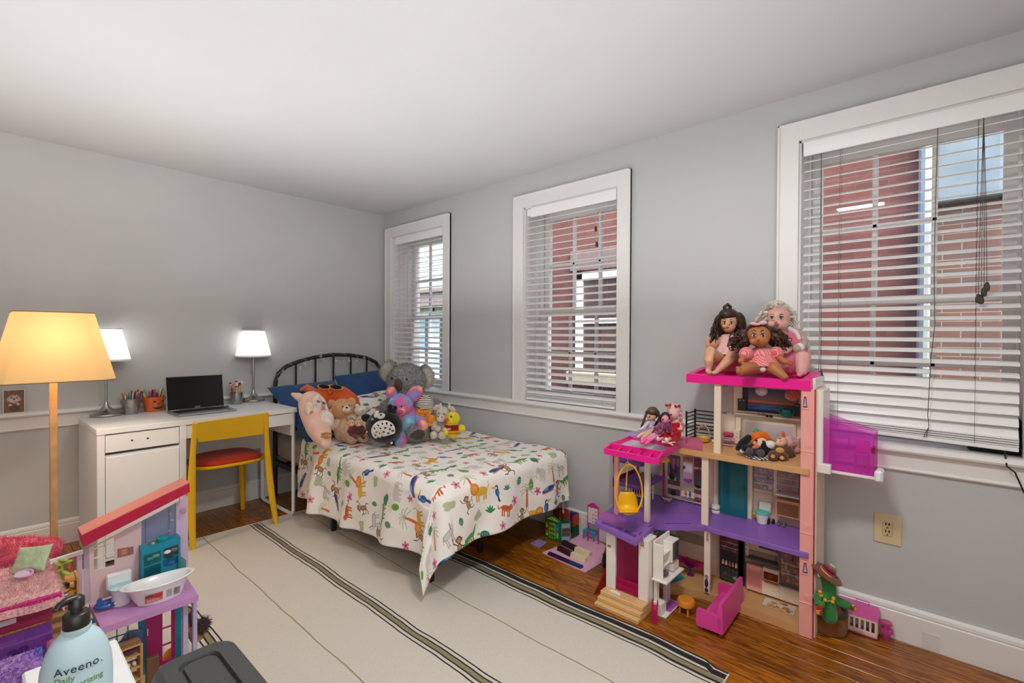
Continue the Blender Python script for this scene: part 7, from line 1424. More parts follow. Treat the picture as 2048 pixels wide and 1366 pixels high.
bar('toy_chocolate_bar', 'long dark purple toy bar at the front of the pink felt', 1098, 1108, 1140, 1126, .03, .012, plastic('2a1440', .5), bumps=6); bar('toy_chocolate_bar', 'dark blue toy bar at the end of the long purple bar', 1140, 1126, 1164, 1136, .03, .012, plastic('123a66', .5), bumps=4)
# green toy house with open doors
t = thing('toy_house', 'green toy library house with gable, lime grille and open side doors', 'toy house', (2.47, 1.845, 0)); gr = plastic('14723f', .4); xh = 2.452; ya, yb = 1.783, 1.906; hh = .125
b = B(); b.prism([(yb, .002), (ya, .002), (ya, hh), ((ya + yb) / 2, hh + .032), (yb, hh)], xh, xh + .012, 'x'); fr_ = part('front', b, gr, t, w=1, sm=25)
b = B(); b.box((xh + .012, ya, .002), (2.53, ya + .005, hh)); b.box((xh + .012, yb - .005, .002), (2.53, yb, hh)); part('side', b, plastic('0f5a33', .45), t, w=1, sm=25)
b = B(); b.prism([(yb - .012, hh + .002), (ya + .012, hh + .002), ((ya + yb) / 2, hh + .026)], xh - .002, xh, 'x'); part('gable_panel', b, plastic('c7cf2a', .4), fr_, w=1, sm=25)
b = B(); b.box((xh - .002, ya + .036, .012), (xh, yb - .036, .108)); dr_ = part('grille', b, plastic('96c62e', .4), fr_, w=1, sm=25)
for i in range(3):
    for j in range(3): b = B(); y = ya + .047 + i * .0145; zc = .028 + j * .030; b.box((xh - .003, y - .0045, zc - .011), (xh - .0018, y + .0045, zc + .011), .002); part('grille_hole', b, plastic('123a24', .6), dr_, w=1, sm=25)
for y, cs in ((yb - .02, ('8fd03a', 'd9472a', 'b8281f', 'e8c52a', 'e88a22')), (ya + .02, ('6fc43a', '9acb3a', '7a55b8', '4a9adf', '3a78cf'))):
    for k, c_ in enumerate(cs): b = B(); z = .028 + k * .0175; b.box((xh - .005, y - .009, z - .008), (xh, y + .009, z + .008), .003); part('colour_button', b, plastic(c_, .3), fr_, w=1, sm=25)
for (y, s) in ((yb, 1), (ya, -1)):
    b = B(); M = rotm(0, 0, 0); b.X = Matrix.Translation((xh + .01, y, 0)) @ Matrix.Rotation(math.radians(-52 * s), 4, 'Z'); b.box((-.003, 0 if s > 0 else -.062, .002), (.003, .062 if s > 0 else 0, .118)); d_ = part('door', b, plastic('5f8a86', .45), t, w=1, sm=25)
    for k in range(4): b = B(); b.X = Matrix.Translation((xh + .01, y, 0)) @ Matrix.Rotation(math.radians(-52 * s), 4, 'Z'); y0 = .006 if s > 0 else -.056; b.box((-.0042, y0, .012 + k * .026), (-.0028, y0 + .05, .034 + k * .026)); part('shelf_print', b, plastic(('7fb0d8', '6a4a42', '5a3f3a', '9aa6b0')[k], .5), d_, w=1, sm=25)
t = thing('magnet_tile_box', 'open box built of see-through coloured tiles behind the green toy house', 'toy house', (2.60, 1.83, 0)); s_ = .075
for (x, y, k, ax, c_) in ((2.625, 1.87, 0, 'x', '1f8a5a'), (2.625, 1.87, 1, 'x', 'd9541f'), (2.625, 1.795, 0, 'x', '16704a'), (2.625, 1.795, 1, 'x', '6a2aa0'), (2.55, 1.91, 1, 'y', '7a1a2a'), (2.55, 1.91, 0, 'y', '1f5a8a'), (2.55, 1.755, 0, 'y', '15694a'), (2.55, 1.755, 1, 'y', 'e0581a'), (2.625, 1.945 - .075, 2, None, '')):
    if ax is None: continue
    b = B(); z = .002 + k * s_
    if ax == 'x': b.box((x - .003, y - .0355, z), (x + .003, y + .0355, z + .071), .002)
    else: b.box((x, y - .003, z), (x + .071, y + .003, z + .071), .002)
    part('tile', b, clear(c_, .72), t, w=1, sm=25)
# blue table, magenta easel
p = at(1186, 1076, z=0) + V((-.03, 0, 0)); t = thing('toy_table', 'small bright blue toy table beside the pink felt', 'toy table', p); bl = plastic('1f9ac0', .35)
b = B(); b.box((-.028, -.045, .050), (.028, .045, .062), .004); part('table_top', b, bl, t, sm=25)
for x in (-.022, .022):
    for y in (-.037, .037): b = B(); b.rod((x, y, 0), (x, y, .05), .005, n=8); part('leg', b, bl, t)
t = thing('toy_easel', 'magenta toy easel with a printed white sheet against the baseboard', 'toy easel', (2.59, 1.62, 0)); mg_ = plastic('cf2a92', .35)
a, c = at(1175, 1010, x=2.585), at(1197, 1052, x=2.585); b = B(); b.prism([(a.y, .002), (a.y, a.z), ((a.y + c.y) / 2, a.z + .025), (c.y, a.z), (c.y, .002), (c.y + .006, .002), (c.y + .006, c.z), (a.y - .006, c.z), (a.y - .006, .002)], 2.585, 2.592, 'x'); part('frame', b, mg_, t, w=1, sm=25)
b = B(); b.box((2.583, c.y + .007, c.z + .004), (2.5855, a.y - .007, a.z - .010)); sh_ = part('sheet', b, plastic('e6dcd2', .6), t, w=1, sm=25)
for i in range(7): b = B(); y = c.y + .014 + (i % 2) * .022; z = c.z + .014 + (i // 2) * .022; b.box((2.5825, y, z), (2.5832, y + .010, z + .004)); part('printed_mark', b, plastic('8a3a4a'), sh_, w=1, sm=None)
# storage bin under the bed
b = B(); b.box((2.10, 2.35, .0), (2.50, 2.75, .16), .02); solo('storage_bin', b, plastic('6a1626', .5), 'dark red storage bin pushed far under the bed', 'bin')
# red wing and dark book left of the toy tower
b = B(); q = [at(1187, 1190, z=0), at(1213, 1180, z=0)]; b.add([q[0], q[1], q[1] + V((.02, .0, .15)), q[0] + V((.085, -.05, .15)), q[0] + V((.004, .002, 0)), q[1] + V((.004, .004, 0)), q[1] + V((.024, .004, .15)), q[0] + V((.089, -.046, .15))], [(0, 1, 2, 3), (7, 6, 5, 4), (0, 4, 5, 1), (1, 5, 6, 2), (2, 6, 7, 3), (3, 7, 4, 0)]); solo('toy_skirt', b, clear('c8201a', .7), 'see-through red toy ramp leaning beside the toy house steps', 'toy', sm=None)
p = at(1208, 1136, z=0); b = B(); b.box(p + V((0, -.012, 0)), p + V((.05, .010, .08)), .002); t = solo('toy_book', b, plastic('2c2348', .5), 'dark blue toy box wedged behind the white toy tower', 'toy box')
p = at(1227, 1190, z=.061); b = B(); b.prism([(-.03, 0), (.03, 0), (.026, .012), (.012, .02), (-.012, .02), (-.026, .012)], .061, .068); o = solo('toy_tray', b, hp['white'], 'white half-round toy tray lying on the tan steps', 'toy', (0, 0, .061), w=1, rz=-95); o.location = (p.x + .01, p.y, .061)
# vanity unit
t = thing('toy_kitchen_unit', 'tall white toy kitchen unit on a purple mat in front of the dollhouse', 'toy furniture', (2.20, .99, 0)); wv_ = hp['white']
def vb(nm, lo, hi, m, bev=.002, par=None): b = B(); b.box(lo, hi, bev); return part(nm, b, m, par or t, w=1, sm=25)
vb('base_plate', (2.115, .935, 0), (2.285, 1.0, .006), wv_); vb('mat', (2.17, .938, .006), (2.275, .985, .008), plastic('b05ac0', .5)); vb('pillar', (2.125, .985, .006), (2.155, 1.0, .17), wv_); vb('pillar', (2.225, .982, .006), (2.275, 1.0, .17), plastic('cdbcc8', .4)); vb('base_cupboard', (2.115, .955, .006), (2.165, .998, .06), wv_)
vb('counter', (2.10, .925, .165), (2.30, 1.0, .174), wv_); vb('back_panel', (2.115, .99, .174), (2.28, 1.0, .345), wv_); vb('shelf', (2.125, .955, .225), (2.205, .99, .230), wv_); vb('shelf', (2.125, .955, .280), (2.205, .99, .285), wv_); vb('side', (2.113, .95, .174), (2.121, .99, .335), wv_); mw_ = vb('oven_box', (2.205, .945, .225), (2.28, .99, .322), wv_); vb('oven_door', (2.213, .942, .232), (2.272, .946, .315), plastic('3d4048', .15), .001, mw_); vb('drawer_box', (2.215, .945, .18), (2.285, .99, .215), wv_); b = B(); b.ell((2.16, .965, .186), (.03, .02, .010)); part('dark_cloth', b, plush('5a4a56'), t, w=1)
# handbag, stool, sofa, bench, chair, cloth
p = at(1310, 1229, z=0) * .978; p.z = 0; t = thing('toy_handbag', 'magenta toy handbag on the floor beside the tan steps', 'toy bag', p, 20); mb_ = plastic('b80f4e', .3); b = B(); b.prism([(-.026, 0), (.026, 0), (.024, .062), (-.024, .062)], -.011, .011, 'y'); part('bag', b, mb_, t, sm=25)
for y in (-.011, .011): b = B(); b.tube([(.016 * math.cos(a), y, .060 + .036 * math.sin(a)) for a in np.linspace(0, pi, 11)], .0028, 6); part('handle', b, mb_, t)
p = (at(1366, 1228, z=0) + at(1383, 1232, z=0)) / 2 + V((.015, .012, 0)); t = thing('toy_stool', 'round orange toy stool on the wooden floor', 'toy stool', p); og = plastic('dd8a2a', .4); b = B(); b.lathe([(.036, .036), (.040, .040), (.041, .058), (.036, .066), (.0001, .067)], n=26); part('seat', b, og, t)
for a in (.6, 2.2, 3.8, 5.4): b = B(); b.rod((.03 * math.cos(a), .03 * math.sin(a), 0), (.026 * math.cos(a), .026 * math.sin(a), .038), .005, .006, 8); part('leg', b, og, t)
t = thing('toy_sofa', 'pink toy sofa in front of the dollhouse kitchen', 'toy sofa', (2.29, .75, 0), 1.5); pkm = plastic('e0479f', .35); t2 = t
b = B(); b.box((-.15, -.045, .022), (.15, .045, .055), .006); part('seat', b, pkm, t, sm=25); b = B(); b.prism([(-.052, .022), (-.034, .05), (-.040, .150), (-.054, .150), (-.060, .022)], -.158, .158, 'x'); part('backrest', b, pkm, t, sm=25)
for s in (-1, 1): b = B(); b.prism([(-.056, .020), (.050, .020), (.056, .03), (.054, .092), (.042, .096), (-.045, .088)], s * .158, s * .142, 'x'); part('arm', b, pkm, t, sm=25)
for x in (-.13, .13):
    for y in (-.04, .04): b = B(); b.rod((x, y, 0), (x, y, .024), .0045, n=8); part('leg', b, pkm, t)
p = at(1380, 1124, x=2.56); t = thing('toy_bench', 'magenta toy bench against the dollhouse back wall', 'toy bench', (2.55, p.y, .037)); b = B(); b.box((2.535, .90, .082), (2.575, 1.075, .105), .004); part('seat', b, plastic('c4115e', .35), t, w=1, sm=25)
for y in (.91, 1.065): b = B(); b.box((2.538, y - .006, .037), (2.572, y + .006, .084), .003); part('leg', b, plastic('c4115e', .35), t, w=1, sm=25)
p = at(1381, 1150, z=.037); t = thing('toy_chair', 'purple toy swivel chair in front of the magenta bench', 'toy chair', p); pu = plastic('6a1a8a', .35); b = B(); b.lathe([(.019, 0), (.017, .004), (.005, .008), (.004, .04)], n=16); part('stem', b, pu, t); b = B(); b.lathe([(.002, .04), (.018, .044), (.022, .052), (.018, .053)], n=16); part('seat', b, pu, t); b = B(); b.ell((.0, .022, .07), (.02, .006, .024), rotm(15, 0, 20)); part('backrest', b, pu, t)
flat('toy_rug', 'teal felt square on the dollhouse living room floor', 'toy rug', [at(u, v, z=.038) for u, v in ((1318, 1150), (1352, 1140), (1370, 1157), (1338, 1168), (1320, 1164))], .002, cloth('0f7a86', scale=10), .0375)
# dancing cactus and pet carrier
D = 2.06; gp = plush('2f7a3a', '3f8f48', scale=200, bump=.4)
pc = at(1660, 1263, z=0) + V((.01, .005, 0)); t = thing('cactus_toy', 'plush dancing cactus in a brown pot wearing a striped hat', 'soft toy', pc); b = B(); b.lathe([(.052, 0), (.064, .006), (.070, .04), (.067, .085), (.066, .098), (.058, .098), (.055, .086)], pc, 28); part('pot', b, plush('8a5630', sheen=.2), t, w=1); b = B(); b.lathe([(.0665, .082), (.0705, .086), (.069, .102), (.058, .102), (.056, .088)], pc, 28); part('pot_rim', b, plush('3f2f2a'), t, w=1); b = B(); b.lathe([(.0001, .094), (.057, .092)], pc, 24); part('earth', b, plush('9a6a3c'), t, w=1)
part('body', LIMB(B(), [(1659, 1232, D), (1656, 1205, D), (1659, 1180, D), (1655, 1160, D), (1650, 1150, D)], [14, 13, 12, 12, 11], 14), gp, t, w=1)
for pts in ([(1649, 1193, D), (1634, 1196, D - .01), (1637, 1206, D - .02), (1643, 1208, D - .03)], [(1668, 1198, D), (1682, 1206, D - .01), (1695, 1210, D - .02)]): part('arm', LIMB(B(), pts, [9, 9, 8, 6][:len(pts)]), gp, t, w=1)
for pts, c_ in (([(1640, 1212, D - .03), (1637, 1224, D - .03)], 'b02a24'), ([(1697, 1211, D - .02), (1706, 1216, D - .03)], 'd9a52a')): m_ = part('mitten', LIMB(B(), pts, [5, 6.5]), plush(c_), t, w=1); u, v, d = pts[1]; [part('stripe', LIMB(B(), [(u - 5, v + k, d - .008), (u, v + k + 1, d - .0145), (u + 5, v + k, d - .008)], [.9, 1, .9], 6), plush('e3b83a' if c_ != 'd9a52a' else '7a2a20'), m_, w=1) for k in (-3, 0, 3)]
b = B(); nk = [PP(1658 + 15 * math.sin(a), 1192 + 6 * math.cos(a) + 4, D - .03 * math.cos(a)) for a in np.linspace(-2, 2, 13)]; b.tube(nk, .0025, 6); n_ = part('neck_cord', b, plush('d9a51f'), t, w=1)
for (u, v) in ((1640, 1184), (1642, 1191), (1650, 1200), (1665, 1204), (1667, 1197)): part('pompom', EL(B(), u, v, D - .032, 3.6, 3.8, 3.4, n=10, m=7), plush('e0ad1c'), n_, w=1)
M = CAMM @ Matrix.Rotation(math.radians(28), 3, 'Y') @ Matrix.Rotation(math.radians(18), 3, 'X'); k = D / F_PX; h0 = PP(1651, 1147, D); b = B(); b.lathe([(13 * k, 2 * k), (27 * k, -1 * k), (30 * k, 2 * k), (26 * k, 4 * k), (14 * k, 5 * k)], h0, 26, M, sx=1.1); ht = part('hat_brim', b, plush('7a4426', sheen=.2), t, w=1)
for (r0, a0, r1, a1, c_) in ((14, 3, 13.6, 7, 'e3b07a'), (13.6, 7, 13, 11, 'b02430'), (13, 11, 12, 15, '2a2c5a'), (12, 15, 10, 19, 'b02430'), (10, 19, 6, 22, '4a8a6a'), (6, 22, .1, 23, 'e3b07a')): b = B(); b.lathe([(r0 * k, a0 * k), (r1 * k, a1 * k)], h0, 22, M); part('hat_band', b, plush(c_), ht, w=1)
for (u, v) in ((1639, 1150), (1653, 1154)): e = part('eye', EL(B(), u, v, D - .026, 3.6, 4, 2.5), plastic('e8e4da', .25), t, w=1); part('pupil', EL(B(), u + .8, v, D - .031, 1.6, 2, 1), eye, e, w=1)
t = thing('pet_carrier', 'small pink and cream toy pet carrier by the baseboard behind the cactus', 'toy carrier', (2.60, .255, 0)); pk_ = plastic('d65aa4', .3); cr2 = plastic('e6d6c0', .4); xa, xb_, ya, yb = 2.572, 2.638, .192, .335
for (lo, hi, m_) in (((xa, ya, .004), (xb_, yb, .012), pk_), ((xa, ya, .012), (xa + .004, yb, .028), cr2), ((xa, ya, .070), (xa + .004, yb, .082), cr2), ((xa, ya, .012), (xb_, ya + .004, .082), cr2), ((xb_ - .004, ya, .012), (xb_, yb, .082), cr2)): b = B(); b.box(lo, hi, .0015); part('tray' if m_ is pk_ else 'wall', b, m_, t, w=1, sm=25)
for k in range(8): b = B(); y = ya + .002 + k * (yb - ya - .01) / 7; b.box((xa, y, .026), (xa + .004, y + .0085, .072), .002); part('bar', b, cr2, t, w=1, sm=25)
b = B(); b.prism([(xa - .002, .082), (xb_ + .002, .082), (xb_ - .012, .125), (xa + .014, .125)], ya - .002, yb + .002, 'y'); rf_ = part('roof', b, pk_, t, w=1, sm=25); b = B(); b.tube([(2.605, .225, .124), (2.605, .225, .142), (2.605, .27, .142), (2.605, .27, .124)], .003, 6); part('handle', b, pk_, rf_, w=1)
p = V((2.612, .165, .06)); t = thing('toy_feeder', 'pink toy water cup attached beside the pet carrier', 'toy cup', p - V((0, 0, .06))); b = B(); b.lathe([(.012, .0), (.016, .03), (.024, .034), (.024, .046), (.014, .048), (.013, .066), (.022, .068), (.021, .078), (.0001, .082)], p - V((0, 0, .06)), 20); part('cup', b, clear('d9569f', .75), t, w=1)
p = V((2.615, .40 - .005, 0)); b = B(); b.box((2.60, .345, 0), (2.635, .37, .20), .004); solo('toy_locker', b, plastic('8fa0b4', .4), 'grey-blue toy stand half hidden behind the dancing cactus', 'toy')
# black box on the sill and its cord
yb_ = at(1935, 860, x=XW + .10).y; b = B(); b.box((XW + .068, -.236, .842), (XW + .155, yb_, .985), .006); t = thing('speaker_box', 'black box standing on the sill behind the wide blind', 'speaker', (XW + .11, (yb_ - .236) / 2, .842)); part('case', b, mat('black_speaker_case', '1b1b1c', .4, bump=.2, bscale=700), t, w=1, sm=25); b = B(); b.box((XW + .066, -.228, .85), (XW + .069, yb_ - .008, .978), .001); part('grille', b, mat('speaker_cloth', '121213', .9, bump=.8, bscale=900), t, w=1, sm=25)
cp = [V((XW + .04, -.19, .862)), V((XW - .012, -.188, .845)), V((XW - .046, -.19, .815)), at(2030, 945, x=XW - .045), at(2048, 985, x=XW - .03), at(2075, 1030, x=XW - .012), V((XW - .012, -.30, .3))]; b = B(); b.tube(cp, .0028, 7); solo('black_cord', b, plastic('171717', .5), 'black cord hanging down the wall from the sill at the wide window', 'cord')
# ================================================================== near left: second dollhouse, doll bed, bottle, bin
YW2, ZS = 2.25, .336
h2 = thing('dollhouse', 'small dollhouse with a slanting pinkish red roof and a magenta front door', 'dollhouse', (.42, 2.2, 0)); lil = plastic('cdb6d2', .45); ltv = plastic('b9aed2', .45); pw = plastic('e2c4c4', .5); tq = plastic('1a86a6', .4); rd = plastic('b8163f', .4)
A2 = lambda u, v, y=YW2: at(u, v, y=y)
def pl2(nm, uv, y, th, m, par=None, lab=None): b = B(); b.prism([(p.x, p.z) for p in (A2(u, v, y) for u, v in uv)], y, y + th, 'y'); return part(nm, b, m, par or h2, lab, 1, 25)
def fr2(nm, uv0, y, th, m, holes=()):
    return pl2(nm, uv0, y, th, m)
# roof beam
b = B(); a, c, d, e = A2(167, 1094, 2.18), A2(163, 1071, 2.18), A2(379, 966, 2.18), A2(380, 984, 2.18); b.prism([(p.x, p.z) for p in (a, c, d, e)], 2.18, 2.275, 'y'); rfm = part('roof', b, rd, h2, w=1, sm=25)
b = B(); s0, s1 = c.lerp(d, .14) + V((0, .05, .0015)), c.lerp(d, .86) + V((0, .05, .0015)); b.tube([s0, s1], .006, 4, flat=.3, ref=(0, 1, 0)); part('roof_slot', b, plastic('7a0f2a', .5), rfm, w=1); b = B(); b.prism([(p.x, p.z) for p in (c + V((0, 0, 0)), d, d + V((0, 0, .003)), c + V((0, 0, .003)))], 2.181, 2.274, 'y'); part('roof_top', b, plastic('e8837c', .45), rfm, w=1, sm=25)
# upper wall with a six-light window, right side wall, glazed bay
for uv in (((178, 1097), (188, 1092), (188, 1203), (182, 1206)), ((188, 1141), (229, 1131), (229, 1190), (188, 1203)), ((188, 1092), (229, 1071), (229, 1074), (188, 1094)), ((229, 1071), (282, 1043), (282, 1175), (229, 1190))): pl2('upper_wall', uv, YW2, .005, pw)
for (u0, v0, u1, v1) in ((207.5, 1083, 209.5, 1136), ): pl2('glazing_bar', ((u0, v0), (u1, v0), (u1, v1), (u0, v1)), YW2, .004, plastic('e9d8d2'))
for v0 in (1093, 1112): pl2('glazing_bar', ((188, v0 + 4), (229, v0 - 9), (229, v0 - 7), (188, v0 + 6)), YW2, .004, plastic('e9d8d2'))
pl2('lilac_edge', ((168, 1100), (178, 1096), (182, 1207), (168, 1211)), YW2, .006, clear('d6c8dc', .7)); pl2('wall_sticker', ((235, 1098), (267, 1093), (267, 1108), (235, 1116)), YW2 - .002, .001, plastic('9a6a62'), lab='printed wall picture'); pl2('sticker_print', ((243, 1100), (254, 1098), (254, 1108), (243, 1111)), YW2 - .003, .001, plastic('c98a6a'))
pl2('blue_bay', ((283, 1043), (352, 1006), (352, 1140), (283, 1160)), YW2 + .02, .004, clear('7f8fbf', .7)); pl2('right_wall', ((352, 1006), (376, 992), (376, 1152), (352, 1160)), YW2 + .01, .005, lil)
for (u, v) in ((340, 1027), (338, 1062), (344, 1040)): b = B(); b.ell(A2(u, v, YW2 + .01), .006); part('clear_rosette', b, clear('e6d6de', .5), h2, w=1)
for u in (291, 338): pl2('dark_seam', ((u, 1040 - (u - 291) * .5), (u + 1, 1040 - (u - 291) * .5), (u + 1, 1150), (u, 1150)), YW2 + .012, .002, plastic('5a6484'))
b = B(); b.ell(A2(366, 1022, YW2 - .01), (.012, .01, .013)); part('bubble_lamp', b, clear('e8b8c8', .4), h2, w=1)
# wardrobe
wd = pl2('turquoise_wardrobe', ((283, 1098), (361, 1073), (361, 1140), (283, 1166)), YW2 - .045, .045, plastic('148aa4', .4))
for uv, c_ in ((((288, 1112), (322, 1101), (322, 1122), (288, 1134)), '1f7a78'), (((288, 1137), (322, 1126), (322, 1148), (288, 1160)), '1a5f66'), (((327, 1099), (357, 1089), (357, 1107), (327, 1117)), '1a4a56'), (((327, 1120), (357, 1110), (357, 1124), (327, 1134)), '1770a8')): pl2('drawer', uv, YW2 - .047, .003, clear(c_, .75), wd)
for (u, v, r, c_) in ((335, 1104, .012, 'e6e2de'), (348, 1099, .012, '8a6a54'), (340, 1113, .01, '3a2a2a'), (300, 1118, .011, '4a8a72'), (312, 1112, .012, '5f9a80'), (342, 1126, .012, '2a62a8')): b = B(); b.ell(A2(u, v, YW2 - .05), (r, .005, r * .6)); part('folded_clothes', b, plush(c_), wd, w=1)
pl2('teal_side', ((356, 1108), (372, 1120), (372, 1162), (356, 1160)), YW2 - .06, .004, clear('2f9a96', .7)); b = B(); b.ell(A2(306, 1088, YW2 - .03), (.007, .006, .008)); part('orange_knob', b, plastic('e3a02a'), wd, w=1); b = B(); b.lathe([(.02, 0), (.022, .012), (.012, .016)], A2(326, 1080, YW2 - .02), 14); part('teal_dish', b, plastic('1a9aa0'), wd, w=1)
# lilac balcony floor
sp = [at(u, v, z=ZS) for u, v in ((202, 1256), (397, 1190), (370, 1150), (178, 1206))]; b = B(); b.prism([(p.x, p.y) for p in sp], ZS - .022, ZS); part('balcony_floor', b, plastic('c790c4', .45), h2, w=1, sm=25)
# ground floor: blue frame, lattice window, door, shelves
for uv in (((275, 1215), (288, 1211), (296, 1352), (284, 1358)), ((348, 1195), (363, 1190), (363, 1330), (350, 1334)), ((290, 1351), (363, 1327), (363, 1340), (290, 1364)), ((180, 1240), (280, 1208), (280, 1216), (180, 1249))): pl2('blue_frame', uv, YW2, .012, tq)
for u in (210, 233, 255): pl2('lattice_bar', ((u, 1225), (u + 2, 1225), (u + 2, 1285), (u, 1285)), YW2 + .002, .004, tq)
for v in (1252, 1275): pl2('lattice_bar', ((180, v + 14), (276, v - 16), (276, v - 14), (180, v + 16)), YW2 + .002, .004, tq)
dm = plastic('b80f6e', .35)
for uv in (((288, 1208), (325, 1196), (325, 1330), (296, 1350)), ((343, 1190), (350, 1188), (350, 1322), (343, 1324)), ((325, 1323), (343, 1317), (343, 1324), (325, 1331)), ((325, 1224), (343, 1218), (343, 1220), (325, 1226)), ((325, 1257), (343, 1251), (343, 1253), (325, 1259)), ((325, 1291), (343, 1284), (343, 1286), (325, 1293))): pl2('front_door', uv, YW2 - .002, .008, dm)
pl2('door_handle', ((294, 1258), (297, 1257), (297, 1271), (294, 1272)), YW2 - .006, .004, plastic('f0d9dc'))
t = thing('toy_pumpkin', 'orange striped toy seen through the magenta door window', 'toy', A2(335, 1322, YW2 + .05)); b = B(); b.ell(A2(336, 1309, YW2 + .05), (.014, .012, .028), rotm(0, 35, 0)); part('body', b, plastic('e08a1c', .4), t, w=1)
for dx in (-4, 4): b = B(); b.ell(A2(336 + dx, 1310 - dx * .8, YW2 + .045), (.007, .008, .026), rotm(0, 35, 0)); part('rib', b, plastic('eda032', .4), t, w=1)
for (u0, u1, v0, v1, y) in ((366, 377, 1205, 1328, 2.09), (386, 395, 1190, 1320, 2.085)): a, c = at(u0, v0, y=y), at(u1, v1, y=y); b = B(); b.box((a.x, y, 0), (c.x, y + .02, ZS - .02), .002); part('balcony_post', b, ltv, h2, w=1, sm=25)
wdp = mat('light_toy_wood', 'c79a62', .5, var=.1, scale=30)
t = thing('toy_shelf', 'light wooden toy shelf with tiny white shoes beside the magenta door', 'toy furniture', (.33, 2.17, 0)); sx0, sx1 = A2(232, 1280, 2.14).x, A2(282, 1280, 2.14).x
for x in (sx0, sx1): b = B(); b.box((x - .004, 2.13, 0), (x + .004, 2.19, .19), .001); part('side_panel', b, wdp, t, w=1, sm=25)
for z in (.02, .065, .11, .155, .19): b = B(); b.box((sx0, 2.13, z - .003), (sx1, 2.19, z + .003), .001); part('shelf', b, wdp, t, w=1, sm=25)
for x in (sx1 - .035, sx1 - .018): b = B(); b.ell((x, 2.15, .120), (.006, .014, .008)); part('white_shoe', b, plastic('ece6e0'), t, w=1)
b = B(); b.ell((sx1 - .03, 2.15, .172), (.02, .015, .012)); part('purple_hat', b, plush('5a2a4a'), t, w=1); b = B(); b.box((sx1 + .012, 2.12, 0), (sx1 + .05, 2.14, .13), .002); solo('toy_crate', b, mat('brown_toy_wood', '6f4a2c', .6), 'brown wooden toy board leaning beside the magenta door', 'toy')
t = thing('toy_picture', 'blue curved headboard with tiny pictures under the lattice window', 'toy furniture', (.34, 2.235, 0)); b = B(); b.prism([(p.x, p.z) for p in (A2(u, v, 2.235) for u, v in ((212, 1310), (212, 1295), (232, 1290), (243, 1280), (255, 1262), (285, 1258), (285, 1310)))], 2.235, 2.240, 'y'); part('board', b, plastic('5a7fae', .4), t, w=1, sm=25)
for (u0, v0, u1, v1, c_) in ((218, 1283, 236, 1296, '8a5a3c'), (255, 1266, 259, 1282, '7a5238'), (265, 1262, 273, 1280, '5a7a92')): a, c = A2(u0, v0, 2.233), A2(u1, v1, 2.233); b = B(); b.box((a.x, 2.2325, c.z), (c.x, 2.235, a.z), .0006); part('picture', b, plastic(c_), t, w=1, sm=25)
# bath, toilet, shark boat on the balcony floor
S_ = lambda u, v: at(u, v, z=ZS + .001)
a, c = S_(280, 1210), S_(352, 1187); t = thing('toy_bathtub', 'white toy bathtub with a printed sticker on the lilac balcony floor', 'toy bathtub', a.lerp(c, .5)); TB = Matrix.Translation(a.lerp(c, .5)) @ Matrix.Rotation(math.atan2((c - a).y, (c - a).x), 4, 'Z'); wb = plastic('ecebea', .25)
def tub(prof, cl=True):
    vs = []; n = 36
    for (hx, hy, z, sh) in prof:
        for j in range(n): q = 2 * pi * j / n; x = math.cos(q); vs.append(TB @ V((hx * x + sh, hy * math.sin(q), z + (.006 * x * x if z > .04 else 0))))
    b = B(); b.add(vs, [[i * n + j, i * n + (j + 1) % n, (i + 1) * n + (j + 1) % n, (i + 1) * n + j] for i in range(len(prof) - 1) for j in range(n)] + [list(range(n))[::-1], [(len(prof) - 1) * n + j for j in range(n)]]); return b
part('tub', tub([(.066, .034, 0, .005), (.075, .04, .02, .003), (.088, .044, .05, 0), (.108, .052, .064, 0), (.112, .054, .068, 0), (.108, .052, .071, 0), (.094, .043, .066, 0), (.08, .036, .03, .002), (.06, .028, .014, .004)]), wb, t, w=1, sm=60)
fy = -.0405
def tl(nm, x0, x1, z0_, z1_, c_, y=fy, par=t): b = B(); b.X = TB; sl = lambda z: y - (z - .012) * .12; b.add([(x0, sl(z0_) + (x0 * 5) ** 2 * .05, z0_), (x1, sl(z0_) + (x1 * 5) ** 2 * .05, z0_), (x1, sl(z1_) + (x1 * 5) ** 2 * .05, z1_), (x0, sl(z1_) + (x0 * 5) ** 2 * .05, z1_)], [(0, 1, 2, 3)]); return part(nm, b, plastic(c_), par, None, 1, None)
stk = tl('sticker', -.046, .006, .014, .044, 'c9605a'); tl('sticker_band', -.044, -.022, .033, .041, '6a3a3a', fy - .001, stk); tl('sticker_text', -.040, .000, .018, .020, 'ecc9c4', fy - .001, stk); tl('sticker_text', -.040, -.006, .023, .025, 'ecc9c4', fy - .001, stk); b = B(); b.X = TB; b.ell((-.008, fy - .0045, .036), (.013, .001, .007)); part('sticker_badge', b, plastic('b8282e'), stk, w=1)
for k in range(7): tl('barcode_bar', .040 + k * .0028, .0415 + k * .0028, .016, .042, '2a2a2a')
for k in range(5): tl('print_line', .016, .034, .018 + k * .0055, .0205 + k * .0055, '8a8a88')
p = S_(242, 1207); t = thing('toy_toilet', 'white toy toilet with pale blue seat behind the toy bathtub', 'toy', p); b = B(); b.lathe([(.026, 0), (.028, .01), (.026, .04), (.034, .058)], p, 20); part('bowl', b, wb, t, w=1); b = B(); b.lathe([(.035, .058), (.036, .064), (.0001, .068)], p, 20); part('lid', b, plastic('a5d5d8', .35), t, w=1); b = B(); b.box(p + V((-.036, .028, .045)), p + V((.036, .052, .10)), .004); part('cistern', b, wb, t, w=1, sm=25)
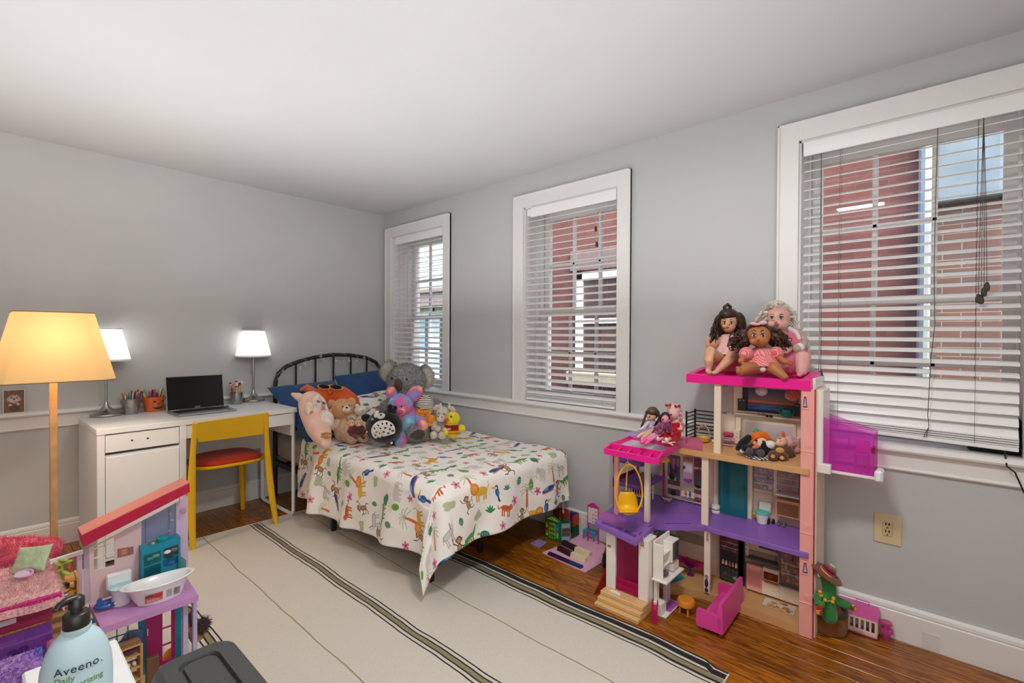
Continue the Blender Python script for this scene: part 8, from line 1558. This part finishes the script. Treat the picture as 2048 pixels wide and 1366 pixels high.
p = S_(213, 1216); t = thing('toy_boat', 'small blue fin-shaped toy boat on the lilac balcony floor', 'toy', p); bs_ = plastic('2f5fa8', .35); b = B(); b.lathe([(.012, .002), (.03, .008), (.033, .014), (.028, .021), (.018, .02), (.012, .012)], p, 22, sx=1.1, sy=.8); part('float', b, bs_, t, w=1); b = B(); b.prism([(-.028, .012), (-.008, .014), (-.012, .036), (-.019, .042), (-.025, .034)], p.y - .006, p.y + .006, 'y'); b.v = [q + V((p.x, 0, p.z)) for q in b.v]; part('fin', b, bs_, t, w=1); b = B(); b.lathe([(.011, 0), (.031, .007)], p, 20, sx=1.1, sy=.8); part('hull', b, plastic('e0b8c0', .4), t, w=1)
for dx in (.004, .02): b = B(); b.ell(p + V((dx, -.022, .016)), (.004, .003, .004), None, 8, 6); part('eye', b, plastic('f0eeea'), t, w=1)
# doll on a seat at the right edge
t = thing('toy_swing', 'brown toy swing seat with white frame at the side of the small dollhouse', 'toy', (.58, 2.13, .14)); D = 1.84; b = B(); q = [PP(u, v, d) for u, v, d in ((364, 1250, D), (386, 1286, D - .03), (406, 1272, D + .04), (384, 1240, D + .07))]; b.add(q + [p - V((0, 0, .01)) for p in q], [(0, 1, 2, 3), (7, 6, 5, 4), (0, 4, 5, 1), (1, 5, 6, 2), (2, 6, 7, 3), (3, 7, 4, 0)]); part('seat', b, plastic('9a6f52'), t, w=1, sm=None); b = B(); b.tube([PP(374, 1235, D + .02), PP(373, 1195, D + .02)], .0016, 5); part('strap', b, plastic('b8a8cc'), t, w=1)
t = seated('tiny_doll', 'small doll with long dark brown hair in red shoes on the brown swing seat', 378, 1262, D); part('head', EL(B(), 376, 1222, D, 4.5, 5.5, 5), skin('c9977c'), t, w=1); part('dress', bod([([(376, 1229, D), (374, 1246, D), (373, 1254, D - .01)], [4, 6, 5])]), cloth('5a2a30'), t, w=1); part('legs', bod([([(374, 1250, D - .01), (377, 1262, D - .02)], [3, 2.2])]), skin('c9977c'), t, w=1); part('shoes', EL(B(), 373, 1252, D - .03, 7, 4, 4), plastic('a01a22'), t, w=1)
hairpart(t, [(377, 1219, D + .012, 6.5, 6, 5)], [[PP(378 + 4 * s + rh.uniform(-3, 4), 1220 + 34 * s, D + .012 + rh.uniform(-.004, .01)) for s in (0, .4, .7, 1)] for _ in range(24)], hairmat('35221b', '4a3024'), .0022)
b = B(); [EL(b, *q) for q in ((404, 1252, D + .05, 11, 13, 10), (412, 1246, D + .05, 7, 8, 7))]; b.fur(500, .02, rf); solo('fur_ball', b, plush('4a3226'), 'fluffy brown doll hair hanging over the end of the swing seat', 'doll hair', sm=None)
# left wing: white rail, wooden staircase shelf, plant
t = thing('dollhouse_wing', 'open side wing of the small dollhouse with white rail and wooden steps', 'dollhouse', (.18, 2.25, 0)); tp = lambda u, v: at(u, v, y=2.26)
for (u0, v0, u1, v1) in ((100, 1124, 166, 1103),): a, c = tp(u0, v0), tp(u1, v1); b = B(); b.tube([a, c], .009, 4); part('top_rail', b, plastic('eadfe2'), t, w=1)
a, c = tp(153, 1108), tp(165, 1262); b = B(); b.box((a.x, 2.255, c.z), (c.x, 2.27, a.z), .002); part('lilac_post', b, lil, t, w=1, sm=25)
for k, v in enumerate((1150, 1172, 1191, 1210, 1230, 1250)): a, c = tp(98, v + 10), tp(152, v - 6); z = (a.z + c.z) / 2; b = B(); b.box((a.x, 2.19, z - .004), (c.x, 2.255, z + .004), .001); part('wooden_step', b, mat('golden_toy_wood', 'c98a2c' if k < 2 else 'b58a62', .5) if k < 2 else wdp, t, w=1, sm=25)
a = tp(150, 1145); b = B(); b.box((a.x - .004, 2.18, .05), (a.x + .004, 2.255, a.z + .01), .001); part('step_side', b, wdp, t, w=1, sm=25)
t = thing('toy_plant', 'green toy plant in a striped pot beside the fur blanket', 'toy plant', at(128, 1196, y=2.17)); D = 1.62; b = B(); b.rod(PP(126, 1160, D), PP(124, 1128, D), .004, n=6); part('stem', b, plastic('8aa83a'), t, w=1)
for (u, v, r) in ((116, 1128, 15), (136, 1124, -20), (118, 1142, -30), (132, 1146, 25), (126, 1120, 0)): part('leaf', EL(B(), u, v, D, 10, 3, 4, rot=r), plastic('a5b84a', .5), t, w=1)
b = B(); p = PP(126, 1192, D); b.lathe([(.014, 0), (.017, .004), (.017, .05)], p, 14); pt = part('pot', b, plastic('4a3a2a'), t, w=1); [part('pot_band', (lambda bb: (bb.lathe([(.0174, z), (.0174, z + .007)], p, 14), bb)[1])(B()), plastic(c_), pt, None, 1) for z, c_ in ((.004, 'e8e2da'), (.018, 'e2b81f'), (.036, '1c1a1a'))]
# doll bed with fur blanket
t = thing('doll_bed', 'magenta doll bed with purple drawers and rainbow fur, at the left edge', 'toy bed', (.06, 2.2, 0)); bx0, bx1 = -.14, .175
def db(nm, lo, hi, m, bev=.004, par=None): b = B(); b.box(lo, hi, bev); return part(nm, b, m, par or t, w=1, sm=25)
db('bed_base', (bx0, 2.07, .445), (bx1, 2.40, .485), plastic('c41470', .35)); db('printed_strip', (bx0, 2.085, .40), (bx1 - .02, 2.12, .445), stuffed_print('flower_strip', ['d98aa4', 'e3b45a', 'b5284a', 'e8dcd6', '8a3a7a'], '9a2a4a', n=60)); db('white_tag', (.035, 2.082, .425), (.075, 2.086, .45), plastic('e6dfda'), .001)
db('purple_bin', (bx0, 2.0, .26), (bx1 - .025, 2.08, .40), clear('7a3fae', .75)); hp2 = [(.012 * 1.3 * 16 * math.sin(a) ** 3 / 16, .012 * (13 * math.cos(a) - 5 * math.cos(2 * a) - 2 * math.cos(3 * a) - math.cos(4 * a)) / 13) for a in np.linspace(0, 2 * pi, 25)[:-1]]; b = B(); b.prism([(.075 + x * 1.4, .372 + z * 1.3) for x, z in hp2], 1.9985, 2.0, 'y'); part('heart', b, plastic('4a1f6a'), t, w=1)
b = B(); b.add([(bx0, 1.90, .30), (bx1 - .05, 1.90, .30), (bx1 - .05, 1.99, .37), (bx0, 1.99, .37), (bx0, 1.90, .28), (bx1 - .05, 1.90, .28), (bx1 - .05, 1.99, .28), (bx0, 1.99, .28)], [(0, 1, 2, 3), (0, 4, 5, 1), (1, 5, 6, 2), (3, 2, 6, 7)]); b.fur(2600, .02, rf, .0016)
rf2 = rb.copy(); rf2.name = 'rainbow_fur'; rr_ = [n for n in rf2.node_tree.nodes if n.type == 'VALTORGB'][-1].color_ramp
for e_, c_ in zip(rr_.elements, ('3f9ad0', '5a7fd0', '8a6ac8', 'b58ad8', 'c9a0dc', '9a6ac0', '5a9ad8')): e_.color = lin(c_)
part('rainbow_fur', b, rf2, t, w=1, sm=None, kind=None); db('pink_tray', (bx0, 1.875, .255), (bx1 - .03, 1.90, .305), clear('e07aa8', .7)); b = B(); b.tube([(bx1 - .035, 1.885, .30), (bx1 - .03, 1.99, .375)], .012, 8); part('tray_edge', b, clear('e07aa8', .7), t, w=1); db('lower_drawer', (bx0, 1.90, .0), (bx1 - .06, 2.05, .25), rf2, .02); db('gem', (.055, 1.872, .272), (.10, 1.876, .292), clear('e8d8e4', .6), .003)
b = B(); nb_ = 26
def bl_top(uu, vv): x = bx0 + (bx1 + .006 - bx0) * uu; y = 2.062 + .31 * vv; e_ = .5 + .006 * noise.noise(V((x * 12, y * 12, 0))); return V((x, y, e_ - (.05 * max(0, .06 - vv) / .06) - .03 * max(0, uu - .97) / .03))
b.grid(bl_top, nb_, nb_, uv=False); b.fur(7500, .011, rf, .0011, .1); t2 = solo('fur_blanket', b, plush('e8b6b4'), 'pale pink fluffy blanket spread over the doll bed', 'blanket', sm=None)
b = B(); LIMB(b, [(-60, 1128, 1.75), (10, 1120, 1.72), (60, 1108, 1.73), (96, 1100, 1.75)], [44, 40, 32, 22], 14); b.fur(7000, .016, rf, .0013, .2); solo('fur_cushion', b, plush('e55c74'), 'long hot pink fluffy bolster at the back of the doll bed', 'cushion', sm=None)
pillow('toy_pillow', PP(64, 1118, 1.62), (C_R + C_U * .12), (C_U + C_F * .55), .115, .085, .03, cloth('bccaa2', scale=60), 'small pale green pillow propped on the pink fur', 'pillow', seed=9, wr=.2)
b = B(); q = PP(48, 1147, 1.56); b.tube([q + C_R * (.026 * math.cos(a)) + (C_F * .8 + C_U * .35) * (.017 * math.sin(a)) for a in np.linspace(0, 6.28, 25)[:-1]], .003, 6, closed=True); tm = thing('toy_mirror', 'small pink-rimmed oval toy mirror lying below the green pillow', 'toy mirror', q); part('rim', b, plastic('e0a0c0', .3), tm, w=1); b = B(); b.ell(q, (.024, .014, .0015), rotm(25, 0, 0)); part('mirror_face', b, plastic('c9b8cc', .15), tm, w=1)
b = B(); b.box((-.35, 1.70, 0), (-.0, 1.715, .58), .003); pw_ = solo('lilac_panel', b, lil, 'lilac toy house panel standing at the left edge of the picture', 'toy panel')
# white table top, lotion bottle, dark bin
wt = thing('side_table', 'narrow white side table under the lotion bottle', 'table', (.104, .91, 0))
for (lo, hi, nm) in (((.045, .74, .735), (.163, 1.09, .76), 'table_top'), ((.05, .745, 0), (.07, .765, .735), 'leg'), ((.138, .745, 0), (.158, .765, .735), 'leg'), ((.05, 1.065, 0), (.07, 1.085, .735), 'leg'), ((.138, 1.065, 0), (.158, 1.085, .735), 'leg')): b = B(); b.box(lo, hi, .003); part(nm, b, white, wt, w=1, sm=25)
bo = V((.0885, .875, .7605)); t = thing('lotion_bottle', 'pale blue lotion bottle with a black pump, close to the camera', 'bottle', bo, -4); bt = mat('pale_blue_bottle', 'b4cbd2', .38, var=.01)
b = B(); b.lathe([(.030, 0), (.036, .003), (.0375, .02), (.0375, .075), (.036, .095), (.031, .115), (.0235, .130), (.0165, .1365), (.0150, .139)], n=44, sx=1.02, sy=.66); part('body', b, bt, t, sm=60); b = B(); b.lathe([(.0152, .136), (.0158, .139), (.0158, .1425), (.0140, .143)], n=30, sx=1, sy=.95); part('neck_ring', b, bt, t)
bk2 = plastic('26221f', .35); b = B(); b.lathe([(.0142, .142), (.0146, .1435), (.0142, .160), (.0125, .162), (.0065, .163), (.006, .170)], n=40, pleat=.012, npl=40); pu_ = part('pump_collar', b, bk2, t, sm=60); b = B(); b.lathe([(.006, .168), (.009, .1685), (.0085, .181), (.005, .184), (.0001, .185)], n=20); b.tube([(0, 0, .181), (-.010, -.006, .1825), (-.017, -.010, .181), (-.020, -.012, .177)], [.0055, .005, .0042, .0035], 10); part('pump_head', b, bk2, t, sm=50)
def label(s, z, size, m, x=0, nm='lettering', sp=1):
    c = bpy.data.curves.new('t', 'FONT'); c.body = s; c.size = size; c.extrude = .0002; c.align_x = 'LEFT'; c.resolution_u = 3; c.space_character = sp; o = bpy.data.objects.new('t', c); COL.objects.link(o)
    me = bpy.data.meshes.new_from_object(o.evaluated_get(bpy.context.evaluated_depsgraph_get())); bpy.data.objects.remove(o)
    for v in me.vertices: xx = v.co.x + x; a = xx / .0375; r = .0378; v.co = V((r * 1.02 * math.sin(a), -r * .66 * math.cos(a) - .0003 - v.co.z, z + v.co.y))
    me.materials.clear(); me.materials.append(m); part(nm, me, m, t)
label('Aveeno', .0925, .0145, plastic('22302f', .5), -.024, sp=1.05); label('.', .0925, .0145, plastic('22302f', .5), .0245); label('Daily', .082, .0105, plastic('5f8a4a', .5), -.024); label('Moisturizing', .072, .0105, plastic('5f8a4a', .5), -.024)
g_ = mat('dark_grey_bin_plastic', '3d3d3d', .55, var=.02); t = thing('plastic_bin', 'dark grey lidded plastic bin at the bottom edge of the picture', 'bin', (.18, .74, 0))
def rr(x0, y0, x1, y1, r): return [(cx_ + r * math.cos(a), cy_ + r * math.sin(a)) for cx_, cy_, a0 in ((x1 - r, y1 - r, 0), (x0 + r, y1 - r, pi / 2), (x0 + r, y0 + r, pi), (x1 - r, y0 + r, 1.5 * pi)) for a in np.linspace(a0, a0 + pi / 2, 7)]
def loft(levels): b = B(); n = len(levels[0][0]); b.add([(p[0], p[1], z) for poly, z in levels for p in poly], [[i * n + j, i * n + (j + 1) % n, (i + 1) * n + (j + 1) % n, (i + 1) * n + j] for i in range(len(levels) - 1) for j in range(n)] + [list(range(n))[::-1], [(len(levels) - 1) * n + j for j in range(n)]]); return b
X_, Y_, Xb, Yb = -.02 + .185, .50, .283, .889; X_ = .165 - .0
X_ = .168; part('body', loft([(rr(X_ + .02, Y_ + .02, Xb - .02, Yb - .02, .03), 0), (rr(X_ + .004, Y_ + .004, Xb - .004, Yb - .004, .03), .76)]), g_, t, w=1, sm=40)
part('lid', loft([(rr(X_, Y_, Xb, Yb, .032), .758), (rr(X_, Y_, Xb, Yb, .032), .785), (rr(X_ + .004, Y_ + .004, Xb - .004, Yb - .004, .03), .796), (rr(X_ + .012, Y_ + .012, Xb - .012, Yb - .012, .026), .80), (rr(X_ + .030, Y_ + .03, Xb - .030, Yb - .030, .016), .80), (rr(X_ + .032, Y_ + .032, Xb - .032, Yb - .032, .015), .794), (rr(X_ + .035, Y_ + .035, Xb - .035, Yb - .035, .013), .794), (rr(X_ + .037, Y_ + .037, Xb - .037, Yb - .037, .012), .798)]), g_, t, w=1, sm=25)
